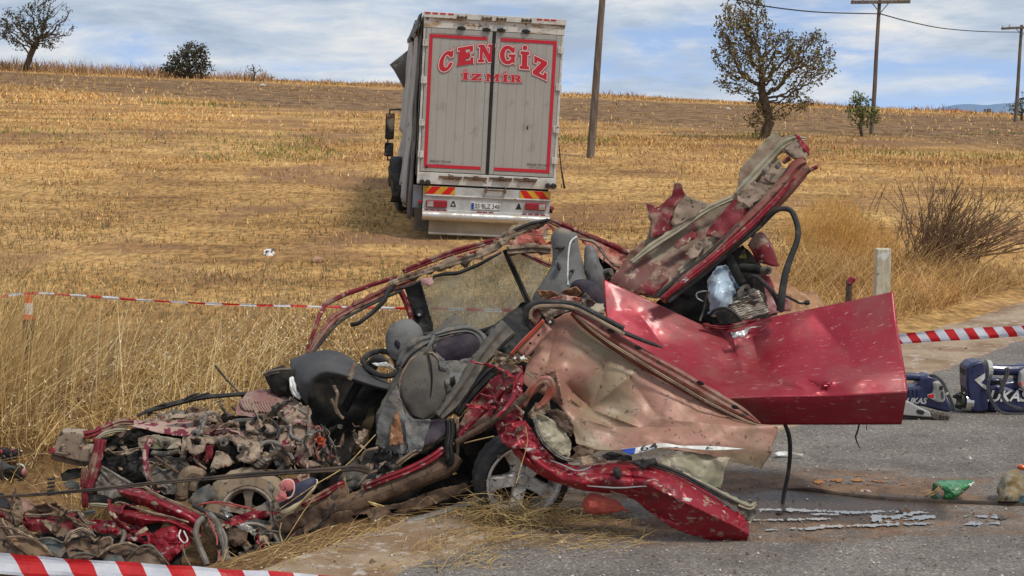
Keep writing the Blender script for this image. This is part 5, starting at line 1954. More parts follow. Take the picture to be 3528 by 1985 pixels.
# ------------------------------------------------------------------ the wrecked car
def build_car():
 base = Vector((-.55, 9.4, -.1))
 t = thing('wrecked_car', 'crushed dark red car with bare seats and peeled open panels lying beside the road', 'wrecked car', base)
 M = MAT
 # ---------- dark core that everything is bent around: floor, firewall, boot tub
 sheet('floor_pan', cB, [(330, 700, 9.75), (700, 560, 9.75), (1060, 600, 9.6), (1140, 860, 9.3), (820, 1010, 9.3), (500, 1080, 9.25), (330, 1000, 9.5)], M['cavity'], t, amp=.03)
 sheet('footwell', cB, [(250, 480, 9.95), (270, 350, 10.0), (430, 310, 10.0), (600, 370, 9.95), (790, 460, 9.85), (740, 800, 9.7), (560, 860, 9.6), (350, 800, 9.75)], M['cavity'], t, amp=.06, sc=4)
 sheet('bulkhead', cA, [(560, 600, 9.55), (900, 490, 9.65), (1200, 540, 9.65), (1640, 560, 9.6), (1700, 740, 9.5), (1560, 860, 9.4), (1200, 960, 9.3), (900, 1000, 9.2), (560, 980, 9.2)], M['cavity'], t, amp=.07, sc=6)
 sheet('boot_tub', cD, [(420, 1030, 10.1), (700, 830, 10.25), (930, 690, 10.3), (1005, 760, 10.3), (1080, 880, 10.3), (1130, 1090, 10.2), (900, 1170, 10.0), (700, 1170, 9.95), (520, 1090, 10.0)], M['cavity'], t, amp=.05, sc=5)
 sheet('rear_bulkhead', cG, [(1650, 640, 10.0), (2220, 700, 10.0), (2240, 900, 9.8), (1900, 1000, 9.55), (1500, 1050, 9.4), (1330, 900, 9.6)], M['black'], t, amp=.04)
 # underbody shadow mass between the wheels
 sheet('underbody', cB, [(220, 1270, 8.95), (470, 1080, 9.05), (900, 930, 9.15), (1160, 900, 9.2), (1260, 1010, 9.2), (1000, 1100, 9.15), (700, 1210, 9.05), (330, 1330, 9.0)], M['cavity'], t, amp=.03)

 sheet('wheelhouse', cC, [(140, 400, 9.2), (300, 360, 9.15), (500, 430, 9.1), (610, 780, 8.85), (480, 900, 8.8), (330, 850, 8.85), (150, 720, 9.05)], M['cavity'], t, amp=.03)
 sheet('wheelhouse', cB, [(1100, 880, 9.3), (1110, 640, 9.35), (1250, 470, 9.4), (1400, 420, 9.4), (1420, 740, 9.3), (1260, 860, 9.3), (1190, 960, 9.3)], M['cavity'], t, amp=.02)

 # ---------- far side: pillar, roof rail, door window
 DF = 10.35
 tube('windscreen_pillar', cG, [(105, 1015, 9.9), (170, 850, 9.95), (230, 690, 10.1), (275, 640, 10.2), (400, 580, 10.25), (560, 525, 10.3), (760, 465, 10.3)], [.013, .015, .018, .02, .019, .017, .016], M['red_dusty'], t, n=8, samples=44, wob=.006)
 band('inner_pillar', cG, [(125, 1015, 9.9), (210, 880, 9.95), (310, 760, 10.05), (420, 690, 10.15), (560, 622, 10.2), (720, 545, 10.25), (900, 480, 10.3)], [36, 48, 58, 52, 60, 64, 44], M['flange'], t, bulge=.02, amp=.02, sc=12, ragged=6)
 tube('door_seal', cG, [(150, 1015, 9.82), (330, 800, 9.95), (480, 705, 10.1), (640, 625, 10.15), (790, 560, 10.2)], .011, M['rubber'], t, n=6)
 rail = band('roof_rail', cG, [(800, 425, 10.3), (960, 360, 10.32), (1150, 290, 10.35), (1340, 235, 10.35), (1500, 192, 10.35)], [34, 40, 44, 40, 34], M['red_dusty'], t, bulge=.02, amp=.01, sc=10)
 band('roof_rail', cG, [(820, 455, 10.27), (1000, 400, 10.3), (1180, 335, 10.3), (1350, 275, 10.3), (1500, 215, 10.3)], [20, 26, 30, 28, 24], M['red_wreck'], t, bulge=.02, amp=.008)
 band('torn_lining', cG, [(700, 510, 10.2), (830, 465, 10.22), (960, 425, 10.22), (1130, 370, 10.22), (1300, 318, 10.22), (1440, 262, 10.22), (1530, 200, 10.22)], [34, 46, 40, 52, 50, 62, 40], M['lining'], t, bulge=.012, amp=.035, sc=13, ragged=13)
 band('torn_lining', cG, [(1490, 225, 10.2), (1560, 165, 10.25), (1680, 110, 10.3), (1790, 75, 10.3), (1850, 60, 10.3)], [56, 66, 60, 44, 30], M['lining'], t, bulge=.012, amp=.04, sc=12, ragged=12)
 tube('drip_moulding', cG, [(1500, 190, 10.22), (1560, 145, 10.25), (1680, 95, 10.27), (1830, 50, 10.28)], .012, M['rubber'], t, n=6, wob=.008)
 tube('lining_edge', cG, [(1020, 462, 10.18), (1120, 440, 10.16), (1240, 412, 10.16), (1400, 345, 10.16), (1500, 285, 10.18)], [.012, .016, .016, .014, .010], M['black'], t, n=6, wob=.012)
 tube('lining_edge', cG, [(780, 545, 10.15), (900, 505, 10.15), (1020, 465, 10.15)], .012, M['rubber'], t, n=6, wob=.01)
 # broken roof corner
 sheet('roof_corner', cG, [(1545, 225, 10.35), (1690, 130, 10.42), (1830, 75, 10.45), (1880, 120, 10.45), (1870, 250, 10.4), (1700, 262, 10.36), (1590, 270, 10.35)], M['pinkred'], t, amp=.05, sc=9, holes=[[(1800, 130), (1860, 125), (1870, 200), (1815, 220), (1795, 170)]])
 band('roof_cross_beam', cG, [(1540, 275, 10.25), (1640, 268, 10.25), (1740, 262, 10.25), (1850, 272, 10.2)], [60, 66, 64, 58], M['lining'], t, bulge=.04, amp=.03, sc=12, ragged=6)
 band('window_frame', cG, [(1640, 290, 10.3), (1740, 335, 10.3), (1850, 385, 10.3)], [26, 28, 30], M['red_dusty'], t, bulge=.03, amp=.006)
 tube('loose_wire', cG, [(1690, 155, 10.2), (1760, 165, 10.15), (1830, 160, 10.2), (1870, 165, 10.2)], .004, M['lining'], t, n=5)
 band('roof_rail', cG, [(1845, 62, 10.4), (1980, 120, 10.42), (2120, 185, 10.45), (2260, 245, 10.5), (2410, 315, 10.5)], [36, 52, 60, 70, 80], M['red_dusty'], t, bulge=.02, amp=.012, sc=9)
 sheet('rear_pillar', cG, [(2060, 190, 10.3), (2150, 200, 10.35), (2290, 270, 10.4), (2405, 330, 10.4), (2390, 400, 10.35), (2330, 430, 10.3), (2230, 350, 10.25), (2130, 280, 10.25)], M['pinkred'], t, amp=.04, sc=10, holes=[[(2330, 375), (2375, 368), (2372, 402), (2340, 408)]])
 sheet('rear_pillar', cG, [(2130, 270, 10.35), (2240, 330, 10.35), (2340, 430, 10.3), (2280, 500, 10.25), (2200, 480, 10.25), (2100, 420, 10.25)], M['cavity'], t, amp=.04)
 tube('rod_end', cG, [(2220, 490, 10.15), (2240, 440, 10.15), (2280, 425, 10.12)], [.03, .034, .028], M['grey_metal'], t, n=10)
 tube('torn_strip', cG, [(2050, 190, 10.2), (2140, 215, 10.2), (2200, 260, 10.18), (2260, 340, 10.15), (2370, 410, 10.2)], [.008, .014, .012, .008, .014], M['clay'], t, n=6, wob=.012)
 tube('torn_strip', cG, [(2175, 235, 10.18), (2230, 310, 10.15), (2215, 360, 10.15)], [.014, .012, .004], M['clay'], t, n=5, wob=.01)
 # centre pillar with belt anchor
 cp = sheet('centre_pillar', cG, [(815, 530, 10.3), (860, 505, 10.28), (925, 495, 10.28), (960, 620, 10.3), (1000, 760, 10.3), (1030, 880, 10.3), (870, 880, 10.25), (855, 700, 10.28)], M['black'], t, amp=.012, sc=9, thick=.03)
 tube('belt_anchor', cG, [(915, 718, 10.2), (917, 720, 10.26)], .028, M['rubber'], cp, n=14)
 tube('bolt', cG, [(915, 730, 10.15), (916, 731, 10.20)], .011, M['silver'], cp, n=10)
 tube('belt_wire', cG, [(960, 750, 10.2), (985, 800, 10.2), (940, 825, 10.18)], .006, M['rubber'], cp, n=6)
 tube('door_frame', cG, [(780, 555, 10.25), (820, 640, 10.25), (850, 720, 10.22), (870, 790, 10.2)], .022, M['red_dusty'], t, n=7)
 # grab handle
 tube('grab_handle', cG, [(432, 802, 10.05), (480, 792, 10.04), (520, 765, 10.05), (600, 700, 10.1), (665, 630, 10.12), (690, 575, 10.16), (720, 540, 10.2)], [.016, .015, .015, .016, .019, .018, .02], M['black'], t, n=8, samples=30)
 # window glass
 gl = bpy.data.materials.new('dusty_window_glass')
 gl.use_nodes = True
 g = gl.node_tree
 b = g.nodes['Principled BSDF']
 b.inputs['Base Color'].default_value = (.50, .47, .38, 1)
 b.inputs['Roughness'].default_value = .25
 tr = N(g, 'ShaderNodeBsdfTransparent')
 tr.inputs['Color'].default_value = (.86, .88, .84, 1)
 tc = N(g, 'ShaderNodeTexCoord')
 nzn = N(g, 'ShaderNodeTexNoise', i_Scale=5.0, i_Detail=8.0)
 g.links.new(tc.outputs['Object'], nzn.inputs['Vector'])
 mr = N(g, 'ShaderNodeMapRange', i_1=.3, i_2=.72, i_3=.24, i_4=.50)
 g.links.new(nzn.outputs['Fac'], mr.inputs[0])
 mxs = N(g, 'ShaderNodeMixShader')
 g.links.new(mr.outputs[0], mxs.inputs[0])
 g.links.new(tr.outputs[0], mxs.inputs[1])
 g.links.new(b.outputs[0], mxs.inputs[2])
 g.links.new(mxs.outputs[0], g.nodes['Material Output'].inputs['Surface'])
 sheet('door_window', cG, [(925, 505, 10.42), (1030, 470, 10.42), (1300, 400, 10.42), (1505, 290, 10.42), (1600, 480, 10.42), (1695, 660, 10.4), (1650, 760, 10.38), (1400, 840, 10.38), (1015, 860, 10.4), (960, 660, 10.42)], gl, t, amp=.004, step=16, thick=.004, ragged=0)
 sheet('quarter_window', cG, [(1535, 285, 10.42), (1700, 310, 10.42), (1830, 385, 10.42), (1790, 500, 10.42), (1710, 640, 10.4), (1620, 480, 10.42)], gl, t, amp=.004, step=16, thick=.004, ragged=0)
 band('window_divider', cG, [(1522, 270, 10.32), (1580, 400, 10.32), (1640, 530, 10.3), (1700, 665, 10.28)], [34, 36, 38, 36], M['black'], t, bulge=.03)
 sheet('hanging_flap', cG, [(920, 475, 10.1), (1010, 465, 10.1), (1020, 510, 10.08), (985, 528, 10.08), (930, 505, 10.1)], pm('pink_paint_scrap', (.42, .23, .22), (.32, .15, .14), sc=9, rough=.6, bump=.3), t, amp=.02)
 # window sill beam of the far door
 band('door_sill_beam', cG, [(900, 880, 10.2), (1100, 880, 10.2), (1340, 865, 10.15), (1500, 810, 10.1), (1660, 745, 10.05)], [60, 56, 60, 56, 40], M['black'], t, bulge=.04, amp=.012)
 band('door_sill_beam', cG, [(1350, 905, 10.0), (1480, 855, 10.0), (1600, 800, 9.95), (1690, 770, 9.95)], [30, 34, 34, 30], M['seat_dark'], t, bulge=.02, amp=.012)

 # ---------- rear seat: upright grey backrest, flap, plum bolster, torn foam
 rs = loft('rear_seat', cG, [(1960, 122, 9.96, 30, .03), (1955, 140, 9.95, 75, .09), (1950, 200, 9.93, 92, .11), (1955, 300, 9.9, 100, .12), (1965, 420, 9.86, 128, .13), (1950, 540, 9.82, 180, .14), (1930, 640, 9.8, 215, .13), (1930, 720, 9.8, 225, .10)], M['seat'], t, n=28, m=44, amp=.012, sc=7)
 tube('piping', cG, [(2035, 176, 9.84), (2005, 196, 9.82), (1984, 235, 9.80), (1973, 330, 9.775), (1970, 430, 9.735), (1972, 520, 9.69)], .0065, M['white'], rs, n=6, samples=24)
 tube('piping', cG, [(1870, 330, 9.80), (1905, 420, 9.76), (1955, 520, 9.70)], .008, M['seat_dark'], rs, n=6, samples=18)
 for (u, v, a, bb) in ((1910, 255, 40, 16), (1905, 385, 16, 34), (2002, 420, 22, 12)):
  loft('cloth_tear', cG, [(u - a, v + 2, 9.80, 3, .01), (u, v, 9.775 - .0006 * (v - 255), bb, .02), (u + a, v - 6, 9.79, 3, .01)], M['purple'], rs, n=10, m=10)
 loft('seat_flap', cG, [(2135, 235, 9.95, 20, .02), (2130, 280, 9.93, 46, .03), (2140, 400, 9.9, 60, .035), (2160, 520, 9.88, 62, .04), (2180, 620, 9.88, 50, .04)], pm('grey_vinyl', (.16, .155, .15), (.07, .065, .06), sc=4, rough=.5, bump=.2), t, n=18, m=26, amp=.02, sc=8)
 loft('seat_bolster', cG, [(1990, 560, 9.68, 20, .03), (2040, 540, 9.64, 60, .08), (2110, 570, 9.62, 85, .1), (2160, 640, 9.62, 80, .1), (2180, 720, 9.64, 60, .08)], M['purple'], t, n=20, m=24)
 sheet('torn_foam', cP, [(635, 160, 9.62), (730, 165, 9.58), (840, 175, 9.55), (880, 210, 9.55), (760, 270, 9.56), (700, 250, 9.6)], M['foam'], t, amp=.05, sc=12, thick=.012)
 sheet('torn_foam', cP, [(910, 190, 9.55), (960, 150, 9.5), (1080, 125, 9.5), (1140, 190, 9.5), (1110, 230, 9.5), (980, 215, 9.52)], M['foam'], t, amp=.05, sc=12, thick=.012)
 sheet('crumpled_scrap', cP, [(740, 285, 9.5), (830, 240, 9.45), (960, 215, 9.42), (1080, 235, 9.42), (1160, 260, 9.42), (1150, 330, 9.4), (980, 300, 9.4), (820, 300, 9.45)], M['pinkred'], t, amp=.05, sc=14, thick=.006)
 sheet('crumpled_scrap', cP, [(1130, 240, 9.42), (1190, 190, 9.4), (1260, 270, 9.4), (1300, 300, 9.42), (1220, 360, 9.4), (1150, 320, 9.38)], M['grey_metal'], t, amp=.05, sc=12, thick=.008)
 sheet('parcel_trim', cP, [(1180, 300, 9.55), (1300, 210, 9.6), (1380, 250, 9.6), (1395, 430, 9.5), (1310, 410, 9.45), (1230, 380, 9.45)], M['olive'], t, amp=.03)

 # ---------- front seats
 hr = loft('headrest', cB, [(835, 78, 9.75, 20, .03), (838, 95, 9.73, 60, .08), (842, 140, 9.7, 95, .10), (842, 200, 9.68, 98, .11), (825, 260, 9.66, 80, .10), (810, 300, 9.65, 40, .07)], M['seat'], t, n=26, m=30, amp=.006)
 for (u, v, a, bb) in ((805, 215, 24, 30), (828, 255, 30, 18)):
  loft('cloth_tear', cB, [(u - a, v + 6, 9.60, 4, .01), (u, v, 9.575, bb, .02), (u + a, v - 6, 9.59, 4, .01)], M['purple'], hr, n=12, m=10)
 # driver's seat: upper plum pad under torn cover
 ds = loft('front_seat', cB, [(1190, 118, 9.62, 60, .06), (1130, 170, 9.58, 130, .10), (1060, 300, 9.5, 165, .12), (960, 440, 9.42, 180, .12), (890, 560, 9.36, 170, .11), (850, 690, 9.3, 150, .12), (840, 790, 9.28, 110, .08)], M['seat_dark'], t, n=30, m=50, amp=.03, sc=7)  # dark cloth colour here stands in for shade between the seat parts
 loft('seat_bolster', cB, [(975, 255, 9.32, 20, .04), (965, 290, 9.29, 80, .04), (952, 380, 9.25, 125, .055), (945, 460, 9.23, 132, .055), (935, 540, 9.22, 110, .05), (915, 600, 9.23, 50, .06)], M['seat_dark'], ds, n=28, m=34, amp=.008)
 tube('seam', cB, [(968, 258, 9.26), (985, 330, 9.21), (988, 420, 9.185), (975, 520, 9.18), (950, 598, 9.2)], .006, M['cavity'], ds, n=5, samples=30)
 tube('seam', cB, [(940, 258, 9.28), (870, 300, 9.25), (828, 390, 9.23), (822, 470, 9.22), (845, 560, 9.21), (900, 612, 9.2), (980, 600, 9.2), (1045, 540, 9.21), (1078, 460, 9.22), (1070, 390, 9.24), (1040, 320, 9.26), (1000, 262, 9.28), (940, 258, 9.28)], .008, M['lining'], ds, n=6, samples=60, wob=.008)
 grid('seat_pad', cB, [[(1000, 235, 9.36), (1050, 190, 9.40), (1130, 165, 9.42), (1215, 160, 9.42), (1245, 180, 9.40)], [(1015, 262, 9.34), (1060, 235, 9.35), (1140, 205, 9.36), (1220, 195, 9.38), (1250, 215, 9.38)], [(1040, 280, 9.33), (1080, 262, 9.335), (1150, 240, 9.34), (1225, 225, 9.37), (1248, 240, 9.37)], [(1070, 305, 9.34), (1110, 302, 9.35), (1165, 300, 9.35), (1215, 285, 9.36), (1240, 260, 9.37)]], M['purple'], ds, nu=40, nv=26, amp=.008, sc=7, thick=.02)
 grid('backrest_crown', cB, [[(985, 200, 9.46), (1060, 150, 9.5), (1150, 120, 9.52), (1230, 135, 9.5), (1272, 190, 9.46)], [(1000, 235, 9.40), (1060, 190, 9.44), (1140, 160, 9.45), (1220, 160, 9.44), (1258, 200, 9.42)]], M['seat_dark'], ds, nu=36, nv=10, amp=.012, sc=9, thick=.01)
 band('seat_cover_edge', cB, [(815, 330, 9.3), (850, 260, 9.29), (920, 205, 9.3), (985, 180, 9.34)], [34, 60, 66, 40], M['seat'], ds, bulge=.03, amp=.02, sc=12, ragged=6, thick=.008)
 band('seat_cover_edge', cB, [(1000, 165, 9.42), (1100, 140, 9.42), (1190, 132, 9.44), (1250, 170, 9.42), (1262, 240, 9.38), (1220, 300, 9.34), (1150, 330, 9.3)], [24, 34, 36, 44, 46, 50, 70], M['seat'], ds, bulge=.03, amp=.012, ragged=4, thick=.008)
 sheet('seat_cover', cB, [(1010, 250, 9.31), (1060, 300, 9.27), (1150, 300, 9.28), (1230, 280, 9.32), (1200, 360, 9.27), (1140, 450, 9.22), (1090, 520, 9.2), (1070, 440, 9.2), (1035, 350, 9.24)], M['seat'], ds, amp=.04, sc=9, thick=.008, holes=[[(1085, 395), (1110, 380), (1116, 420), (1095, 450), (1082, 425)]])
 tube('cover_string', cB, [(955, 250, 9.26), (985, 205, 9.28), (1000, 170, 9.34)], .012, M['seat'], ds, n=6, wob=.01)
 sheet('seat_cover', cB, [(700, 620, 9.2), (745, 520, 9.22), (800, 430, 9.22), (830, 520, 9.18), (850, 620, 9.14), (870, 790, 9.1), (830, 800, 9.1), (740, 775, 9.14), (690, 750, 9.2)], M['seat'], ds, amp=.03, sc=8, thick=.01)
 sheet('torn_foam', cB, [(770, 650, 9.13), (800, 560, 9.14), (825, 640, 9.10), (838, 745, 9.07), (760, 755, 9.1)], M['foam'], ds, amp=.03, sc=12)
 sheet('seat_cover', cB, [(840, 570, 9.14), (890, 612, 9.10), (985, 615, 9.08), (960, 700, 9.05), (935, 780, 9.02), (870, 795, 9.03), (850, 700, 9.08)], M['seat'], ds, amp=.04, sc=9, thick=.008)
 sheet('seat_base', cB, [(975, 620, 9.1), (1060, 610, 9.12), (1060, 690, 9.08), (1000, 740, 9.04), (945, 755, 9.04)], M['purple'], ds, amp=.02, thick=.02)
 fr = np.random.default_rng(8)
 for (path, k) in ((((815, 330), (850, 260), (920, 205), (985, 180)), 26), (((1010, 250), (1035, 350), (1070, 440), (1090, 520)), 22), (((850, 700), (870, 795), (935, 780)), 22), (((690, 750), (740, 775), (830, 800)), 14), (((1040, 590), (1140, 480), (1230, 340), (1330, 190)), 26)):
  Pth = catmull(np.array(path, float), k)
  for (u, v) in Pth:
   a = fr.random() * 6.28
   L = 8 + 22 * fr.random()
   tube('thread', cB, [(u, v, 9.13 + .0006 * (800 - v) - .04), (u + L * .6 * math.cos(a), v + L * .6 * math.sin(a), 9.08 + .0006 * (800 - v) - .04), (u + L * math.cos(a + .5), v + L * math.sin(a + .5), 9.09 + .0006 * (800 - v) - .04)], [.004, .0035, .002], M['seat'], ds, n=4, samples=5)
 # backrest side, dark ribbed cloth band running up to the rear
 band('seat_side', cB, [(1030, 600, 9.15), (1100, 520, 9.18), (1180, 410, 9.22), (1260, 280, 9.28), (1340, 180, 9.35), (1400, 120, 9.42)], [50, 90, 90, 84, 100, 110], M['seat_dark'], t, bulge=.06, amp=.02, sc=11, ragged=5, thick=.01)
 tube('seat_seam', cB, [(1240, 360, 9.10), (1270, 310, 9.14), (1320, 260, 9.18)], .008, M['lining'], t, n=6)
 band('pillar_trim', cB, [(1120, 590, 9.18), (1200, 470, 9.2), (1290, 370, 9.22), (1340, 330, 9.25)], [40, 60, 70, 60], M['black'], t, bulge=.04, amp=.01)

 # ---------- dashboard hood with airbag strap
 dh = grid('dashboard_hood', cB, [[(236, 292, 9.85), (330, 262, 9.8), (430, 245, 9.78), (510, 262, 9.75), (600, 320, 9.7), (700, 385, 9.66), (790, 440, 9.6)],
          [(238, 380, 9.7), (310, 330, 9.62), (420, 300, 9.58), (505, 315, 9.55), (590, 360, 9.52), (690, 410, 9.52), (780, 450, 9.5)],
          [(262, 450, 9.62), (310, 410, 9.5), (400, 355, 9.46), (490, 362, 9.44), (580, 395, 9.44), (680, 430, 9.46), (770, 455, 9.48)],
          [(330, 545, 9.62), (332, 470, 9.5), (385, 400, 9.5), (470, 382, 9.48), (570, 410, 9.48), (670, 440, 9.5), (765, 462, 9.52)]],
    M['cloth_black'], t, nu=60, nv=24, amp=.014, sc=5, thick=.010)
 band('strap', cB, [(580, 312, 9.48), (568, 345, 9.465), (556, 385, 9.44), (548, 402, 9.44)], [22, 24, 24, 22], M['lining'], dh, bulge=.004)
 band('torn_edge', cB, [(237, 378, 9.66), (244, 430, 9.6), (262, 475, 9.58), (288, 502, 9.58)], [20, 30, 32, 16], M['white'], dh, bulge=.01, amp=.015, sc=20, ragged=4)
 loft('dashboard_end', cB, [(100, 372, 9.8, 20, .04), (150, 390, 9.75, 62, .08), (200, 410, 9.72, 76, .09), (270, 450, 9.72, 60, .08)], M['cavity'], t, n=18, m=20, amp=.03, sc=10)
 band('dashboard_end_trim', cB, [(95, 380, 9.7), (130, 362, 9.68), (190, 352, 9.68), (240, 350, 9.7)], [20, 26, 26, 20], M['grey_metal'], t, bulge=.02, amp=.015, sc=15)
 sw = tube('steering_wheel', cB, [(618, 300, 9.7), (650, 268, 9.74), (710, 248, 9.76), (770, 262, 9.74), (800, 320, 9.66), (790, 370, 9.6), (730, 380, 9.56), (660, 350, 9.6), (618, 300, 9.7)], .020, M['rubber'], t, n=8, samples=50)
 loft('airbag_hub', cB, [(640, 310, 9.62, 10, .02), (690, 300, 9.62, 36, .04), (760, 310, 9.6, 20, .03)], M['rubber'], sw, n=12, m=14, amp=.012)
 sheet('paper_tag', cB, [(668, 312, 9.52), (745, 306, 9.5), (775, 322, 9.5), (800, 348, 9.5), (745, 330, 9.5), (690, 328, 9.5)], M['white'], t, amp=.01, thick=.002)
 tube('steering_column', cB, [(700, 300, 9.66), (600, 420, 9.6), (520, 560, 9.6)], .035, M['cavity'], t)
 sheet('interior_trim', cB, [(560, 810, 9.5), (600, 690, 9.55), (650, 560, 9.6), (685, 540, 9.6), (675, 640, 9.5), (640, 760, 9.45)], pm('olive_carpet', (.075, .05, .018), (.035, .025, .012), sc=6, rough=.9, bump=.3), t, amp=.02)
 for k, (pts) in enumerate((((470, 430), (490, 480), (475, 540), (500, 580)), ((520, 600), (480, 560), (450, 500)))):
  tube('loom', cB, [(u, v, 9.45) for u, v in pts], .012, M['mud'], t, n=6, wob=.02)

 # ---------- sill, floor edge and door aperture on the near side
 band('sill', cB, [(470, 1100, 8.98), (600, 1050, 8.98), (760, 985, 9.0), (920, 920, 9.02), (1060, 865, 9.05), (1120, 800, 9.1)], [110, 110, 112, 110, 108, 90], M['rust'], t, amp=.012, sc=9, prof=[0, .02, .055, .06, .055, .045, 0], ragged=2, thick=.006)
 band('sill_paint_edge', cB, [(625, 978, 8.95), (740, 930, 8.95), (860, 885, 8.97), (980, 825, 9.0), (1055, 770, 9.04)], [36, 40, 42, 44, 40], M['red_wreck'], t, bulge=.03, amp=.008)
 band('sill_paint_edge', cB, [(470, 995, 8.98), (500, 965, 8.98), (530, 955, 9.0)], [30, 44, 20], M['red_wreck'], t, bulge=.03, amp=.02)
 band('floor_edge', cB, [(800, 860, 9.05), (880, 800, 9.06), (980, 750, 9.08), (1060, 695, 9.1)], [26, 30, 30, 28], M['mud'], t, bulge=.03, amp=.015, ragged=4)
 band('centre_post_stub', cB, [(1085, 610, 9.1), (1088, 680, 9.06), (1078, 760, 9.02), (1085, 830, 9.0), (1062, 862, 9.02)], [46, 50, 44, 50, 30], M['black'], t, bulge=.04, amp=.015, sc=12)
 band('centre_post_stub', cB, [(1125, 600, 9.12), (1128, 720, 9.1), (1125, 840, 9.08)], [14, 16, 14], M['lining'], t, bulge=.01, amp=.01)
 sheet('floor_carpet', cB, [(560, 830, 9.35), (680, 760, 9.32), (800, 770, 9.25), (850, 830, 9.12), (800, 900, 9.08), (640, 960, 9.1), (540, 1010, 9.15), (470, 960, 9.25)], M['seat_dark'], t, amp=.05, sc=9, thick=.012)
 sheet('seat_mount', cB, [(690, 760, 9.12), (770, 775, 9.1), (776, 880, 9.05), (700, 905, 9.06), (650, 870, 9.1)], M['black'], t, amp=.04, sc=12)
 sheet('front_sill', cB, [(190, 1250, 8.86), (300, 1120, 8.9), (430, 1010, 8.94), (540, 950, 8.98), (520, 1060, 8.94), (440, 1140, 8.9), (330, 1210, 8.87), (230, 1330, 8.85)], M['rust'], t, amp=.03, sc=9)
 sheet('underbody_sheet', cB, [(240, 1290, 8.86), (350, 1215, 8.86), (470, 1110, 8.9), (640, 1085, 8.94), (820, 1060, 8.98), (1000, 990, 9.04), (1170, 950, 9.1), (1195, 990, 9.1), (1020, 1060, 9.04), (830, 1120, 8.98), (640, 1190, 8.92), (480, 1270, 8.88), (270, 1375, 8.86)], M['rust'], t, amp=.025, sc=8, holes=[[(560, 1130), (640, 1118), (660, 1160), (590, 1180)], [(760, 1095), (800, 1090), (805, 1112), (775, 1118)]])
 sheet('rust_flake', cB, [(340, 1250, 8.82), (380, 1200, 8.82), (470, 1200, 8.84), (460, 1260, 8.82), (400, 1300, 8.8)], pm('dark_red_rust', (.09, .028, .018), (.05, .02, .015), sc=8, rough=.8, bump=.4), t, amp=.02)
 tube('brake_pipe', cB, [(200, 1330, 8.8), (320, 1240, 8.82), (430, 1130, 8.84), (470, 1060, 8.86)], .007, M['rubber'], t, n=6)
 # seat-belt and trim scraps around the door aperture
 for pts in (((610, 830), (640, 780), (700, 760)), ((520, 930), (540, 1000), (535, 1030)), ((600, 960), (640, 900), (690, 890))):
  tube('torn_strip', cB, [(u, v, 9.02) for u, v in pts], .010, M['lining'], t, n=6, wob=.015)
 r = np.random.default_rng(12)
 for i in range(16):
  u, v = 600 + 160 * r.random(), 830 + 140 * r.random()
  sheet('lining_scrap', cB, [(u, v, 9.03), (u + 18 + 25 * r.random(), v - 14 * r.random(), 9.02), (u + 30 * r.random(), v + 18 + 20 * r.random(), 9.0)], M[('lining', 'clay', 'grey_metal')[i % 3]], t, amp=.03, sc=14, step=5)

 # ---------- rear quarter
 sheet('rear_quarter', cB, [(1130, 740, 9.05), (1135, 640, 9.1), (1200, 520, 9.12), (1300, 400, 9.15), (1380, 350, 9.15), (1395, 480, 9.05), (1400, 590, 9.0), (1290, 660, 8.98), (1200, 710, 9.0)], M['red_dusty'], t, amp=.035, sc=7, dents=[(1270, 520, 40, .08)])
 tube('body_crease', cB, [(1135, 700, 8.98), (1240, 590, 8.98), (1330, 500, 8.97), (1395, 430, 8.95)], [.012, .02, .022, .02], M['red_wreck'], t, n=8)
 sheet('wheel_arch', cB, [(1150, 760, 9.1), (1290, 680, 9.08), (1400, 620, 9.06), (1400, 700, 9.1), (1300, 760, 9.15), (1200, 850, 9.15)], M['cavity'], t, amp=.02)
 axr = Vector((.22, -.96, -.14))
 make_wheel(t, W(1795, 1642, 8.98), axr, .318, .242, .20, M['tyre_dark'], M['alloy'], 5, roll=.55)
 tube('bent_rod', cC, [(-40, 770, 8.72), (100, 690, 8.7), (210, 615, 8.66), (320, 530, 8.64), (400, 465, 8.62)], [.018, .02, .024, .026, .024], M['rust'], t, n=8, wob=.006)
 band('curled_strip', cC, [(300, 590, 8.66), (330, 520, 8.62), (375, 465, 8.6), (425, 455, 8.58), (440, 500, 8.6), (410, 560, 8.62), (360, 600, 8.62)], [22, 40, 36, 40, 42, 36, 20], M['pinkred'], t, bulge=.008, amp=.008)
 sheet('rust_scrap', cC, [(320, 630, 8.62), (360, 570, 8.62), (430, 560, 8.6), (440, 610, 8.6), (380, 650, 8.6)], M['mud'], t, amp=.04, sc=14)
 sheet('rust_scrap', cC, [(420, 610, 8.6), (470, 600, 8.6), (530, 640, 8.6), (556, 690, 8.6), (540, 745, 8.58), (490, 700, 8.58), (440, 660, 8.58)], M['rust'], t, amp=.04, sc=14)
 sheet('rust_scrap', cC, [(545, 800, 8.56), (600, 785, 8.55), (655, 800, 8.55), (650, 840, 8.52), (590, 850, 8.52)], M['rust'], t, amp=.03, sc=14)

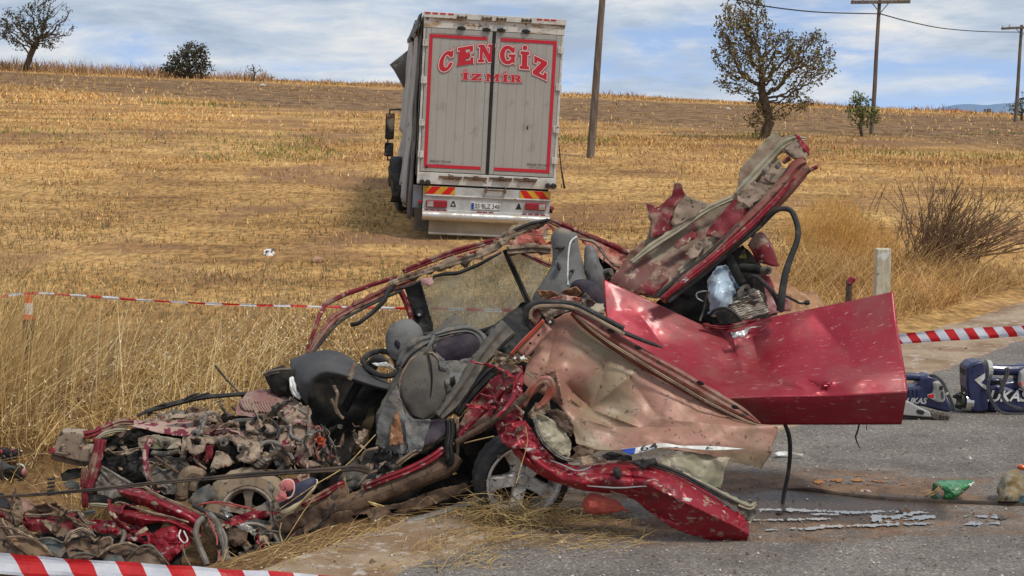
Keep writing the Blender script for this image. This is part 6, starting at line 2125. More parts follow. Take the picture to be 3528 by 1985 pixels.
 # ---------- big salmon-primed inner panel
 tp = grid('inner_panel', cC, [[(430, 165, 8.92), (570, 112, 8.95), (790, 255, 8.93), (1000, 390, 8.9), (1250, 535, 8.86), (1500, 685, 8.82)],
         [(345, 330, 8.86), (520, 300, 8.86), (740, 390, 8.84), (960, 500, 8.8), (1200, 620, 8.76), (1530, 686, 8.78)],
         [(300, 470, 8.80), (470, 470, 8.76), (680, 540, 8.78), (920, 610, 8.72), (1180, 690, 8.68), (1585, 692, 8.74)],
         [(455, 560, 8.74), (510, 590, 8.70), (690, 660, 8.72), (920, 690, 8.66), (1190, 740, 8.62), (1570, 770, 8.70)],
         [(540, 690, 8.66), (580, 710, 8.64), (730, 745, 8.64), (940, 750, 8.60), (1190, 780, 8.58), (1550, 830, 8.68)],
         [(570, 780, 8.60), (640, 806, 8.58), (770, 812, 8.56), (960, 800, 8.56), (1200, 830, 8.56), (1505, 903, 8.68)]],
    M['tan'], t, nu=170, nv=110, amp=.026, sc=3.4, thick=.004, ragged=4,
    dents=[(590, 560, 60, .05), (760, 640, 90, .03), (1300, 740, 70, -.03)],
    creases=[(465, 400, 500, 580, 20, -.075), (510, 470, 640, 600, 26, .09), (640, 598, 830, 440, 34, -.065), (640, 602, 900, 700, 26, -.05), (650, 590, 735, 320, 44, .045), (560, 640, 760, 700, 24, -.05), (390, 430, 490, 395, 16, -.05), (535, 545, 590, 592, 10, -.06), (830, 440, 980, 640, 60, .04), (690, 690, 1150, 700, 40, .035), (960, 650, 1500, 700, 50, -.03), (460, 200, 420, 380, 40, .035), (1150, 560, 1280, 740, 40, .025)])
 # folded crease from the knot of dents to the right
 sheet('lower_flap', cC, [(1000, 850, 8.58), (1120, 820, 8.56), (1250, 830, 8.56), (1350, 850, 8.58), (1318, 910, 8.56), (1312, 960, 8.55), (1298, 1006, 8.55), (1190, 980, 8.5), (1090, 930, 8.48), (1000, 890, 8.5)], M['olive'], t, amp=.05, sc=6, thick=.004)
 sheet('olive_scrap', cC, [(352, 620, 8.62), (420, 640, 8.6), (500, 700, 8.58), (540, 770, 8.56), (536, 850, 8.52), (450, 815, 8.52), (390, 740, 8.55), (350, 670, 8.6)], M['olive'], t, amp=.04, sc=9)
 band('torn_edge', cC, [(352, 640, 8.58), (380, 730, 8.53), (430, 800, 8.5), (500, 850, 8.48), (555, 862, 8.48)], [14, 18, 20, 18, 12], M['grey_metal'], t, bulge=.01, amp=.02, sc=18, ragged=3)
 # flange along its upper right edge
 fl = band('panel_flange', cC, [(545, 110, 8.90), (620, 165, 8.88), (740, 245, 8.86), (900, 345, 8.83), (1070, 440, 8.80), (1250, 545, 8.78), (1400, 625, 8.77), (1502, 680, 8.78)], [30, 64, 84, 92, 92, 88, 66, 10], M['flange'], t, prof=[0, .018, .016, .026, .024, .008, -.015], amp=.008, thick=.005)
 band('flange_edge', cC, [(565, 130, 8.84), (690, 235, 8.81), (860, 345, 8.78), (1050, 460, 8.75), (1230, 565, 8.73), (1400, 650, 8.73), (1490, 684, 8.74)], [8, 12, 14, 14, 12, 10, 4], M['lining'], t, bulge=.008, amp=.006)
 for u, v, d in ((742, 206, 8.80), (1195, 470, 8.735), (1372, 592, 8.72), (880, 290, 8.78)):
  loft('rivet_hole', cC, [(u - 18, v - 6, d, 4, .004), (u - 6, v - 1, d - .004, 11, .006), (u + 8, v + 3, d, 9, .006), (u + 20, v + 8, d, 3, .004)], M['cavity'], fl, n=10, m=10)
 # flange on the left edge (light inner strip with two studs)
 lf = band('panel_flange', cP, [(470, 880, 8.80), (560, 790, 8.80), (660, 680, 8.82), (770, 560, 8.84)], [118, 120, 120, 116], pm('salmon_strip', (.40, .17, .125), (.34, .20, .145), sc=5, c3=(.16, .06, .04), sc3=22, lo3=.64, hi3=.7, rough=.5, bump=.15), t, bulge=.012, amp=.005, thick=.006)
 band('flange_edge', cP, [(352, 880, 8.78), (470, 750, 8.78), (600, 620, 8.80), (722, 490, 8.82)], [34, 40, 44, 34], pm('orange_red_primer', (.42, .06, .03), (.34, .08, .05), sc=6, rough=.4, coat=.2, bump=.1), t, bulge=.022)
 for u, v in ((662, 660), (570, 750)):
  loft('rivet_hole', cP, [(u - 10, v - 14, 8.775, 4, .004), (u, v, 8.77, 15, .006), (u + 10, v + 14, 8.775, 4, .004)], M['cavity'], lf, n=10, m=8)
 for u, v in ((790, 512), (400, 912)):
  tube('stud', cP, [(u, v, 8.70), (u + 1, v + 1, 8.76)], .008, M['white'], lf, n=10)
  sheet('bracket_scrap', cP, [(u - 60, v - 60, 8.80), (u + 10, v - 80, 8.78), (u + 60, v - 20, 8.76), (u + 40, v + 50, 8.76), (u - 30, v + 40, 8.78)], M['rust'], t, amp=.05, sc=16, step=6)
 sheet('bracket_scrap', cP, [(165, 820, 8.9), (250, 850, 8.85), (330, 880, 8.82), (345, 950, 8.8), (280, 1000, 8.82), (200, 990, 8.88)], M['mud'], t, amp=.04, sc=14)
 sheet('bracket_scrap', cP, [(450, 905, 8.76), (500, 880, 8.75), (520, 920, 8.75), (470, 940, 8.75)], M['white'], t, amp=.02, sc=16, step=5)
 # rubber seal looping over the top
 tube('boot_seal', cP, [(590, 600, 8.86), (545, 520, 8.86), (525, 430, 8.86), (550, 355, 8.86), (640, 305, 8.86), (780, 300, 8.86), (930, 305, 8.87), (1080, 325, 8.87), (1230, 400, 8.86), (1400, 480, 8.84), (1610, 590, 8.82)], [.016, .020, .022, .022, .021, .021, .02, .02, .02, .018, .016], M['rubber'], t, n=9, samples=90)
 tube('boot_seal', cP, [(570, 480, 8.82), (580, 400, 8.82), (650, 345, 8.81), (800, 335, 8.81), (950, 340, 8.82), (1090, 375, 8.82), (1300, 480, 8.80), (1500, 590, 8.79), (1610, 650, 8.79)], .012, M['lining'], t, n=7, samples=70)
 tube('boot_seal', cC, [(760, 195, 8.82), (880, 245, 8.81), (960, 275, 8.8), (1005, 292, 8.8)], [.016, .014, .012, .005], M['rubber'], t, n=7)
 sheet('crumpled_scrap', cP, [(570, 440, 8.87), (610, 360, 8.87), (680, 370, 8.86), (690, 450, 8.86), (640, 560, 8.86), (590, 590, 8.87)], M['red_dusty'], t, amp=.04, sc=12)
 sheet('crumpled_scrap', cP, [(640, 350, 8.86), (760, 350, 8.85), (900, 380, 8.85), (1000, 385, 8.86), (880, 440, 8.85), (760, 480, 8.84), (700, 430, 8.85)], M['clay'], t, amp=.05, sc=14)

 # ---------- big peeled red panel
 rp = grid('peeled_panel', lambda u, v: (u, v), [[(2078, 962, 9.75), (2240, 1036, 9.72), (2420, 1120, 9.68), (2480, 1130, 9.68), (2600, 1104, 9.66), (2840, 1056, 9.6), (3078, 1005, 9.5)],
             [(2085, 1060, 9.62), (2250, 1130, 9.55), (2425, 1195, 9.5), (2495, 1205, 9.5), (2620, 1190, 9.48), (2850, 1160, 9.42), (3090, 1110, 9.36)],
             [(2095, 1170, 9.45), (2260, 1220, 9.36), (2430, 1270, 9.30), (2510, 1280, 9.34), (2640, 1265, 9.28), (2860, 1240, 9.22), (3105, 1200, 9.2)],
             [(2105, 1290, 9.26), (2270, 1310, 9.14), (2440, 1335, 9.06), (2520, 1335, 9.10), (2650, 1325, 9.05), (2870, 1310, 9.0), (3120, 1290, 9.02)],
             [(2112, 1352, 9.12), (2280, 1366, 9.0), (2448, 1372, 8.95), (2530, 1371, 8.95), (2655, 1366, 8.93), (2875, 1362, 8.92), (3127, 1349, 8.93)]],
    M['red'], t, nu=160, nv=90, amp=.020, sc=1.9, thick=.004,
    dents=[(2590, 1230, 70, .05), (2850, 1330, 60, .035), (2900, 1200, 150, .025), (2300, 1180, 120, .03)],
    creases=[(2520, 1140, 2565, 1300, 34, -.07), (2590, 1160, 2620, 1280, 50, .09), (2565, 1290, 2790, 1215, 50, -.04), (2590, 1300, 2770, 1345, 30, .06), (2760, 1300, 2850, 1350, 20, .06), (2815, 1352, 2870, 1305, 12, -.05), (2470, 1120, 2540, 1230, 30, .06), (2640, 1320, 3100, 1280, 50, -.03), (2200, 1080, 2400, 1340, 70, .05), (2800, 1080, 2980, 1300, 90, .05)])
 grid('panel_return', lambda u, v: (u, v), [[(2112, 1352, 9.12), (2280, 1366, 9.0), (2448, 1372, 8.95), (2530, 1371, 8.95), (2655, 1366, 8.93), (2875, 1362, 8.92), (3127, 1349, 8.93)],
            [(2116, 1380, 9.13), (2282, 1396, 9.02), (2449, 1400, 8.98), (2530, 1400, 8.98), (2656, 1398, 8.96), (2874, 1396, 8.955), (3120, 1384, 8.965)],
            [(2122, 1442, 9.24), (2284, 1458, 9.14), (2450, 1463, 9.10), (2530, 1463, 9.10), (2660, 1463, 9.08), (2870, 1463, 9.06), (3106, 1462, 9.07)]],
   M['red'], rp, nu=160, nv=16, amp=.020, sc=1.9, thick=.004)
 # dirt-caked torn upper lip
 band('torn_lip', cD, [(700, 1148, 9.64), (790, 1162, 9.64), (870, 1160, 9.62), (950, 1140, 9.61), (1030, 1116, 9.6)], [10, 22, 30, 24, 10], M['red_dusty'], t, bulge=.02, amp=.02, sc=14, ragged=4)
 sheet('paint_scrape', cD, [(860, 1190, 9.50), (910, 1185, 9.49), (960, 1165, 9.5), (1045, 1155, 9.52), (970, 1175, 9.49), (935, 1225, 9.45), (905, 1215, 9.46), (880, 1230, 9.45)], M['silver'], t, amp=.012, sc=14, step=5, thick=.003)

 # ---------- upright torn tailgate inner
 up = sheet('torn_tailgate', cD, [(165, 900, 9.85), (290, 725, 9.95), (380, 655, 10.0), (402, 560, 10.05), (368, 445, 10.1), (388, 452, 10.1), (450, 470, 10.1), (525, 400, 10.12), (538, 332, 10.12), (575, 335, 10.12), (605, 400, 10.12), (640, 425, 10.1), (690, 432, 10.1), (740, 462, 10.1), (870, 412, 10.1), (905, 345, 10.1), (915, 250, 10.12), (1000, 155, 10.15), (1060, 85, 10.18), (1125, 35, 10.2), (1150, 75, 10.2),
          (1195, 62, 10.2), (1250, 52, 10.2), (1300, 130, 10.22), (1312, 178, 10.2), (1270, 200, 10.15), (1180, 285, 10.1), (1100, 390, 10.05), (980, 500, 10.0), (740, 740, 9.9), (520, 930, 9.82), (440, 1000, 9.8), (300, 970, 9.82)],
    M['red_patch'], t, amp=.018, sc=4, step=7, ragged=2.5, thick=.006, holes=[[(1128, 180), (1165, 158), (1200, 180), (1232, 205), (1195, 268), (1168, 262), (1150, 225)]])
 # olive seam bands, pressed ribs and pads on it
 band('pressed_rib', cD, [(290, 790, 9.86), (420, 690, 9.92), (560, 600, 9.96), (720, 490, 10.0), (870, 420, 10.03)], [26, 40, 38, 34, 28], M['olive'], up, bulge=.014, amp=.008, ragged=4)
 band('pressed_rib', cD, [(890, 405, 10.03), (970, 320, 10.05), (1075, 205, 10.1), (1160, 118, 10.12), (1235, 82, 10.13), (1300, 80, 10.14)], [40, 50, 50, 44, 36, 16], M['olive'], up, bulge=.014, amp=.01, ragged=4)
 band('pressed_rib', cD, [(560, 850, 9.80), (720, 720, 9.85), (900, 560, 9.92), (1040, 430, 9.96), (1160, 290, 10.0)], [34, 44, 46, 42, 30], M['olive'], up, bulge=.010, amp=.006, ragged=4)
 sheet('pressed_pad', cD, [(535, 680, 9.88), (640, 612, 9.92), (668, 632, 9.92), (655, 655, 9.9), (560, 712, 9.86), (538, 700, 9.87)], M['red_dusty'], up, amp=.01, thick=.03)
 sheet('pressed_pad', cD, [(1040, 270, 10.0), (1090, 225, 10.02), (1180, 250, 10.02), (1190, 290, 10.0), (1120, 345, 9.97), (1060, 320, 9.98)], M['clay'], up, amp=.02, thick=.02)
 sheet('pressed_pad', cD, [(1170, 140, 10.08), (1230, 90, 10.1), (1290, 150, 10.1), (1270, 195, 10.08), (1215, 190, 10.07)], M['clay'], up, amp=.012, thick=.02)
 sheet('red_flange_tip', cD, [(1225, 55, 10.1), (1245, 47, 10.1), (1290, 105, 10.1), (1314, 140, 10.1), (1312, 180, 10.08), (1285, 150, 10.08)], M['red_wreck'], up, amp=.012)
 sheet('red_flap', cD, [(375, 450, 10.04), (450, 470, 10.04), (525, 405, 10.06), (540, 340, 10.06), (575, 340, 10.06), (600, 405, 10.06), (545, 470, 10.02), (520, 560, 9.98), (540, 610, 9.95), (400, 650, 9.95), (405, 540, 10.0)], M['red_dusty'], up, amp=.02, sc=5, ragged=1.5)
 sheet('cream_flap', cD, [(560, 450, 9.99), (600, 420, 10.0), (690, 440, 10.0), (720, 470, 9.99), (640, 540, 9.95), (540, 580, 9.93), (530, 520, 9.95)], M['clay'], up, amp=.015, sc=6)
 sheet('red_patch', cD, [(740, 590, 9.88), (800, 520, 9.9), (870, 440, 9.93), (900, 425, 9.93), (900, 470, 9.92), (970, 480, 9.92), (890, 590, 9.86), (800, 650, 9.83), (720, 640, 9.85)], M['red_dusty'], up, amp=.006, sc=5)
 sheet('red_patch', cD, [(300, 960, 9.74), (400, 880, 9.78), (520, 840, 9.78), (500, 900, 9.75), (420, 980, 9.72)], M['red_dusty'], up, amp=.012, sc=9)
 sheet('cracked_clay', cD, [(900, 400, 9.98), (980, 330, 10.0), (1070, 330, 9.98), (1110, 350, 9.96), (1010, 440, 9.92), (970, 480, 9.91), (905, 440, 9.94)], M['clay'], up, amp=.02, sc=14, ragged=4)
 sheet('cracked_clay', cD, [(600, 740, 9.80), (680, 660, 9.84), (745, 650, 9.82), (740, 690, 9.8), (640, 780, 9.77)], M['clay'], up, amp=.02, sc=14, ragged=4)
 for u, v, d in ((1130, 240, 9.96), (1215, 175, 10.02), (1055, 265, 9.97)):
  loft('bolt_boss', cD, [(u - 16, v, d, 4, .005), (u, v, d - .012, 16, .015), (u + 16, v, d, 4, .005)], M['grey_metal'], up, n=12, m=10)
 tube('latch_bar', cD, [(1165, 215, 10.05), (1200, 192, 10.02)], .018, M['red_dusty'], up, n=6)
 # rolled red flange with its seal along the lower edge
 fb = band('tailgate_flange', cD, [(465, 1010, 9.62), (600, 890, 9.66), (750, 770, 9.72), (900, 630, 9.78), (1050, 490, 9.84), (1180, 350, 9.9), (1250, 260, 9.95), (1300, 225, 9.97)], [44, 78, 92, 98, 104, 112, 116, 96], M['flange'], t, prof=[-.03, .012, .030, .010, .032, .022, -.02], amp=.008, thick=.006)
 band('flange_edge', cD, [(470, 1000, 9.56), (640, 860, 9.6), (800, 730, 9.66), (960, 590, 9.72), (1120, 430, 9.79), (1230, 300, 9.85)], [20, 30, 32, 32, 30, 18], M['red_wreck'], fb, bulge=.02, amp=.006)
 tube('tailgate_seal', cD, [(440, 985, 9.62), (520, 915, 9.64), (760, 715, 9.72), (960, 530, 9.82), (1110, 370, 9.9), (1210, 240, 9.96), (1285, 195, 10.0)], .013, M['rubber'], fb, n=7, samples=50)
 tube('tailgate_seal', cD, [(500, 1015, 9.60), (700, 860, 9.68), (900, 690, 9.76), (1020, 590, 9.8), (1100, 510, 9.85)], .018, M['rubber'], fb, n=7, samples=40)
 loft('hinge_stub', cD, [(1318, 262, 9.95, 8, .02), (1338, 250, 9.95, 12, .02), (1356, 243, 9.95, 12, .02), (1364, 240, 9.95, 6, .01)], M['red_dusty'], fb, n=10, m=12)

 # ---------- boot contents that belong to the car
 grid('rear_wing', cD, [[(960, 690, 10.05), (1000, 632, 10.05), (1045, 622, 10.1), (1100, 690, 10.15)],
       [(985, 730, 10.0), (1030, 680, 9.98), (1075, 680, 10.0), (1128, 780, 10.05)],
       [(1010, 790, 10.0), (1060, 800, 9.96), (1100, 812, 9.96), (1140, 812, 10.0)]], M['red_dusty'], t, nu=30, nv=18, amp=.012, thick=.006)
 sheet('rear_wing', cD, [(1020, 850, 10.05), (1090, 870, 10.02), (1120, 960, 10.0), (1200, 1010, 9.98), (1205, 1070, 9.95), (1080, 1090, 9.95), (1060, 960, 10.0)], pm('pale_pink_scraped', (.42, .24, .22), (.28, .06, .06), sc=5, rough=.5, bump=.2), t, amp=.03)

 def corr(name, c, pts, rad, mat, d):
  n = 90
  P = catmull(np.array([tuple(W(*c(p[0], p[1]), p[2] if len(p) > 2 else d)) for p in pts]), n)
  rr = [rad * (1 + .13 * math.sin(i * 1.6)) for i in range(n)]
  v, f = tube3([Vector(q) for q in P], rr, 12)
  return mk(name, v, f, mat, t)
 corr('corrugated_hose', cQ, [(395, 660, 9.95), (440, 760, 9.85), (500, 880, 9.78), (560, 970, 9.75)], .031, M['rubber'], 9.8)
 corr('corrugated_hose', cQ, [(530, 770, 9.9), (620, 775, 9.85), (700, 785, 9.82), (770, 795, 9.8)], .030, M['rubber'], 9.8)
 tube('hose_end', cQ, [(770, 795, 9.80), (830, 800, 9.77), (865, 800, 9.75)], [.026, .030, .028], M['grey_metal'], t, n=12)
 tube('hose_mouth', cQ, [(846, 800, 9.725), (850, 801, 9.74)], .015, M['cavity'], t, n=10)
 slab('hose_flange', cQ, [(480, 1060), (545, 985), (625, 960), (650, 1040), (560, 1110), (490, 1130)], M['grey_metal'], t, d=9.7, depth=.03)
 loft('bolt_hole', cQ, [(560, 1030, 9.69, 6, .006), (590, 1028, 9.685, 26, .008), (620, 1026, 9.69, 6, .006)], M['cavity'], t, n=12, m=8)
 # heater core of pale fins
 hc = slab('radiator', cQ, [(360, 1215), (470, 1120), (700, 1030), (800, 1080), (860, 1290), (540, 1400), (430, 1430)], M['grey_metal'], t, d=9.72, depth=.10)
 fin = pm('pale_dented_fins', (.62, .58, .48), (.12, .10, .075), sc=16, lo=.52, hi=.58, rough=.6, bump=.4, stretch=(.5, 1, 1.6))
 A0, B0, C0 = np.array((372, 1212.)), np.array((742, 1050.)), np.array((520, 1400.))
 for i in range(11):
  f = i / 10
  p = A0 + (C0 - A0) * f
  q = B0 + (np.array((855, 1285.)) - B0) * f
  pts = [tuple(p + (q - p) * k / 6 + np.array([4 * math.sin(i * 2 + k * 1.3), 5 * math.sin(i + k * 2.1)])) + (9.695 - .006 * math.sin(k * 2.3 + i),) for k in range(7)]
  band('fin', cQ, pts, [17, 21, 22, 20, 22, 20, 16], fin, hc, bulge=.012, amp=.012, sc=30, ragged=2, nv=4)
 slab('bracket', cQ, [(235, 1320), (350, 1265), (420, 1330), (430, 1440), (280, 1449)], M['black'], t, d=9.62, depth=.06)
 tube('wiring', cQ, [(160, 1330, 9.66), (220, 1270, 9.62), (330, 1245, 9.6), (430, 1290, 9.58), (540, 1400, 9.56)], .011, M['rubber'], t, n=7, samples=30)
 tube('wiring', cQ, [(620, 930, 9.74), (650, 880, 9.7), (720, 880, 9.66), (820, 970, 9.62), (910, 1080, 9.6), (980, 1230, 9.6)], .015, M['rubber'], t, n=8, samples=36)
 tube('wiring', cQ, [(140, 1045, 9.78), (60, 1050, 9.78), (0, 1075, 9.78), (10, 1130, 9.78), (80, 1170, 9.78)], .005, M['white'], t, n=6, samples=24)
 tube('wiring', cQ, [(130, 1050, 9.75), (110, 1150, 9.75), (95, 1240, 9.74), (40, 1400, 9.72)], .008, M['wire'], t, n=6)
 tube('wiring', cQ, [(930, 1090, 9.8), (1040, 1100, 9.85), (1150, 1150, 9.9), (1230, 1190, 9.95), (1310, 1185, 9.98)], .009, M['rubber'], t, n=6, samples=24)
 tube('wiring', cQ, [(1290, 1185, 9.97), (1340, 1180, 9.97)], .018, M['rubber'], t, n=8)
 sheet('warning_sticker', cQ, [(570, 545, 10.2), (592, 660, 10.18), (500, 655, 10.18), (530, 600, 10.2)], pm('yellow_sticker', (.45, .40, .05), (.14, .13, .05), sc=14, rough=.5, bump=0), t, amp=.004, step=5, ragged=0)
 # black rubber loop hanging over the tailgate
 tube('rubber_loop', cQ, [(640, 400, 9.82), (760, 260, 9.8), (870, 150, 9.78), (960, 80, 9.76), (1040, 65, 9.74), (1120, 90, 9.72), (1170, 180, 9.7), (1205, 320, 9.66), (1190, 460, 9.63), (1120, 640, 9.6), (1060, 820, 9.56), (1025, 1000, 9.53), (1005, 1160, 9.5), (995, 1280, 9.5)], [.012, .014, .016, .018, .018, .020, .020, .021, .021, .022, .024, .026, .028, .028], M['rubber'], t, n=9, samples=80)
 # strap hanging below the panel down to the road
 tube('hanging_seal', cF, [(150, 670, 9.2), (175, 740, 9.2), (180, 830, 9.2), (170, 930, 9.2), (150, 1030, 9.2), (138, 1105, 9.18)], [.013, .015, .015, .014, .015, .013], M['rubber'], t, n=7, samples=30)
 tube('hanging_wire', cF, [(530, 680, 9.1), (520, 720, 9.1), (512, 745, 9.1), (525, 785, 9.1), (535, 800, 9.1)], [.006, .007, .006, .004, .003], M['rubber'], t, n=5)
 tube('hanging_wire', cF, [(568, 680, 9.1), (567, 710, 9.1)], .003, M['rubber'], t, n=5)

 # ---------- rear bumper skin
 bm_ = grid('rear_bumper', cC, [[(285, 655, 8.72), (345, 770, 8.64), (440, 858, 8.58), (600, 892, 8.52), (780, 868, 8.48), (960, 888, 8.44), (1130, 960, 8.42), (1300, 1070, 8.42), (1440, 1180, 8.44)],
         [(250, 690, 8.62), (325, 805, 8.54), (430, 895, 8.46), (605, 935, 8.38), (790, 930, 8.33), (970, 955, 8.29), (1130, 1040, 8.28), (1290, 1140, 8.30), (1440, 1225, 8.36)],
         [(220, 720, 8.60), (300, 835, 8.52), (415, 920, 8.46), (600, 985, 8.36), (800, 990, 8.30), (960, 1010, 8.27), (1110, 1100, 8.26), (1280, 1190, 8.29), (1437, 1250, 8.36)],
         [(190, 740, 8.64), (275, 850, 8.58), (400, 945, 8.52), (600, 1012, 8.42), (810, 1040, 8.36), (910, 1100, 8.34), (1050, 1200, 8.33), (1230, 1262, 8.36), (1430, 1284, 8.42)]],
    M['red_wreck'], t, nu=170, nv=52, amp=.018, sc=5.5, thick=.005, ragged=3,
    creases=[(620, 925, 1010, 965, 9, .03), (700, 1010, 1100, 1190, 12, .04), (960, 1000, 1410, 1215, 9, -.035), (300, 700, 440, 890, 10, .06), (330, 680, 420, 860, 8, -.05), (240, 740, 380, 915, 8, .05), (450, 890, 620, 965, 9, .04), (1100, 1010, 1150, 1180, 10, .02), (840, 900, 880, 1060, 12, .03)],
    dents=[(640, 900, 24, .05), (700, 1000, 40, .05), (600, 975, 22, -.04), (880, 1040, 40, .05), (950, 990, 30, -.03), (500, 930, 26, .05), (1200, 1200, 50, .03), (1000, 1100, 40, .03)])
 tube('bumper_edge', cC, [(440, 862, 8.50), (540, 905, 8.45), (600, 912, 8.42), (640, 895, 8.42)], [.003, .006, .006, .003], M['silver'], t, n=7, wob=.008)
 tube('bumper_edge', cC, [(560, 985, 8.36), (700, 998, 8.31), (840, 1000, 8.28), (955, 995, 8.26)], [.002, .005, .005, .002], M['silver'], t, n=7, wob=.008)
 sheet('end_cap', cC, [(1370, 1110, 8.44), (1420, 1150, 8.42), (1440, 1190, 8.38), (1432, 1283, 8.40), (1400, 1283, 8.37), (1395, 1200, 8.33)], M['red_wreck'], t, amp=.015)
 band('black_moulding', cC, [(880, 868, 8.44), (980, 890, 8.40), (1100, 935, 8.38), (1240, 1010, 8.38), (1390, 1085, 8.4)], [20, 24, 22, 20, 10], M['rubber'], t, bulge=.015, amp=.008)
 band('torn_edge', cC, [(1100, 930, 8.46), (1220, 990, 8.45), (1330, 1050, 8.45), (1440, 1100, 8.45), (1480, 1080, 8.47)], [20, 34, 36, 30, 20], M['olive'], t, bulge=.02, amp=.02, sc=14, ragged=4)
 sheet('torn_end', cC, [(1380, 1090, 8.46), (1440, 1060, 8.48), (1490, 1075, 8.5), (1475, 1150, 8.48), (1445, 1190, 8.45), (1400, 1140, 8.44)], M['grey_metal'], t, amp=.04, sc=14)
 loft('lamp_socket', cC, [(768, 895, 8.35, 8, .02), (772, 910, 8.325, 19, .03), (777, 930, 8.32, 21, .03), (780, 950, 8.325, 14, .025), (780, 960, 8.34, 6, .01)], M['rubber'], t, n=14, m=16)
 sheet('black_trim', cC, [(698, 835, 8.46), (740, 818, 8.44), (790, 825, 8.43), (850, 845, 8.42), (850, 862, 8.42), (760, 862, 8.42), (720, 862, 8.43)], M['black'], t, amp=.025, sc=14, thick=.012)
 sheet('black_trim', cC, [(838, 868, 8.38), (880, 860, 8.37), (965, 850, 8.38), (980, 880, 8.36), (940, 890, 8.35), (905, 905, 8.34), (870, 890, 8.35)], M['black'], t, amp=.015, sc=14, thick=.014)
 sheet('foam_core', cC, [(560, 850, 8.52), (640, 838, 8.5), (700, 850, 8.48), (720, 870, 8.46), (600, 890, 8.48)], M['lining'], t, amp=.03, sc=16)
 tube('drain_plug', cC, [(1358, 1282, 8.36), (1360, 1296, 8.36), (1361, 1302, 8.36)], [.006, .006, .016], M['black'], t, n=8, samples=8)
 tube('loose_rod', cC, [(1440, 1232, 8.6), (1490, 1228, 8.62), (1560, 1215, 8.66)], [.016, .015, .014], M['wire'], t, n=8)
 tube('loose_wire', cC, [(1440, 1230, 8.38), (1465, 1290, 8.35), (1475, 1340, 8.33), (1470, 1260, 8.36)], .0035, M['lining'], t, n=5)
 # registration plate, curled over the lower edge
 npl = grid('number_plate', cC, [[(790, 806, 8.45), (870, 798, 8.44), (1000, 776, 8.42), (1100, 788, 8.42), (1250, 790, 8.42), (1425, 805, 8.44)],
         [(830, 835, 8.40), (880, 826, 8.39), (1000, 798, 8.40), (1100, 800, 8.41), (1240, 812, 8.40), (1395, 806, 8.435)]], M['white'], t, nu=50, nv=6, thick=.003)
 grid('plate_band', cC, [[(793, 807, 8.443), (868, 799, 8.433)], [(832, 833, 8.394), (862, 828, 8.388)]], bpy.data.materials['plate_blue'], npl, nu=8, nv=5, thick=.002)

 def plate_text(body, u0, v0, u1, v1, h, d):
  tv, tf = flat_text(body, 1.0, 0, .02)
  xs = [q.x for q in tv]
  ys = [q.y for q in tv]
  V = []
  for q in tv:
   fx = (q.x - min(xs)) / (max(xs) - min(xs))
   fy = (q.y - min(ys)) / (max(ys) - min(ys))
   u = u0 + (u1 - u0) * fx + fy * -10
   v = v0 + (v1 - v0) * fx - h * fy
   V.append(W(*cC(u, v), d + .022 * fy))
  mk('plate_lettering', V, tf, MAT['black'], npl, False)
 plate_text('64', 895, 818, 985, 799, 27, 8.378)
 plate_text('A', 1222, 806, 1262, 806, 13, 8.383)
 plate_text('F', 1068, 800, 1090, 800, 9, 8.396)
 # crumpled column of red skin left of the inner panel
 sheet('crumpled_wing', cC, [(150, 385, 8.86), (215, 375, 8.84), (292, 385, 8.8), (300, 470, 8.76), (285, 560, 8.72), (300, 640, 8.68), (260, 690, 8.66), (190, 720, 8.66), (155, 690, 8.7), (165, 600, 8.76), (215, 500, 8.8), (180, 430, 8.84)], M['red_wreck'], t, amp=.05, sc=9, dents=[(240, 500, 30, -.05), (220, 620, 30, .06)])
 sheet('crumpled_wing', cC, [(160, 700, 8.66), (250, 670, 8.62), (310, 660, 8.6), (350, 720, 8.58), (400, 800, 8.54), (460, 860, 8.5), (440, 920, 8.48), (380, 900, 8.5), (300, 800, 8.54), (250, 810, 8.56), (190, 770, 8.62)], M['red_wreck'], t, amp=.05, sc=9)
 for pts in (((170, 640), (240, 560), (260, 470), (290, 410)), ((255, 680), (280, 750), (260, 800)), ((300, 660), (330, 760), (400, 850))):
  tube('folded_edge', cC, [(u, v, 8.60 + .1 * (700 - v) / 300) for u, v in pts], [.010, .018, .016, .01][:len(pts)], M['red'], t, n=7, wob=.012)
 sheet('torn_lip', cC, [(150, 378, 8.84), (200, 365, 8.82), (270, 385, 8.8), (290, 410, 8.78), (230, 425, 8.8), (165, 410, 8.84)], M['clay'], t, amp=.04, sc=16)

build_car()

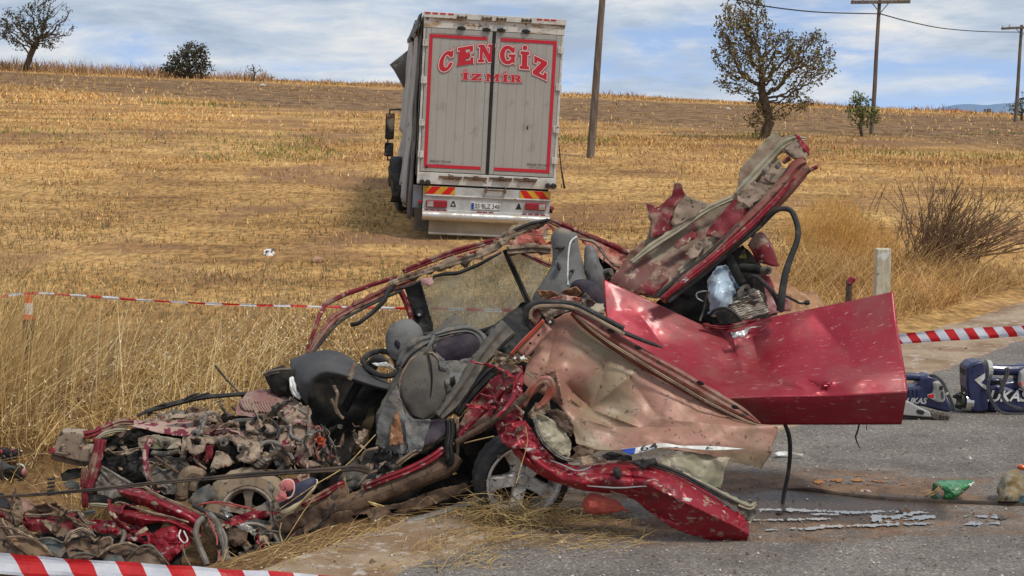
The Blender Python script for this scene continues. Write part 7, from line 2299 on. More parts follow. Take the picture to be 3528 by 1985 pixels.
# ------------------------------------------------------------------ crushed front end of the car
def build_front():
 t = bpy.data.objects['wrecked_car']
 M = MAT
 # headlamp housing, prised off its corner
 hb = slab('headlamp_housing', cM, [(478, 310), (560, 95), (640, 105), (770, 112), (780, 150), (755, 200), (770, 250), (745, 380), (600, 350)], M['clay'], t, d=9.05, depth=.12, bevel=.012)
 slab('housing_rim', cM, [(725, 385), (760, 245), (840, 238), (858, 300), (830, 395)], M['clay'], hb, d=9.03, depth=.10, bevel=.015)
 for i in range(4):
  slab('housing_rib', cM, [(520 + i * 14, 300 - i * 20), (526 + i * 14, 284 - i * 20), (615 - i * 4, 300 - i * 24), (610 - i * 4, 318 - i * 24)], M['clay'], hb, d=9.03, depth=.02, bevel=.003)
 slab('housing_base', cM, [(470, 310), (600, 350), (745, 385), (830, 398), (800, 430), (700, 420), (560, 385), (480, 365)], M['rust'], hb, d=9.07, depth=.14, bevel=.006)
 sheet('headlamp_corner', cM, [(455, 280, 9.06), (490, 240, 9.05), (515, 265, 9.03), (495, 305, 9.02), (465, 310, 9.04)], M['red_wreck'], t, amp=.02, step=6)
 # red upright of the front frame
 band('front_upright', cM, [(935, 170, 9.0), (915, 300, 8.96), (885, 430, 8.92), (850, 560, 8.88), (820, 640, 8.86)], [110, 108, 104, 90, 70], M['red_dusty'], t, bulge=.04, amp=.014, sc=9, ragged=3)
 band('front_upright', cM, [(800, 560, 8.9), (795, 660, 8.87), (795, 740, 8.85), (795, 810, 8.85)], [70, 64, 60, 50], M['red_dusty'], t, bulge=.03, amp=.012)
 band('front_upright', cM, [(790, 430, 8.95), (775, 520, 8.93), (765, 620, 8.9)], [50, 44, 30], M['red_dusty'], t, bulge=.03, amp=.012)
 # top cross member, clay-spattered red
 grid('bonnet_edge', cA, [[(700, 470, 9.45), (760, 452, 9.5), (900, 458, 9.55), (1050, 455, 9.55), (1180, 455, 9.55), (1320, 475, 9.5), (1450, 512, 9.45), (1620, 535, 9.4)],
        [(720, 495, 9.35), (790, 475, 9.4), (900, 488, 9.42), (1050, 500, 9.42), (1180, 505, 9.42), (1320, 515, 9.4), (1450, 535, 9.35), (1610, 550, 9.3)],
        [(720, 520, 9.35), (800, 495, 9.36), (910, 510, 9.36), (1050, 545, 9.36), (1180, 558, 9.36), (1320, 548, 9.34), (1440, 558, 9.3), (1600, 565, 9.26)]], M['red_stain'], t, nu=80, nv=18, amp=.025, sc=7, ragged=4)
 band('front_cross_member', cA, [(530, 555, 9.1), (600, 540, 9.15), (690, 500, 9.25), (770, 470, 9.35), (850, 470, 9.4)], [50, 48, 44, 40, 40], M['red_dusty'], t, bulge=.04, amp=.02, ragged=4)
 sheet('bent_bracket', cA, [(715, 500, 9.28), (770, 480, 9.28), (808, 490, 9.28), (800, 540, 9.25), (765, 575, 9.22), (720, 535, 9.25)], M['rust'], t, amp=.03, sc=12)
 band('frame_rail', cA, [(600, 590, 9.12), (660, 545, 9.15), (730, 525, 9.2), (800, 520, 9.25)], [20, 26, 26, 20], M['olive'], t, bulge=.02, amp=.02)
 tube('bonnet_strut', cA, [(870, 432, 9.5), (940, 400, 9.55), (1040, 372, 9.6), (1180, 335, 9.65), (1300, 312, 9.7), (1440, 300, 9.75), (1600, 288, 9.8)], [.009, .014, .02, .02, .018, .016, .016], M['rubber'], t, n=7, samples=40)
 for pts in (((960, 395), (1000, 370), (1060, 350)), ((1170, 330), (1220, 300), (1270, 285)), ((1200, 328), (1270, 300), (1335, 284)), ((945, 430), (950, 415), (980, 412), (1010, 420))):
  tube('torn_rubber', cA, [(u, v, 9.58) for u, v in pts], [.012, .010, .005, .004][:len(pts)], M['rubber'], t, n=6)
 tube('aerial', cA, [(1368, 110, 9.9), (1440, 200, 9.86), (1500, 265, 9.82), (1545, 312, 9.8)], [.009, .006, .006, .008], M['rubber'], t, n=6)
 # engine bay inner pieces
 P = [
  ('mottled_shield', [(880, 770, 9.2), (950, 700, 9.24), (1060, 690, 9.25), (1180, 700, 9.25), (1215, 760, 9.22), (1150, 800, 9.18), (1120, 930, 9.1), (1040, 930, 9.1), (960, 850, 9.14)], 'grey_metal', .03),
  ('mottled_shield', [(605, 870, 9.08), (650, 750, 9.14), (740, 800, 9.14), (850, 862, 9.1), (790, 940, 9.05), (700, 960, 9.02), (620, 930, 9.04)], 'grey_metal', .03),
  ('battery_tray', [(560, 940, 9.0), (640, 930, 9.0), (720, 960, 9.0), (690, 985, 8.98), (580, 985, 8.98)], 'black', .02),
  ('inner_bracket', [(930, 560, 9.3), (990, 550, 9.3), (1150, 580, 9.3), (1145, 640, 9.28), (960, 640, 9.28)], 'olive', .03),
  ('inner_bracket', [(880, 570, 9.25), (935, 555, 9.25), (940, 610, 9.22), (900, 660, 9.2), (880, 620, 9.22)], 'clay', .04),
  ('inner_bracket', [(1165, 560, 9.22), (1200, 565, 9.2), (1200, 640, 9.16), (1175, 700, 9.14), (1145, 700, 9.16)], 'clay', .03),
  ('inner_bracket', [(1310, 620, 9.12), (1365, 610, 9.12), (1350, 700, 9.08), (1300, 740, 9.08)], 'red_dusty', .02),
  ('pale_cover', [(1375, 650, 9.06), (1440, 670, 9.05), (1495, 735, 9.02), (1420, 760, 9.0), (1335, 775, 9.0)], 'clay', .03),
  ('black_block', [(680, 580, 9.35), (800, 560, 9.38), (860, 600, 9.36), (850, 820, 9.2), (700, 780, 9.2), (660, 680, 9.28)], 'cavity', .06),
  ('black_block', [(800, 620, 9.3), (880, 610, 9.3), (870, 800, 9.2), (810, 790, 9.2)], 'black', .05),
  ('clay_flap', [(1460, 560, 9.12), (1560, 540, 9.15), (1640, 545, 9.15), (1650, 620, 9.08), (1580, 650, 9.05), (1500, 620, 9.06)], 'clay', .07),
  ('clay_flap', [(1500, 690, 9.0), (1570, 640, 9.02), (1650, 600, 9.04), (1660, 700, 8.98), (1590, 730, 8.95), (1520, 720, 8.96)], 'clay', .05),
  ('clay_flap', [(1220, 530, 9.25), (1340, 560, 9.22), (1460, 560, 9.2), (1450, 600, 9.16), (1330, 610, 9.18), (1230, 570, 9.22)], 'clay', .05),
  ('dark_gap', [(1420, 600, 9.18), (1500, 620, 9.15), (1500, 680, 9.1), (1430, 660, 9.14)], 'cavity', .03),  # near-black sheet in place of the shade inside a gap
 ]
 for nm, pts, mt, am in P:
  sheet(nm, cA, pts, M[mt], t, amp=am, sc=11, ragged=3)
 for nm, pts, mt, rad, d in (
   ('cross_rod', [(970, 665, 9.24), (1050, 672, 9.22), (1140, 655, 9.2)], 'grey_metal', .018, 9.2),
   ('cross_rod', [(985, 690, 9.18), (1060, 740, 9.14), (1140, 795, 9.1)], 'rust', .010, 9.1),
   ('cross_rod', [(650, 755, 9.1), (740, 810, 9.06), (830, 860, 9.02)], 'grey_metal', .010, 9.1),
   ('radiator_hose', [(960, 570, 9.18), (925, 660, 9.12), (930, 760, 9.04), (960, 850, 8.98), (1000, 925, 8.95)], 'red_stain', .020, 9.0),
   ('elbow_pipe', [(1265, 800, 8.98), (1215, 785, 8.95), (1175, 810, 8.93), (1160, 870, 8.92), (1155, 930, 8.92), (1152, 965, 8.92)], 'mud', .040, 8.95),
   ('elbow_pipe', [(1290, 780, 9.0), (1240, 840, 8.96), (1220, 900, 8.95)], 'mud', .03, 8.95),
   ('clamp_ring', [(1128, 930, 8.9), (1152, 938, 8.86), (1180, 932, 8.9)], 'rust', .014, 8.9),
   ('clamp_ring', [(1128, 946, 8.9), (1152, 954, 8.86), (1180, 948, 8.9)], 'rust', .014, 8.9),
   ('thin_lever', [(1230, 700, 9.1), (1270, 740, 9.06), (1310, 770, 9.03)], 'clay', .008, 9.1)):
  tube(nm, cA, [(p[0], p[1], p[2] if len(p) > 2 else d) for p in pts], rad, M[mt], t, n=10, wob=.004)
 sheet('square_duct', cA, [(1196, 562, 9.1), (1296, 570, 9.08), (1306, 605, 9.06), (1302, 648, 9.04), (1252, 682, 9.03), (1206, 660, 9.05), (1192, 612, 9.08)], M['clay'], t, amp=.012, thick=.05, step=5, holes=[[(1218, 578), (1282, 584), (1286, 622), (1226, 618)]])
 # parts along the bulkhead top
 for nm, pts, mt in (('vent_box', [(1200, 370), (1270, 378), (1285, 400), (1270, 440), (1200, 425), (1180, 400)], 'rust'), ('plastic_trunk', [(1010, 440), (1080, 400), (1170, 395), (1180, 440), (1100, 460), (1020, 460)], 'grey_metal'),
      ('plastic_trunk', [(1290, 420), (1330, 400), (1385, 405), (1390, 450), (1340, 465), (1290, 445)], 'clay'), ('plastic_trunk', [(1390, 430), (1450, 420), (1540, 445), (1560, 480), (1450, 490), (1400, 470)], 'grey_metal'),
      ('plastic_trunk', [(1180, 440), (1290, 440), (1320, 470), (1250, 480), (1180, 465)], 'grey_metal')):
  sheet(nm, cA, [(u, v, 9.58) for u, v in pts], M[mt], t, amp=.05, sc=12, thick=.03, ragged=2)
 tube('hose', cA, [(1440, 490, 9.4), (1500, 465, 9.42), (1570, 460, 9.42), (1650, 455, 9.4)], .018, M['teal'], t, n=8)
 # concertina-folded maroon wing top
 fw = grid('folded_wing', cB, [[(0, 468, 9.75), (60, 455, 9.78), (130, 452, 9.78), (200, 470, 9.75), (280, 520, 9.65)],
         [(-40, 520, 9.6), (40, 510, 9.62), (120, 515, 9.62), (200, 530, 9.6), (300, 560, 9.55)],
         [(-60, 560, 9.5), (20, 560, 9.5), (110, 575, 9.5), (190, 570, 9.5), (290, 590, 9.48)],
         [(-60, 590, 9.45), (20, 600, 9.45), (110, 612, 9.45), (180, 600, 9.45), (270, 620, 9.45)]], pm('dusty_maroon', (.21, .095, .085), (.28, .19, .145), sc=5, c3=(.12, .02, .03), sc3=12, lo3=.58, hi3=.63, rough=.65, bump=.3), t, nu=70, nv=26, amp=.03, sc=8, ragged=4)
 for i in range(13):
  u = -30 + i * 16
  tube('fold', cB, [(u - 8, 500 + i * 2, 9.58), (u, 520 + i * 2, 9.545), (u + 12, 545 + i * 2, 9.5), (u + 30, 566 + i * 1.5, 9.47)], [.004, .012, .013, .004], fw.data.materials[0], fw, n=6)
 # heap of clay-coated crumpled metal
 sheet('heap_core', cB, [(-60, 600, 9.5), (100, 580, 9.5), (340, 560, 9.5), (370, 760, 9.3), (330, 880, 9.1), (60, 880, 9.1), (-60, 760, 9.3)], M['cavity'], t, amp=.04)
 H = [
  ([(190, 560, 9.4), (290, 525, 9.4), (345, 570, 9.35), (350, 640, 9.3), (280, 660, 9.25), (210, 640, 9.3)], 'clay'),
  ([(0, 620, 9.35), (80, 610, 9.35), (160, 640, 9.3), (190, 690, 9.25), (90, 700, 9.25), (0, 680, 9.28)], 'clay'),
  ([(60, 690, 9.22), (130, 650, 9.22), (220, 660, 9.2), (260, 720, 9.15), (180, 740, 9.12), (90, 740, 9.14)], 'clay'),
  ([(250, 640, 9.22), (340, 640, 9.22), (358, 740, 9.15), (350, 800, 9.1), (310, 830, 9.06), (270, 780, 9.08), (255, 720, 9.15)], 'clay'),
  ([(255, 790, 9.04), (300, 750, 9.06), (330, 780, 9.04), (335, 870, 9.0), (290, 850, 9.0), (262, 830, 9.02)], 'clay'),
  ([(0, 720, 9.15), (70, 690, 9.15), (110, 720, 9.1), (80, 790, 9.02), (20, 840, 9.0), (0, 820, 9.02)], 'clay'),
  ([(120, 740, 9.1), (200, 730, 9.1), (220, 800, 9.05), (170, 860, 9.0), (110, 820, 9.04)], 'grey_metal'),
  ([(190, 740, 9.12), (250, 730, 9.1), (250, 790, 9.05), (210, 800, 9.05)], 'clay'),
  ([(150, 600, 9.42), (220, 570, 9.42), (250, 610, 9.38), (190, 650, 9.34)], 'red_stain'),
 ]
 for pts, mt in H:
  sheet('crumpled_metal', cB, pts, M[mt], t, amp=.06, sc=7, step=5, ragged=6, thick=.005)
 r = np.random.default_rng(77)

 def curl(c, u, v, d, ang, L, w, k, mat):
  """torn ribbon of sheet metal, bent and twisted in space"""
  p = W(*c(u, v), d)
  T = Vector((math.cos(ang), r.normal(0, .45), -math.sin(ang))).normalized()
  B = T.orthogonal().normalized()
  B.rotate(Matrix.Rotation(r.random() * 6.28, 3, T))
  n, V = 16, []
  for i in range(n):
   f = i / (n - 1)
   ww = w * (.35 + .65 * math.sin(math.pi * min(1, .18 + .8 * f))) * r.uniform(.8, 1.15)
   Nn = T.cross(B)
   for q in (-1, -.35, .35, 1):
    V.append(p + B * (ww * q) + Nn * (.22 * ww * (1 if abs(q) < .5 else 0) + .006 * r.normal()))
   a = k / n + (r.normal(0, .55) if r.random() < .25 else 0)
   T.rotate(Matrix.Rotation(a, 3, B))
   B.rotate(Matrix.Rotation(r.normal(0, .12), 3, T))
   p = p + T * (L / n)
  F = [(i * 4 + j, i * 4 + j + 1, (i + 1) * 4 + j + 1, (i + 1) * 4 + j) for i in range(n - 1) for j in range(3)]
  mk('torn_strip', V, F, M[mat], t, True, .0035)
 for (c, u0, u1, v0, v1, d0, d1, n, mats) in ((cB, 0, 340, 600, 850, 9.28, 9.0, 20, ('clay', 'clay', 'grey_metal', 'mud', 'red_stain')), (cA, 860, 1560, 540, 740, 9.26, 9.02, 9, ('clay', 'grey_metal', 'mud', 'rust', 'red_dusty')),
             (cM, 100, 1500, 930, 1200, 8.5, 8.36, 11, ('red_dusty', 'rust', 'mud', 'rust', 'grey_metal')), (cN, 350, 1000, 900, 1200, 8.66, 8.6, 8, ('grey_metal', 'rust', 'clay', 'red_wreck', 'silver')),
             (cA, 980, 1580, 400, 500, 9.55, 9.5, 8, ('grey_metal', 'rust', 'clay', 'black', 'mud')), (cC, 160, 300, 400, 700, 8.66, 8.6, 5, ('red_wreck', 'rust', 'red_wreck', 'clay', 'red_wreck'))):
  for i in range(n):
   u, v = u0 + (u1 - u0) * r.random(), v0 + (v1 - v0) * r.random()
   f = (v - v0) / (v1 - v0)
   curl(c, u, v, d0 + (d1 - d0) * f + .04 * r.normal(), r.normal(.1, .9) + (3.14 if r.random() < .5 else 0), .16 + .26 * r.random(), .014 + .034 * r.random(), r.normal(0, 1.9), mats[i % 5])
 for pts, rad, mt in ((((20, 640), (60, 600), (120, 610), (170, 660), (160, 720)), .013, 'rubber'), (((40, 800), (90, 740), (150, 735), (210, 770), (250, 830)), .014, 'wire'), (((180, 600), (230, 640), (240, 700), (300, 730)), .013, 'grey_metal'),
      (((280, 560), (330, 600), (330, 680), (300, 760)), .012, 'wire'), (((0, 690), (60, 670), (130, 690), (200, 660)), .010, 'rubber'), (((100, 850), (140, 800), (200, 810), (230, 860)), .018, 'rust')):
  tube('engine_hose', cB, [(u, v, 9.12 - .0010 * (v - 700)) for u, v in pts], rad, M[mt], t, n=9, samples=30)
 for u, v, d in ((1420, 600, 9.1), (1240, 545, 9.2), (1050, 610, 9.22), (1530, 640, 9.02)):
  slab('mounting_bracket', cA, [(u - 26, v - 20), (u + 24, v - 26), (u + 34, v + 8), (u + 8, v + 30), (u - 22, v + 22)], M['grey_metal'], t, d=d - .05, depth=.03, bevel=.006)
  loft('bolt_hole', cA, [(u - 10, v, d - .052, 3, .003), (u, v, d - .056, 9, .006), (u + 10, v, d - .052, 3, .003)], M['cavity'], t, n=10, m=8)
 # strut coil and tower above the wheel
 for i in range(4):
  pts = [(735 + 60 * k / 8 + 24 * i, 395 - 20 * i + 26 * math.sin(math.pi * k / 8) - 60 * k / 8 * .1, 9.02 - .06 * math.sin(math.pi * k / 8)) for k in range(9)]
  pts = [(p[0] + 40 * k / 8, p[1] + 18 * k / 8, p[2]) for k, p in enumerate(pts)]
  tube('coil_spring', cN, pts, .013, M['grey_metal'], t, n=8)
 loft('strut_tower', cN, [(880, 300, 9.1, 50, .05), (850, 360, 9.07, 60, .06), (810, 430, 9.05, 66, .07), (780, 470, 9.04, 40, .05)], M['mud'], t, n=16, m=18, amp=.015, sc=12)
 loft('damper_tube', cN, [(1060, 380, 9.06, 34, .03), (1010, 440, 9.02, 36, .035), (965, 500, 9.0, 34, .03)], M['grey_metal'], t, n=14, m=12)
 # wiring of the torn bulkhead
 for i in range(15):
  u, v = 1310 + 110 * r.random(), 20 + 40 * r.random()
  pts = [(u, v + 10, 9.25)]
  for k in range(5):
   u += r.normal(12, 28)
   v += 50 + 30 * r.random()
   pts.append((u, v, 9.22 - .03 * k + .03 * r.normal()))
  tube('wiring', cN, pts, .004 + .005 * r.random(), M[('rubber', 'wire', 'redwire', 'mud')[i % 4]], t, n=5, samples=24)
 sheet('orange_connector', cN, [(1310, 165, 9.12), (1360, 150, 9.1), (1415, 170, 9.1), (1390, 220, 9.08), (1350, 230, 9.08), (1320, 200, 9.1)], pm('orange_plastic_scrap', (.50, .09, .03), (.38, .06, .03), sc=20, rough=.5, bump=.2), t, amp=.05, sc=22, step=5)
 # front wheel, dusty
 make_wheel(t, W(858, 1766, 8.98), Vector((.08, -.97, .20)), .300, .168, .22, M['tyre'], M['alloy_mud'], 5, double=True, roll=.95)
 # second rim, face up under the sill
 make_wheel(t, W(*cN(742, 1260), 8.72), Vector((-.12, -.93, .34)), .235, .20, .16, M['tyre_dark'], M['alloy_mud'], 5, double=True, roll=.3)
 # leaf and lower arm around the wheel
 sheet('wheel_arch_liner', cN, [(120, 760, 8.9), (200, 650, 8.95), (330, 590, 8.98), (385, 640, 8.9), (380, 720, 8.85), (250, 780, 8.82), (180, 790, 8.84)], M['teal'], t, amp=.03)
 # ---------- torn red skins along the bottom
 G = lambda nm, rows, mt, **k: grid(nm, cM, rows, M[mt], t, **k)
 G('wing_skin', [[(1090, 620, 8.72), (1250, 625, 8.7), (1420, 670, 8.66), (1640, 770, 8.62), (1890, 905, 8.58)],
     [(1110, 660, 8.66), (1270, 700, 8.62), (1440, 750, 8.58), (1650, 840, 8.55), (1890, 970, 8.52)],
     [(1130, 690, 8.68), (1280, 770, 8.64), (1450, 840, 8.6), (1640, 920, 8.57), (1880, 1040, 8.54)]], 'red_wreck', nu=60, nv=18, amp=.022, sc=8, ragged=5)
 for (u, v) in ((1440, 770), (1580, 830), (1730, 890)):
  loft('clip', cM, [(u - 34, v - 6, 8.575, 8, .01), (u, v, 8.565, 20, .015), (u + 34, v + 12, 8.57, 8, .01)], M['lining'], t, n=8, m=8, p=4)
 G('wing_skin', [[(1035, 780, 8.62), (1200, 830, 8.58), (1400, 880, 8.55), (1640, 930, 8.52), (1890, 1060, 8.5)],
     [(1030, 830, 8.54), (1200, 880, 8.5), (1380, 920, 8.47), (1620, 950, 8.45), (1880, 1090, 8.44)],
     [(1025, 890, 8.58), (1180, 950, 8.54), (1320, 970, 8.5), (1560, 960, 8.5), (1850, 1110, 8.48)]], 'red_wreck', nu=60, nv=16, amp=.025, sc=8, ragged=4)
 band('lamp_trim', cM, [(840, 785, 8.7), (920, 785, 8.68), (1040, 795, 8.66)], [30, 34, 30], M['olive'], t, bulge=.02)
 band('torn_edge', cM, [(1070, 775, 8.6), (1130, 765, 8.6), (1230, 800, 8.58), (1420, 860, 8.54), (1600, 900, 8.5), (1760, 950, 8.47)], [12, 16, 16, 16, 14, 10], M['lining'], t, bulge=.012, amp=.015, ragged=3)
 band('torn_edge', cM, [(1095, 612, 8.68), (1250, 615, 8.66), (1350, 620, 8.66), (1460, 690, 8.62), (1700, 790, 8.56), (1896, 880, 8.52)], [18, 22, 24, 24, 22, 20], M['lining'], t, bulge=.014, amp=.015, ragged=4)
 sheet('crushed_wing', cM, [(760, 940, 8.62), (900, 920, 8.6), (1040, 930, 8.56), (1200, 980, 8.52), (1340, 970, 8.5), (1420, 1060, 8.46), (1500, 1000, 8.46), (1620, 980, 8.46), (1740, 1050, 8.46), (1800, 1120, 8.44), (1640, 1260, 8.38), (1550, 1330, 8.36), (1440, 1160, 8.42), (1260, 1130, 8.46), (1100, 1090, 8.5), (950, 1050, 8.54), (850, 1030, 8.58)], M['red_wreck'], t, amp=.075, sc=7, step=8)
 sheet('crushed_wing', cM, [(1320, 965, 8.54), (1420, 945, 8.54), (1540, 960, 8.52), (1470, 1010, 8.5), (1420, 1060, 8.48), (1380, 1030, 8.5)], M['cavity'], t, amp=.02)
 sheet('crushed_wing', cM, [(1440, 1170, 8.40), (1560, 1130, 8.38), (1700, 1130, 8.36), (1640, 1250, 8.32), (1570, 1330, 8.30), (1500, 1310, 8.32)], M['red_wreck'], t, amp=.05, sc=7)
 grid('bumper_skin', cM, [[(-40, 815, 8.62), (150, 870, 8.62), (350, 880, 8.62), (560, 870, 8.6), (750, 840, 8.6)],
        [(-40, 850, 8.54), (150, 910, 8.54), (350, 940, 8.54), (560, 940, 8.54), (760, 920, 8.55)],
        [(-40, 880, 8.56), (120, 960, 8.54), (330, 1040, 8.52), (540, 1090, 8.5), (700, 1010, 8.54)]], M['red_dusty'], t, nu=60, nv=18, amp=.04, sc=7, ragged=4)
 band('torn_edge', cM, [(0, 822, 8.55), (150, 872, 8.54), (330, 885, 8.54), (560, 872, 8.53), (700, 842, 8.53), (752, 850, 8.53)], [16, 24, 26, 24, 24, 16], M['lining'], t, bulge=.02, amp=.02, ragged=4)
 band('torn_edge', cM, [(740, 850, 8.5), (770, 900, 8.48), (820, 950, 8.47), (900, 960, 8.46)], [30, 36, 34, 18], M['clay'], t, bulge=.02, amp=.02, ragged=4)
 loft('bumper_hole', cM, [(700, 890, 8.5, 10, .01), (722, 892, 8.495, 24, .014), (745, 895, 8.5, 10, .01)], M['cavity'], t, n=10, m=8)
 band('dull_bar', cM, [(790, 865, 8.46), (840, 855, 8.45), (890, 845, 8.45)], [36, 36, 34], M['teal'], t, bulge=.02)
 sheet('muddy_liner', cM, [(370, 925, 8.5), (470, 940, 8.48), (600, 1000, 8.44), (640, 1060, 8.42), (560, 1110, 8.4), (480, 1040, 8.42)], M['mud'], t, amp=.022, sc=5)
 sheet('muddy_liner', cM, [(0, 910, 8.5), (120, 970, 8.46), (300, 1050, 8.42), (360, 1100, 8.4), (180, 1060, 8.42), (0, 990, 8.46)], M['rust'], t, amp=.022, sc=5)
 sheet('muddy_liner', cM, [(-60, 960, 8.44), (60, 980, 8.42), (200, 1060, 8.38), (350, 1110, 8.34), (480, 1240, 8.26), (200, 1260, 8.26), (-60, 1240, 8.28)], M['rust'], t, amp=.022, sc=5)
 sheet('muddy_liner', cM, [(55, 1095, 8.34), (180, 1085, 8.33), (330, 1120, 8.3), (420, 1190, 8.26), (490, 1260, 8.22), (300, 1280, 8.22), (170, 1190, 8.26)], pm('orange_brown_sheet', (.27, .155, .08), (.16, .10, .06), sc=6, c3=(.07, .05, .03), sc3=20, lo3=.6, hi3=.66, rough=.8, bump=.4), t, amp=.022, sc=5)
 sheet('grey_liner', cM, [(350, 1110, 8.34), (500, 1090, 8.34), (590, 1140, 8.32), (620, 1220, 8.28), (560, 1290, 8.24), (440, 1240, 8.26)], M['teal'], t, amp=.022, sc=5)
 sheet('grey_liner', cM, [(590, 1150, 8.36), (700, 1110, 8.36), (830, 1090, 8.36), (910, 1130, 8.34), (915, 1260, 8.28), (800, 1310, 8.24), (640, 1280, 8.26)], M['rust'], t, amp=.022, sc=5)
 sheet('grey_liner', cM, [(900, 1130, 8.34), (960, 1080, 8.36), (1040, 1090, 8.34), (1040, 1180, 8.3), (930, 1250, 8.28)], M['rust'], t, amp=.022, sc=5)
 sheet('torn_arch', cM, [(590, 1120, 8.42), (640, 1050, 8.44), (760, 1000, 8.44), (830, 1040, 8.42), (890, 1075, 8.4), (790, 1080, 8.38), (690, 1090, 8.38), (610, 1140, 8.38)], M['clay'], t, amp=.05, sc=10)
 sheet('grey_liner', cM, [(930, 1270, 8.28), (1060, 1170, 8.32), (1200, 1140, 8.34), (1300, 1170, 8.32), (1200, 1250, 8.28), (1010, 1310, 8.24)], M['rust'], t, amp=.022, sc=5)
 sheet('slate_sheet', cM, [(960, 1290, 8.24), (1060, 1250, 8.26), (1140, 1270, 8.25), (1150, 1340, 8.2), (990, 1330, 8.2)], M['teal'], t, amp=.022, sc=5)
 sheet('slate_sheet', cM, [(1170, 1290, 8.26), (1290, 1190, 8.3), (1420, 1180, 8.3), (1500, 1260, 8.26), (1580, 1340, 8.2), (1400, 1370, 8.2), (1180, 1350, 8.22)], M['rust'], t, amp=.022, sc=5)
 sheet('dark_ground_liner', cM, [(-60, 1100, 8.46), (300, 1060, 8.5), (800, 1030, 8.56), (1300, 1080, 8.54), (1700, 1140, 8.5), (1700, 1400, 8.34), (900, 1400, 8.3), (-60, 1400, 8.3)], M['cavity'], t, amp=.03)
 sheet('mud_flap', cM, [(80, 735, 8.66), (230, 725, 8.74), (330, 780, 8.72), (450, 862, 8.66), (300, 880, 8.62), (120, 862, 8.62)], pm('pink_brown_flap', (.27, .16, .12), (.17, .10, .075), sc=7, rough=.8, bump=.3), t, amp=.02, sc=9)
 sheet('black_flap', cM, [(-60, 650, 8.76), (30, 680, 8.74), (78, 735, 8.7), (110, 830, 8.64), (0, 815, 8.64), (-60, 810, 8.66)], M['black'], t, amp=.02)
 for pts, wd, mt in ((((600, 1135), (650, 1060), (760, 1008), (830, 1040), (892, 1080)), (16, 30, 34, 26, 12), 'clay'), (((905, 1275), (990, 1205), (1090, 1165), (1200, 1150), (1310, 1185)), (12, 24, 26, 24, 12), 'mud'), (((55, 1090), (190, 1085), (330, 1120), (430, 1195), (495, 1262)), (14, 24, 26, 20, 10), 'lining'),
      (((350, 1108), (470, 1095), (590, 1140)), (10, 22, 10), 'grey_metal'), (((930, 1120), (1030, 1090), (1045, 1190)), (10, 20, 12), 'clay'), (((-40, 985), (120, 1010), (260, 1080), (360, 1110)), (14, 26, 26, 14), 'mud'), (((1185, 1290), (1300, 1180), (1420, 1178), (1580, 1345)), (8, 16, 16, 8), 'grey_metal'), (((640, 1285), (760, 1240), (915, 1262)), (10, 22, 10), 'teal')):
  band('torn_edge', cM, [(u, v, 8.24 + .10 * (1300 - v) / 300 - .02) for u, v in pts], wd, M[mt], t, bulge=.02, amp=.02, sc=12, ragged=4)
 for i in range(9):
  u, v = 60 + 1400 * random.random(), 1070 + 170 * random.random()
  sheet('gap_shade', cM, [(u, v, 8.3), (u + 60, v - 20, 8.3), (u + 130, v + 6, 8.3), (u + 70, v + 26, 8.29)], M['cavity'], t, amp=.02, step=5)  # near-black slivers painted in as shade between the torn sheets
 # dark radiator grille bits in the straw
 for i in range(5):
  slab('grille_bar', cM, [(435, 545 + i * 36), (500, 538 + i * 36), (505, 552 + i * 36), (440, 560 + i * 36)], M['black'], t, d=9.0, depth=.03, bevel=.003)
 sheet('grille_shell', cM, [(560, 500, 9.12), (640, 450, 9.14), (760, 440, 9.1), (770, 520, 9.05), (660, 560, 9.05), (580, 560, 9.08)], M['cavity'], t, amp=.04)
 sheet('grille_shell', cM, [(590, 580, 9.04), (650, 550, 9.04), (740, 570, 9.0), (740, 640, 8.98), (640, 640, 9.0)], M['teal'], t, amp=.03)
 # metal around the second rim
 sheet('scraped_sill_end', cN, [(440, 940, 8.72), (560, 890, 8.74), (740, 840, 8.78), (900, 840, 8.82), (1000, 850, 8.84), (880, 900, 8.78), (720, 930, 8.74), (560, 990, 8.7), (470, 975, 8.7)], M['red_wreck'], t, amp=.04, sc=11)
 sheet('scraped_sill_end', cN, [(560, 985, 8.7), (700, 930, 8.74), (800, 940, 8.74), (815, 1000, 8.72), (760, 1060, 8.7), (700, 1040, 8.7), (640, 1010, 8.7)], M['silver'], t, amp=.04, sc=12)
 sheet('scraped_sill_end', cN, [(480, 1010, 8.68), (600, 1000, 8.68), (690, 1050, 8.68), (660, 1150, 8.64), (560, 1180, 8.62), (480, 1120, 8.64)], M['rust'], t, amp=.05, sc=10)
 sheet('scraped_sill_end', cN, [(440, 790, 8.8), (520, 860, 8.76), (560, 900, 8.74), (480, 900, 8.72), (450, 850, 8.76)], M['silver'], t, amp=.03, sc=14)
 sheet('sill_front', cN, [(820, 960, 8.8), (980, 930, 8.84), (1050, 880, 8.88), (1270, 800, 8.94), (1460, 690, 9.0), (1480, 780, 8.98), (1350, 900, 8.92), (1180, 990, 8.86), (1010, 1060, 8.82), (880, 1040, 8.8)], M['rust'], t, amp=.035, sc=9)
 band('sill_front_paint', cN, [(1190, 790, 8.9), (1300, 735, 8.92), (1420, 670, 8.95), (1550, 590, 8.98)], [40, 60, 66, 40], M['red_dusty'], t, bulge=.03, amp=.02)
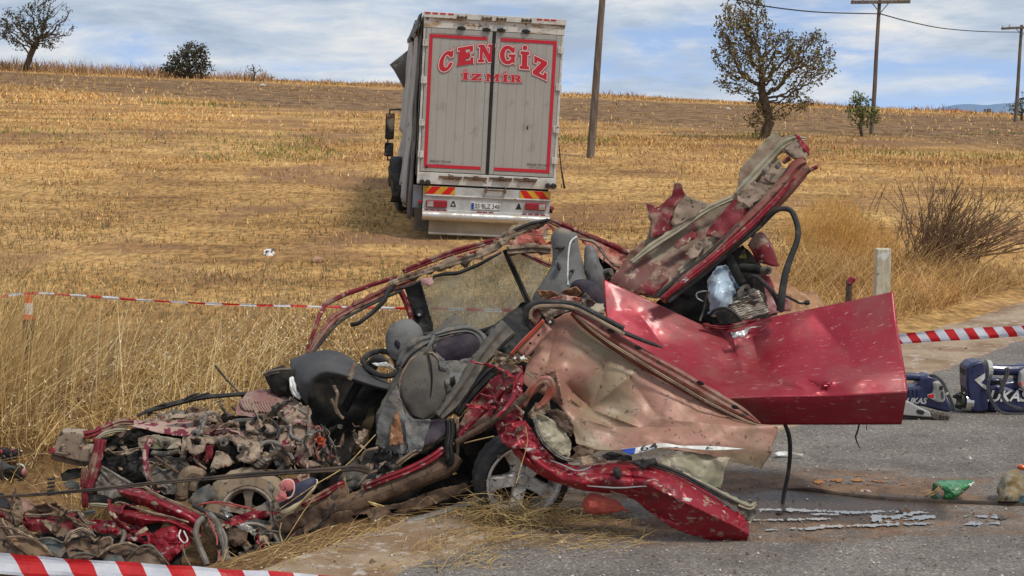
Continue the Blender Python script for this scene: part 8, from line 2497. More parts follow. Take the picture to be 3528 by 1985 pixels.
 # cables
 for pts, rad, mt in (([(268, 905, 8.5), (222, 960, 8.46), (205, 1050, 8.43), (232, 1160, 8.38), (275, 1260, 8.33), (310, 1350, 8.28)], .018, 'wire'),
       ([(330, 870, 8.55), (400, 950, 8.5), (440, 1060, 8.46), (468, 1180, 8.42), (490, 1270, 8.36), (560, 1350, 8.3)], .020, 'wire'),
       ([(360, 900, 8.52), (430, 990, 8.48), (480, 1090, 8.44), (485, 1200, 8.4), (530, 1310, 8.33), (600, 1360, 8.28)], .012, 'wire'),
       ([(180, 790, 8.62), (300, 850, 8.58), (420, 890, 8.58), (520, 930, 8.6)], .014, 'rubber'),
       ([(200, 800, 8.7), (330, 760, 8.72), (480, 765, 8.72), (640, 800, 8.7), (760, 830, 8.74)], .005, 'redwire'),
       ([(220, 780, 8.7), (380, 770, 8.7), (560, 800, 8.7), (740, 820, 8.74)], .004, 'redwire'),
       ([(300, 850, 8.56), (340, 960, 8.5), (395, 1080, 8.44), (405, 1200, 8.38), (440, 1300, 8.3), (470, 1330, 8.28)], .005, 'redwire'),
       ([(180, 800, 8.62), (310, 840, 8.6), (420, 890, 8.6), (470, 910, 8.6)], .005, 'lining'),
       ([(60, 1020, 8.46), (45, 1080, 8.42), (90, 1140, 8.38), (125, 1110, 8.38), (90, 1030, 8.44)], .005, 'white'),
       ([(80, 1150, 8.38), (100, 1250, 8.32), (150, 1350, 8.27)], .004, 'wire')):
  tube('cable', cN, pts, rad, M[mt], t, n=7, samples=40)
 tube('cable', cM, [(1130, 970, 8.46), (1158, 1060, 8.4), (1130, 1150, 8.36), (1110, 1220, 8.32), (1150, 1320, 8.26)], [.012, .014, .012, .012, .010], M['wire'], t, n=7, samples=36, wob=.006)
 tube('cable', cM, [(20, 910, 8.42), (40, 960, 8.4), (100, 1030, 8.36), (125, 1080, 8.33)], .006, M['lining'], t, n=6)
 # many small crushed bits: one mass
 V, F = [], []
 regs = [(cA, 620, 1620, 560, 900, 9.32, 50), (cB, 10, 350, 560, 850, 9.26, 26), (cN, 150, 900, 950, 1330, 8.62, 22), (cM, 0, 1500, 950, 1300, 8.44, 20), (cB, 380, 640, 640, 940, 9.35, 40), (cC, 160, 420, 400, 860, 8.7, 20), (cA, 960, 1600, 400, 540, 9.58, 20)]
 fm = []
 for c, u0, u1, v0, v1, d, k in regs:
  for i in range(k):
   u, v = u0 + (u1 - u0) * r.random(), v0 + (v1 - v0) * r.random()
   p = W(*c(u, v), d + .10 * r.normal())
   nn = Vector(r.normal(0, 1, 3)).normalized()
   a = nn.orthogonal().normalized()
   a.rotate(Matrix.Rotation(r.random() * 6.28, 3, nn))
   bb = nn.cross(a)
   L, w = .015 + .045 * r.random() ** 2, .005 + .016 * r.random()
   o = len(V)
   mid = nn * (.012 * r.normal())
   V += [p - a * L - bb * w, p - a * L * .9 + bb * w, p + mid - bb * w * 1.2, p + mid + bb * w, p + a * L - bb * w * .6 + nn * .02 * r.normal(), p + a * L * .8 + bb * w * .9]
   V += [q + nn * .006 for q in V[o:o + 6]]
   F += [(o, o + 2, o + 3, o + 1), (o + 2, o + 4, o + 5, o + 3), (o + 7, o + 9, o + 8, o + 6), (o + 9, o + 11, o + 10, o + 8), (o, o + 1, o + 7, o + 6), (o + 4, o + 10, o + 11, o + 5), (o, o + 6, o + 8, o + 2), (o + 2, o + 8, o + 10, o + 4), (o + 1, o + 3, o + 9, o + 7), (o + 3, o + 5, o + 11, o + 9)]
   fm += [int(r.integers(0, 5))] * 10
 o = mk('crushed_bits', V, F, None, t, False, mats=[M['clay'], M['rust'], M['cavity'], M['grey_metal'], M['mud']], fmat=fm)
 o['kind'] = 'stuff'

build_front()
# ------------------------------------------------------------------ things lying on and round the wreck
def build_small():
 M = MAT
 # flat black strap stretched across the front end
 o = band('webbing_strap', cM, [(-120, 722, 8.55), (0, 712, 8.55), (540, 672, 8.5), (1080, 622, 8.48), (1400, 585, 8.5), (1896, 540, 8.58)], [24, 24, 27, 30, 32, 34], pm('dark_webbing', (.035, .028, .024), (.085, .06, .045), sc=6, rough=.8, bump=.25), None, bulge=.008, thick=.004, samples=60)
 tag(o, 'long dark webbing strap stretched level across the crushed front end', 'strap')
 o2 = band('webbing_end', cN, [(262, 545, 8.575), (500, 522, 8.62), (900, 490, 8.68), (1200, 472, 8.72), (1500, 455, 8.76), (1700, 440, 8.8), (1820, 465, 8.84)], [34, 44, 46, 44, 50, 62, 76], o.data.materials[0], None, bulge=.008, thick=.004, samples=50)
 o2.parent = o
 o2.location = o2.location - o.location
 # trainer lying on the sill
 p = W(*cN(1100, 800), 8.72)
 t = thing('shoe', 'navy slip-on trainer with pink lining and cream sole lying on the crushed sill', 'shoe', p)
 navy = pm('navy_knit', (.035, .035, .065), (.055, .055, .085), sc=30, rough=.9, bump=.3, bsc=160, bd=.002)
 cream = pm('cream_sole', (.70, .60, .40), (.58, .48, .3), sc=9, rough=.6, bump=.1)
 pink = pm('pink_lining', (.62, .20, .19), (.50, .15, .15), sc=8, rough=.8, bump=.2)
 # heel bottom left, toe upper right
 loft('sole', cN, [(995, 855, 8.68, 12, .02), (1040, 845, 8.67, 30, .045), (1110, 808, 8.66, 30, .05), (1190, 730, 8.67, 28, .05), (1270, 650, 8.68, 28, .055), (1318, 580, 8.7, 24, .04), (1326, 545, 8.71, 12, .02)], cream, t, n=16, m=30, p=3)
 up = loft('upper', cN, [(985, 800, 8.68, 30, .03), (1040, 770, 8.665, 66, .05), (1110, 715, 8.655, 90, .056), (1180, 655, 8.66, 84, .058), (1250, 605, 8.665, 62, .055), (1300, 565, 8.68, 40, .04), (1322, 545, 8.69, 14, .02)], navy, t, n=20, m=34, amp=.004)
 loft('ankle_opening', cN, [(1000, 650, 8.61, 20, .015), (1030, 610, 8.605, 50, .02), (1065, 610, 8.60, 62, .022), (1100, 640, 8.60, 40, .015)], pink, t, n=18, m=20)
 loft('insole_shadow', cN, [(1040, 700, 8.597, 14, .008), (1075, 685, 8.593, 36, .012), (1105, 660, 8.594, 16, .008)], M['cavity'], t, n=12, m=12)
 sheet('tongue', cN, [(950, 705, 8.61), (1010, 655, 8.6), (1045, 670, 8.595), (1050, 710, 8.59), (1085, 722, 8.59), (1010, 755, 8.6), (965, 760, 8.61)], pink, t, amp=.02, sc=16, thick=.006, step=6)
 tube('collar', cN, [(990, 640, 8.605), (1010, 570, 8.6), (1060, 548, 8.595), (1110, 570, 8.59), (1120, 640, 8.585), (1100, 700, 8.585), (1060, 725, 8.585)], .006, pm('pale_pink_edge', (.7, .45, .42), rough=.7, bump=0), t, n=6, samples=30)
 # clothing and shoes at the left edge
 t = thing('shoe', 'dark trainer with bright pink flashes at the left frame edge, upper of the pair', 'shoe', W(*cS(100, 500), 10.65), 'dark pink-marked shoes at the left edge')
 blk = pm('black_shoe_mesh', (.028, .024, .026), (.09, .075, .07), sc=14, lo=.55, hi=.7, rough=.8, bump=.3)
 hot = pm('hot_pink', (.70, .06, .16), rough=.6, bump=.1)
 loft('upper', cS, [(-130, 440, 10.7, 50, .05), (-40, 455, 10.68, 62, .055), (40, 470, 10.66, 62, .055), (120, 475, 10.65, 52, .05), (180, 458, 10.64, 40, .04), (225, 440, 10.63, 14, .02)], blk, t, n=18, m=26, amp=.005)
 loft('sole', cS, [(-120, 500, 10.67, 16, .05), (0, 520, 10.65, 18, .055), (100, 525, 10.63, 16, .05), (190, 490, 10.62, 12, .04), (222, 455, 10.62, 6, .02)], M['rubber'], t, n=12, m=20, p=3)
 loft('pink_flash', cS, [(-8, 430, 10.6, 6, .008), (8, 448, 10.6, 13, .01), (22, 466, 10.6, 6, .008)], hot, t, n=8, m=8)
 loft('pink_flash', cS, [(112, 440, 10.6, 4, .006), (128, 438, 10.6, 8, .008), (145, 440, 10.61, 4, .006)], hot, t, n=8, m=8)
 loft('pale_patch', cS, [(28, 490, 10.59, 5, .008), (42, 505, 10.59, 16, .012), (52, 520, 10.59, 5, .008)], M['grey_metal'], t, n=8, m=8)
 loft('pale_patch', cS, [(95, 478, 10.59, 5, .008), (108, 495, 10.59, 14, .012), (116, 512, 10.59, 5, .008)], M['grey_metal'], t, n=8, m=8)
 t = thing('shoe', 'black shoe with pale pink toe at the left frame edge, lower of the pair', 'shoe', W(*cS(150, 740), 10.45), 'dark pink-marked shoes at the left edge')
 loft('upper', cS, [(-120, 745, 10.53, 60, .06), (0, 735, 10.51, 75, .06), (100, 700, 10.49, 92, .065), (180, 670, 10.48, 90, .06), (235, 655, 10.47, 62, .045), (260, 650, 10.47, 24, .02)], blk, t, n=20, m=26, amp=.005)
 loft('toe_cap', cS, [(215, 640, 10.41, 20, .01), (240, 655, 10.41, 40, .02), (258, 660, 10.42, 26, .02)], pm('pale_pink_toe', (.68, .30, .27), (.58, .24, .22), sc=9, rough=.6, bump=.1), t, n=14, m=12)
 band('white_rim', cS, [(168, 582, 10.45), (200, 578, 10.44), (232, 595, 10.43), (252, 635, 10.43)], [8, 12, 12, 8], M['white'], t, bulge=.008)
 loft('sole', cS, [(-100, 810, 10.49, 14, .06), (40, 785, 10.47, 16, .065), (150, 760, 10.45, 16, .06), (235, 710, 10.44, 12, .04), (258, 680, 10.44, 6, .02)], M['rubber'], t, n=12, m=20, p=3)
 o = loft('trouser_leg', cS, [(-160, 640, 10.49, 140, .10), (-60, 650, 10.47, 135, .095), (20, 655, 10.45, 110, .085), (90, 650, 10.44, 75, .06), (140, 640, 10.44, 44, .035), (158, 640, 10.44, 30, .02)], pm('charcoal_trouser_cloth', (.050, .052, .054), (.085, .087, .09), sc=4, rough=.9, bump=.25), None, n=24, m=30, amp=.008)
 tag(o, 'charcoal trouser leg hem above the lower shoe at the left frame edge', 'trouser leg')
 h = loft('hem_opening', cS, [(20, 660, 10.37, 8, .01), (70, 650, 10.36, 34, .015), (125, 650, 10.37, 40, .02), (156, 648, 10.39, 14, .01)], M['cavity'], None, n=14, m=16)
 h.parent = o
 h.location = h.location - o.location
 # black pole in the straw
 o = tube('black_bar', cS, [(-40, -20, 12.6), (70, 90, 12.2), (200, 280, 11.7), (320, 440, 11.3), (420, 580, 10.95)], [.038, .043, .045, .043, .034], M['rubber'], None, n=10, wob=.006)
 tag(o, 'black rubbery bar lying slantwise in the dry grass at the left', 'bar')
 # pipes and scraps under the sill
 o = band('grey_pipe', cB, [(360, 1318, 8.62), (560, 1250, 8.72), (760, 1195, 8.84), (960, 1140, 8.96), (1130, 1090, 9.06), (1280, 1045, 9.16)], [26, 44, 46, 46, 50, 44], pm('pale_grey_pipe', (.36, .345, .32), (.24, .215, .185), sc=5, c3=(.07, .06, .05), sc3=16, lo3=.60, hi3=.66, rough=.7, bump=.3), None, prof=[-.045, .0, .03, .04, .03, .0, -.045], amp=.006)
 tag(o, 'pale grey pipe lying on the gravel under the rusty sill', 'pipe')
 o = tube('rusty_pipe', cN, [(980, 1432, 8.3), (1150, 1400, 8.36), (1400, 1350, 8.44), (1650, 1295, 8.54), (1896, 1240, 8.64), (2150, 1185, 8.74)], .017, pm('rusty_red_pipe', (.17, .065, .05), (.11, .05, .04), sc=12, rough=.8, bump=.3), None, n=9, wob=.004)
 tag(o, 'thin rust red pipe lying along the gravel shoulder edge', 'pipe')
 o = sheet('liner_scrap', cB, [(885, 1195, 8.78), (940, 1178, 8.80), (1035, 1178, 8.84), (1070, 1205, 8.84), (1145, 1215, 8.86), (1140, 1240, 8.82), (1090, 1258, 8.78), (1040, 1248, 8.76), (960, 1272, 8.72), (900, 1268, 8.72)], M['black'], None, amp=.02, sc=12, thick=.02, extra=[(1000, 1220, 8.74)])
 tag(o, 'crushed black plastic liner scrap on the gravel below the sill', 'plastic scrap')
 o = sheet('paper_packet', cN, [(1540, 1185, 8.55), (1605, 1165, 8.58), (1622, 1215, 8.53), (1555, 1232, 8.51)], pm('white_packet', (.74, .74, .73), (.35, .37, .40), sc=30, lo=.55, hi=.6, rough=.6, bump=.1), None, amp=.01, step=5, thick=.008)
 tag(o, 'small white paper packet on the gravel below the sill', 'packet')
 # red net bundle under the bumper
 o = loft('net_bundle', cC, [(600, 1070, 8.52, 14, .03), (625, 1075, 8.5, 42, .06), (690, 1085, 8.47, 48, .07), (760, 1100, 8.45, 36, .06), (815, 1112, 8.44, 14, .03), (835, 1116, 8.44, 5, .01)], pm('orange_red_net', (.52, .10, .07), (.36, .07, .05), sc=22, lo=.4, hi=.65, rough=.8, bump=.6, bsc=60, bd=.006, stretch=(1, 1, 3)), None, n=20, m=30, amp=.02, sc=16)
 tag(o, 'crumpled orange red net bundle under the torn rear bumper', 'bundle')
 # plastic water bottles bag in the boot
 p = W(*cQ(300, 1050), 9.82)
 t = thing('water_bottle_pack', 'clear bluish plastic pack of water bottles wedged in the open boot', 'bottle pack', p)
 clear = pm('clear_blue_plastic', (.42, .52, .62), (.24, .32, .40), sc=14, lo=.4, hi=.62, c3=(.75, .82, .88), sc3=20, lo3=.62, hi3=.66, rough=.22, coat=.5, bump=.5, bsc=26, bd=.012, spec=.6)
 loft('wrapped_bottles', cQ, [(360, 740, 9.95, 40, .05), (330, 830, 9.88, 120, .09), (310, 930, 9.83, 165, .11), (300, 1060, 9.8, 165, .12), (260, 1180, 9.78, 135, .11), (210, 1290, 9.76, 80, .07), (170, 1340, 9.76, 40, .04)], clear, t, n=26, m=36, amp=.05, sc=9)
 loft('bottle', cQ, [(480, 900, 9.88, 22, .02), (490, 960, 9.84, 46, .04), (500, 1010, 9.82, 40, .035)], clear, t, n=14, m=14, amp=.015)
 loft('blue_label', cQ, [(130, 1310, 9.70, 8, .01), (190, 1295, 9.685, 22, .015), (260, 1275, 9.70, 8, .01)], pm('cyan_label', (.05, .42, .55), (.4, .6, .65), sc=12, rough=.4, bump=.1), t, n=10, m=10)
 # rescue cutter behind the panel
 nv = pm('navy_tool_body', (.018, .022, .075), (.03, .035, .09), sc=6, c3=(.16, .15, .15), sc3=30, lo3=.7, hi3=.74, rough=.42, coat=.25, bump=.08)
 gy = pm('light_grey_battery', (.46, .45, .43), (.36, .34, .31), sc=9, rough=.5, bump=.1)
 D = GP(*cO(500, 590)).y + .0
 p = W(*cO(480, 590), D)
 t = thing('rescue_spreader', 'navy battery rescue spreader with steel jaws lying on the road behind the red panel', 'rescue tool', (p.x, D, 0))
 bd = slab('body', cO, [(150, 470), (240, 330), (410, 320), (420, 245), (480, 225), (540, 245), (590, 320), (640, 430), (670, 480), (690, 510), (660, 540), (560, 520), (450, 490), (300, 470)], nv, t, d=D + .02, depth=.20, bevel=.025, smooth=True)
 tube('handle', cO, [(180, 330, D + .12), (230, 240, D + .12), (300, 235, D + .12), (380, 240, D + .12), (440, 250, D + .12)], .034, nv, bd, n=12)
 for k in range(5):
  slab('grip_rib', cO, [(250 + k * 34, 345), (266 + k * 34, 343), (266 + k * 34, 395), (250 + k * 34, 397)], nv, bd, d=D + .008, depth=.02, bevel=.004)
 bt = slab('battery', cO, [(520, 290), (545, 280), (590, 285), (610, 330), (622, 430), (605, 455), (560, 450), (480, 415), (475, 390), (520, 380), (530, 340)], gy, t, d=D - .015, depth=.06, bevel=.014)
 slab('red_button', cO, [(480, 388), (525, 382), (528, 410), (485, 416)], M['tailred'] if 'tailred' in M else bpy.data.materials['red_reflector'], bt, d=D - .022, depth=.01, bevel=.003)
 slab('status_window', cO, [(572, 318), (598, 314), (602, 344), (576, 348)], M['black'], bt, d=D - .022, depth=.01, bevel=.002)
 slab('status_window', cO, [(584, 362), (604, 358), (612, 420), (590, 424)], M['teal'], bt, d=D - .022, depth=.01, bevel=.002)
 tv, tf = flat_text('LUKAS', .07, .25, .002)
 q0 = W(*cO(360, 440), D - .0)
 mk('name_lettering', [q0 + Vector((v.x * 1.0, -.003, v.y - v.x * .0)) for v in tv], tf, gy, bd, False)
 st = pm('tool_steel', (.50, .49, .47), (.38, .36, .33), sc=7, c3=(.15, .13, .12), sc3=18, lo3=.62, hi3=.68, rough=.35, metal=.6, bump=.1)
 jw = slab('jaw', cO, [(240, 470), (310, 440), (345, 460), (500, 535), (510, 575), (420, 570), (290, 560), (230, 550)], st, t, d=D - .05, depth=.07, bevel=.010)
 slab('jaw_slot', cO, [(378, 520), (395, 510), (440, 520), (450, 540), (430, 556), (390, 546)], M['rubber'], jw, d=D - .056, depth=.01, bevel=.003)
 jt = slab('jaw_tip', cO, [(505, 535), (540, 528), (560, 545), (580, 540), (600, 555), (620, 550), (660, 565), (655, 608), (560, 600), (505, 580)], M['grey_metal'], t, d=D - .05, depth=.07, bevel=.006)
 for k in range(6):
  u, v = 585 + (k % 3) * 26, 566 + (k // 3) * 20 + (k % 3) * 4
  slab('tooth', cO, [(u - 8, v - 6), (u + 8, v - 5), (u + 8, v + 6), (u - 8, v + 5)], M['rubber'], jt, d=D - .058, depth=.012, bevel=.002)
 slab('lower_jaw', cO, [(230, 560), (420, 572), (560, 600), (655, 609), (560, 612), (300, 598), (230, 590)], M['rubber'], t, d=D - .03, depth=.07, bevel=.006)
 band('shoulder_strap', cO, [(490, 228, D), (540, 235, D - .03), (600, 290, D - .05), (640, 380, D - .06), (680, 470, D - .05), (690, 520, D - .04)], [16, 22, 26, 28, 30, 22], M['cloth_black'], t, bulge=.01, thick=.006)
 slab('strap_clip', cO, [(622, 378), (648, 366), (652, 384), (628, 394)], gy, t, d=D - .085, depth=.015, bevel=.003)
 # second tool: ram with chrome end
 D = GP(*cO(1000, 545)).y
 p = W(*cO(1000, 545), D)
 t = thing('rescue_ram', 'navy battery rescue ram with chrome tip and white chevron at the right frame edge', 'rescue tool', (p.x, D, 0))
 hd = slab('head', cO, [(800, 160), (850, 122), (920, 108), (950, 125), (968, 240), (972, 350), (985, 520), (900, 535), (840, 520), (825, 480), (800, 300)], nv, t, d=D, depth=.22, bevel=.03, smooth=True)
 slab('head_shell', cO, [(788, 180), (805, 165), (835, 240), (850, 400), (835, 440), (800, 400)], M['black'], hd, d=D + .03, depth=.18, bevel=.012)
 V = []
 chev = [(865, 265), (952, 208), (950, 252), (918, 290), (965, 312), (962, 345), (935, 330)]
 slab('white_chevron', cO, chev, M['white'], hd, d=D - .006, depth=.006, bevel=0)
 for u, v in ((863, 150), (848, 195), (900, 225), (925, 360), (880, 490)):
  slab('screw', cO, [(u - 7, v - 7), (u + 7, v - 7), (u + 7, v + 7), (u - 7, v + 7)], M['black'], hd, d=D - .005, depth=.008, bevel=.002)
 chrome = pm('chrome', (.62, .60, .57), (.45, .42, .38), sc=6, rough=.16, metal=1.0, bump=0)
 for (u0, u1, r0, mt) in ((775, 835, .085, chrome), (750, 778, .060, M['rubber']), (735, 752, .075, M['rubber'])):
  vs, fs = tube3([W(*cO(u0, 442 if u0 > 770 else 435), D + .08), W(*cO(u1, 445 if u0 > 770 else 437), D + .08)], r0, 20)
  mk('plunger', vs, fs, mt, t)
 for k in range(4):
  a = k * math.pi / 2 + .4
  c_ = W(*cO(728, 435), D + .08)
  vs, fs = tube3([c_ + Vector((.02, .05 * math.cos(a), .05 * math.sin(a))), c_ + Vector((-.03, .065 * math.cos(a), .065 * math.sin(a)))], [.026, .012], 6)
  mk('plunger_tooth', vs, fs, M['rubber'], t)
 body = slab('body', cO, [(970, 320), (1060, 295), (1200, 340), (1320, 380), (1420, 390), (1420, 545), (1200, 550), (980, 530)], nv, t, d=D + .03, depth=.20, bevel=.035, smooth=True)
 slab('motor', cO, [(990, 255), (1100, 255), (1110, 290), (1230, 265), (1260, 310), (1230, 350), (1000, 335)], nv, t, d=D + .05, depth=.16, bevel=.03, smooth=True)
 for k in range(6):
  slab('vent_rib', cO, [(1010 + k * 14, 268), (1017 + k * 14, 268), (1019 + k * 14, 315), (1012 + k * 14, 316)], M['black'], t, d=D + .044, depth=.01, bevel=.001)
 vs, fs = tube3([W(*cO(965, 175), D + .1), W(*cO(1100, 182), D + .1), W(*cO(1260, 180), D + .1), W(*cO(1420, 175), D + .1)], [.048, .046, .05, .055], 14, 16)
 mk('handle', vs, fs, nv, t)
 vs, fs = tube3([W(*cO(958, 175), D + .1), W(*cO(995, 175), D + .1)], [.085, .08], 18)
 mk('twist_ring', vs, fs, gy, t)
 slab('rear_housing', cO, [(1190, 165), (1300, 145), (1420, 150), (1420, 390), (1250, 350), (1235, 270)], nv, t, d=D + .05, depth=.18, bevel=.03, smooth=True)
 bt = slab('battery', cO, [(1250, 200), (1300, 170), (1420, 170), (1420, 380), (1280, 360), (1235, 310)], gy, t, d=D - .01, depth=.07, bevel=.02)
 slab('red_button', cO, [(1236, 285), (1256, 282), (1258, 310), (1238, 312)], bpy.data.materials['red_reflector'], bt, d=D - .018, depth=.012, bevel=.003)
 slab('name_panel', cO, [(1005, 372), (1202, 366), (1200, 432), (1050, 440), (1020, 420)], M['black'], body, d=D + .026, depth=.008, bevel=0)
 tv, tf = flat_text('LUKAS', .135, .28, .004)
 q0 = W(*cO(1108, 402), D + .022)
 mk('name_lettering', [q0 + Vector((v.x * .98, -.001, v.y)) for v in tv], tf, M['white'], body, False)
 for pts, w in (([(1130, 160), (1135, 210), (1110, 270), (1090, 330), (1080, 380)], 34), ([(985, 250), (975, 320), (990, 400), (1030, 480), (1070, 530)], 26), ([(1075, 250), (1095, 330), (1095, 410), (1150, 470), (1260, 510)], 20), ([(1030, 490), (1100, 535), (1200, 548), (1300, 545)], 16)):
  band('strap', cO, [(u, v, D - .035) for u, v in pts], w, M['cloth_black'], t, bulge=.01, thick=.006)
 # green snack bag
 D = GP(*cO(680, 1272)).y
 p = W(*cO(660, 1270), D)
 t = thing('snack_bag', 'torn green snack bag lying open on the wet road', 'snack bag', (p.x, D, .01))
 gr = pm('green_foil', (.03, .17, .055), (.045, .22, .08), sc=9, c3=(.015, .075, .03), sc3=14, lo3=.58, hi3=.66, rough=.32, coat=.3, bump=.4, bsc=30, bd=.01)
 bg = grid('bag_skin', cO, [[(520, 1125, D + .06), (580, 1098, D + .08), (700, 1096, D + .08), (800, 1094, D + .06), (862, 1098, D + .04)],
        [(570, 1130, D - .0), (620, 1150, D - .02), (710, 1150, D - .03), (790, 1140, D - .02), (860, 1115, D)],
        [(610, 1200, D - .03), (640, 1210, D - .05), (710, 1210, D - .05), (770, 1180, D - .03), (850, 1135, D - .01)],
        [(590, 1265, D - .02), (640, 1268, D - .03), (690, 1262, D - .02), (755, 1215, D), (840, 1140, D + .02)]], gr, t, nu=44, nv=26, amp=.025, sc=14, thick=.002)
 grid('bag_back', cO, [[(520, 1125, D + .06), (510, 1180, D + .06), (490, 1240, D + .05)], [(560, 1130, D + .12), (560, 1190, D + .12), (580, 1262, D + .08)]], gr, t, nu=16, nv=8, amp=.02, sc=14, thick=.002)
 sheet('foil_edge', cO, [(820, 1145, D - .02), (862, 1112, D), (858, 1132, D), (826, 1158, D - .02)], M['white'], t, amp=.006, step=5)
 V, F = [], []
 for k in range(6):
  u0, v0 = 650 + 8 * k, 1158 + 9 * k
  for j in range(5):
   a = u0 + j * 17 + 3 * ((k * j) % 3)
   o = len(V)
   V += [W(*cO(a, v0 - j * 3), D - .085), W(*cO(a + 12, v0 - j * 3 - 2), D - .085), W(*cO(a + 12, v0 - j * 3 + 2), D - .085), W(*cO(a, v0 - j * 3 + 4), D - .085)]
   F.append((o, o + 3, o + 2, o + 1))
 mk('fine_print', V, F, pm('pale_green_print', (.45, .55, .42), rough=.5, bump=0), bg, False)
 for (a, b2) in (((500, 1220), (580, 1150)), ((440, 1235), (530, 1190)), ((470, 1250), (560, 1200)), ((520, 1210), (600, 1170)), ((430, 1215), (500, 1180))):
  tube('straw', cO, [(a[0], a[1], D - .02), ((a[0] + b2[0]) / 2, (a[1] + b2[1]) / 2 - 6, D - .03), (b2[0], b2[1], D)], .004, pm('straw_stalk', (.34, .22, .1), rough=.8, bump=0) if 'straw_stalk' not in bpy.data.materials else bpy.data.materials['straw_stalk'], t, n=5)
 # crumpled brown printed sack with orange bottle at the edge
 D = GP(*cO(1180, 1275)).y
 o = loft('crumpled_sack', cO, [(1200, 1005, D + .06, 40, .03), (1190, 1040, D + .04, 80, .08), (1190, 1120, D, 110, .12), (1195, 1200, D - .02, 130, .13), (1200, 1265, D - .02, 130, .11), (1200, 1278, D - .02, 90, .08)], pm('dirty_printed_sack', (.20, .135, .055), (.28, .26, .20), sc=7, c3=(.05, .12, .15), sc3=9, lo3=.56, hi3=.6, c4=(.06, .04, .02), sc4=20, lo4=.6, hi4=.66, rough=.5, bump=.5, bsc=26, bd=.02), None, n=26, m=36, amp=.055, sc=8)
 tag(o, 'crumpled dirty printed sack standing at the right frame edge', 'sack')
 o = loft('orange_bottle', cO, [(1220, 985, D + .12, 16, .03), (1250, 990, D + .12, 24, .05), (1300, 998, D + .12, 26, .055), (1380, 1010, D + .12, 26, .055)], pm('orange_red_plastic', (.62, .10, .02), rough=.4, coat=.2, bump=0), None, n=18, m=16, p=2.6)
 tag(o, 'orange plastic bottle end resting on the crumpled sack', 'bottle')
 # dark hose / branch across the road
 o = tube('black_hose', cF, [(-260, 1020, 9.7), (0, 1022, 9.6), (150, 1018, 9.55), (290, 1015, 9.5), (420, 1040, 9.42), (600, 1058, 9.32), (800, 1070, 9.25), (1050, 1080, 9.2), (1365, 1088, 9.15), (1600, 1092, 9.15)], [.016, .016, .017, .022, .026, .024, .024, .024, .022, .022], pm('muddy_hose', (.022, .017, .014), (.065, .043, .03), sc=8, rough=.85, bump=.5), None, n=9, samples=70, wob=.006)
 # settle it on the road
 zmin = min((o.matrix_world @ v.co).z for v in o.data.vertices)
 tag(o, 'muddy black hose lying across the road behind the puddles', 'hose')
 o = tube('splintered_stick', cF, [(330, 1052, 9.36), (480, 1068, 9.3), (640, 1075, 9.27), (760, 1080, 9.25)], .006, M['lining'], None, n=5, wob=.006)
 tag(o, 'thin pale splintered stick on the muddy black hose', 'stick')
 o = sheet('torn_paper', cF, [(92, 845, 10.4), (130, 832, 10.45), (250, 846, 10.4), (240, 856, 10.36), (120, 856, 10.36)], M['white'], None, amp=.008, step=6)
 b = GP(*cF(170, 850))
 o.location += Vector((b.x - W(*cF(170, 850), 10.4).x, b.y - 10.4, .012 - o.location.z))
 tag(o, 'flat torn white paper on the road right of the salmon panel', 'paper')
 o = sheet('tissue', cF, [(520, 1035, 9.5), (545, 1008, 9.52), (580, 1012, 9.52), (605, 1030, 9.5), (590, 1040, 9.48), (540, 1042, 9.48)], pm('dirty_tissue', (.55, .47, .43), (.4, .3, .26), sc=9, rough=.9, bump=.4), None, amp=.03, sc=16, step=5)
 tag(o, 'dirty crumpled tissue by the muddy black hose', 'tissue')
 o = loft('dark_scrap', cF, [(722, 1140, 9.02, 8, .02), (740, 1136, 9.0, 18, .04), (780, 1138, 9.0, 18, .04), (820, 1142, 9.0, 8, .02)], M['rust'], None, n=10, m=12, amp=.02, sc=18)
 tag(o, 'dark rusty scrap sitting in the streaky puddle', 'scrap')
 o = loft('dark_scrap', cF, [(105, 1145, 8.96, 8, .02), (130, 1138, 8.95, 16, .03), (160, 1142, 8.95, 6, .015)], M['black'], None, n=10, m=12, amp=.02, sc=18)
 tag(o, 'small black scrap on the left end of the puddles', 'scrap')
 # orange rust streak of spilled liquid
 m = pm('orange_spill', (.42, .17, .03), (.30, .11, .03), sc=10, rough=.8, bump=.2)
 m2 = bpy.data.materials.new('puddle_water')
 m2.use_nodes = True
 b = m2.node_tree.nodes['Principled BSDF']
 b.inputs['Base Color'].default_value = (.10, .095, .09, 1)
 b.inputs['Roughness'].default_value = .04
 b.inputs['IOR'].default_value = 1.9
 b.inputs['Coat Weight'].default_value = 1.0
 b.inputs['Coat Roughness'].default_value = .02

 def blot(name, c, u0, u1, v0, v1, fn, mat, z, nu=420, nv=110):
  V, F, idx = [], [], {}
  for j in range(nv + 1):
   for i in range(nu + 1):
    u, v = u0 + (u1 - u0) * i / nu, v0 + (v1 - v0) * j / nv
    idx[i, j] = (u, v)
  use = {}
  for j in range(nv):
   for i in range(nu):
    u, v = u0 + (u1 - u0) * (i + .5) / nu, v0 + (v1 - v0) * (j + .5) / nv
    if fn(u, v) > 0:
     f = []
     for q in ((i, j), (i, j + 1), (i + 1, j + 1), (i + 1, j)):
      if q not in use:
       use[q] = len(V)
       x, y = c(*idx[q])
       yc = (992.5 - y) / FOC
       dz = -SP + yc * CP
       tt = (z - CAM_H) / dz
       V.append(Vector(((x - 1764) / FOC * tt, (CP + yc * SP) * tt, z)))
      f.append(use[q])
     F.append(tuple(f))
  o = mk(name, V, F, mat, None, True, local=True)
  o['kind'] = 'structure'
  return o
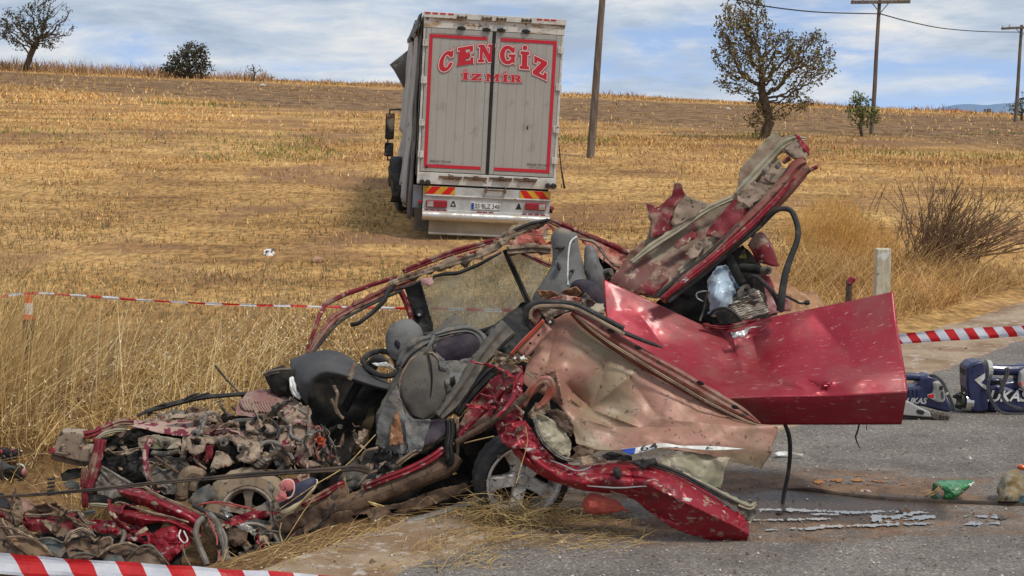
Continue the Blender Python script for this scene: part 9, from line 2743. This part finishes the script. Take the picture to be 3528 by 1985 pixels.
 segs = [(-40, 1108, 640, 1128, 12), (-40, 1166, 400, 1156, 11), (75, 1214, 520, 1192, 13), (500, 1192, 900, 1180, 13), (600, 1150, 900, 1150, 26), (620, 1120, 880, 1128, 13), (1080, 1142, 1270, 1150, 18), (1080, 1182, 1240, 1180, 14), (150, 1130, 420, 1136, 8)]

 def water(u, v):
  best = -1
  for (a, b_, c2, d2, w) in segs:
   f = min(max(((u - a)) / (c2 - a), 0), 1)
   dv = abs(v - (b_ + (d2 - b_) * f)) / w
   du = max(a - u, u - c2, 0) / 30
   best = max(best, 1 - math.hypot(dv, du))
  n = noise.noise(Vector((u * .014, v * .05, 1))) * .9 + noise.noise(Vector((u * .045, v * .12, 5))) * .6 + noise.noise(Vector((u * .11, v * .25, 9))) * .3
  return best - .66 + n * .95
 blot('puddle', cF, -60, 1300, 1085, 1232, water, m2, .011)

 def rust(u, v):
  f = (u - 300) / 510
  if f < 0 or f > 1:
   return -1
  n = noise.noise(Vector((u * .02, v * .09, 2))) + .6 * noise.noise(Vector((u * .07, v * .25, 3)))
  return 1 - abs(v - 968 - 8 * math.sin(u * .01)) / (10 + 14 * (1 - f)) + n * 1.6 - 1.05
 blot('rusty_spill', cF, 280, 830, 930, 1005, rust, m, .009, 300, 60)
 # straw heap round the rear wheel
 r = np.random.default_rng(31)
 V, F = [], []

 def stalk(p, a, L, lift, rad):
  d = Vector((math.cos(a), math.sin(a), 0))
  pts = [p, p + d * L * .5 + Vector((0, 0, lift + .03 * r.normal())), p + d * L + Vector((.03 * r.normal(), .03 * r.normal(), lift * .3 + .02 * r.random()))]
  v, f = tube3(pts, [rad, rad * .8, rad * .5], 3, 5, False)
  o = len(V)
  V.extend(v)
  F.extend(tuple(q + o for q in x) for x in f)
 for i in range(430):
  u = r.normal(1740, 95)
  v = 1790 - abs(r.normal(0, 38)) + 25 * r.random()
  d = 8.78 + .12 * r.normal()
  p = W(u, v, d)
  p.z = max(p.z, .01)
  stalk(p, r.random() * 6.28, .08 + .22 * r.random(), .035 * r.random(), .0016 + .0012 * r.random())
 for i in range(420):
  g = GP(1640 + 560 * r.random(), 1770 + 130 * r.random() ** 1.4)
  stalk(g + Vector((0, 0, .008)), r.normal(.1, .7) + (3.14 if r.random() < .5 else 0), .08 + .30 * r.random() ** 2, .012 * r.random(), .0014 + .0012 * r.random())
 for i in range(620):
  g = GP(700 + 1000 * r.random(), 1800 + 170 * r.random())
  stalk(g + Vector((0, 0, .006)), r.normal(.5, .7), .06 + .22 * r.random(), .012 * r.random(), .0014 + .001 * r.random())
 sm = pm('loose_straw', (.44, .30, .12), (.28, .17, .07), sc=3, c3=(.6, .45, .22), sc3=11, lo3=.56, hi3=.62, rough=.8, bump=0)
 o = mk('loose_straw', V, F, sm, local=True)
 o['kind'] = 'stuff'
 # straws caught in the wreck
 V, F = [], []
 for pts in (((1240, 920, 8.7), (990, 820, 8.6), (1330, 590, 8.62), (1600, 420, 8.8), (1880, 130, 9.0)), ((960, 1200, 8.5), (1060, 1080, 8.55), (1200, 860, 8.66), (1330, 690, 8.72)), ((830, 1070, 8.52), (900, 1180, 8.45), (980, 1270, 8.4), (990, 1340, 8.36)), ((1000, 950, 8.6), (985, 1040, 8.56), (1010, 1130, 8.5)), ((1590, 470, 8.8), (1600, 600, 8.8), (1615, 710, 8.8)), ((500, 1210, 8.4), (650, 1310, 8.33), (790, 1405, 8.3))):
  v, f = tube3([W(*cN(p[0], p[1]), p[2]) for p in pts[-4:]], .0035, 4, 20, False)
  o = len(V)
  V += v
  F += [tuple(q + o for q in x) for x in f]
 for pts in (((1810, 755), (1960, 800)), ((1830, 770), (1900, 800))):
  v, f = tube3([W(*cN(p[0], p[1]), 8.85) for p in pts], .006, 4, None, False)
  o = len(V)
  V += v
  F += [tuple(q + o for q in x) for x in f]
 for pts in (((0, 775, 8.68), (60, 760, 8.6), (150, 740, 8.56)), ((262, 980, 8.4), (290, 880, 8.45), (320, 770, 8.5), (310, 690, 8.52)), ((870, 1290, 8.42), (905, 1240, 8.4), (915, 1200, 8.4))):
  v, f = tube3([W(*cC(p[0], p[1]), p[2]) for p in pts], .0035, 4, 16, False)
  o = len(V)
  V += v
  F += [tuple(q + o for q in x) for x in f]
 o = mk('caught_straw', V, F, sm, local=True)
 o['kind'] = 'stuff'
 # wiry root hanging on the road at the right front
 o = tube('thin_wire', cF, [(-60, 1345, 8.2), (60, 1360, 8.18), (200, 1385, 8.15), (380, 1410, 8.12), (520, 1412, 8.12), (700, 1400, 8.12)], .004, M['wire'], None, n=5, samples=40)
 tag(o, 'thin loose wire lying on the asphalt in the right foreground', 'wire')
 # scattered grit and chips
 V, F, fm = [], [], []
 for i in range(4200):
  if i < 2900:
   u, v = 1500 + 2100 * r.random(), 1500 + 500 * r.random() ** .8
  elif i < 3500:
   u, v = 3050 + 520 * r.random(), 1060 + 400 * r.random()
  else:
   u, v = 700 + 1100 * r.random(), 1750 + 250 * r.random()
  yc = (992.5 - v) / FOC
  tt = -CAM_H / (-SP + yc * CP)
  x, y = (u - 1764) / FOC * tt, (CP + yc * SP) * tt
  if s_of(x, y) > .9:
   continue
  z = .004 if s_of(x, y) < .02 else -.004
  s = .003 + .010 * r.random() ** 4
  if r.random() < .01:
   s *= 2.2
  o = len(V)
  q = [Vector((s * r.uniform(.6, 1.5), s * r.uniform(-.3, .3), 0)), Vector((-s * .5, s, 0)), Vector((-s * .6, -s, 0)), Vector((0, 0, s * r.uniform(.6, 1.3)))]
  ro = Matrix.Rotation(r.random() * 6.28, 3, 'Z')
  V += [Vector((x, y, z)) + ro @ k for k in q]
  F += [(o, o + 1, o + 3), (o + 1, o + 2, o + 3), (o + 2, o, o + 3)]
  fm += [int(r.choice([0, 0, 0, 1, 1, 2]))] * 3
 o = mk('road_grit', V, F, None, smooth=False, local=True, mats=[pm('grey_grit', (.26, .23, .2), rough=.9, bump=0), pm('brown_grit', (.16, .10, .06), rough=.9, bump=0), pm('pale_chips', (.55, .50, .44), rough=.8, bump=0)], fmat=fm)
 o['kind'] = 'stuff'

build_small()
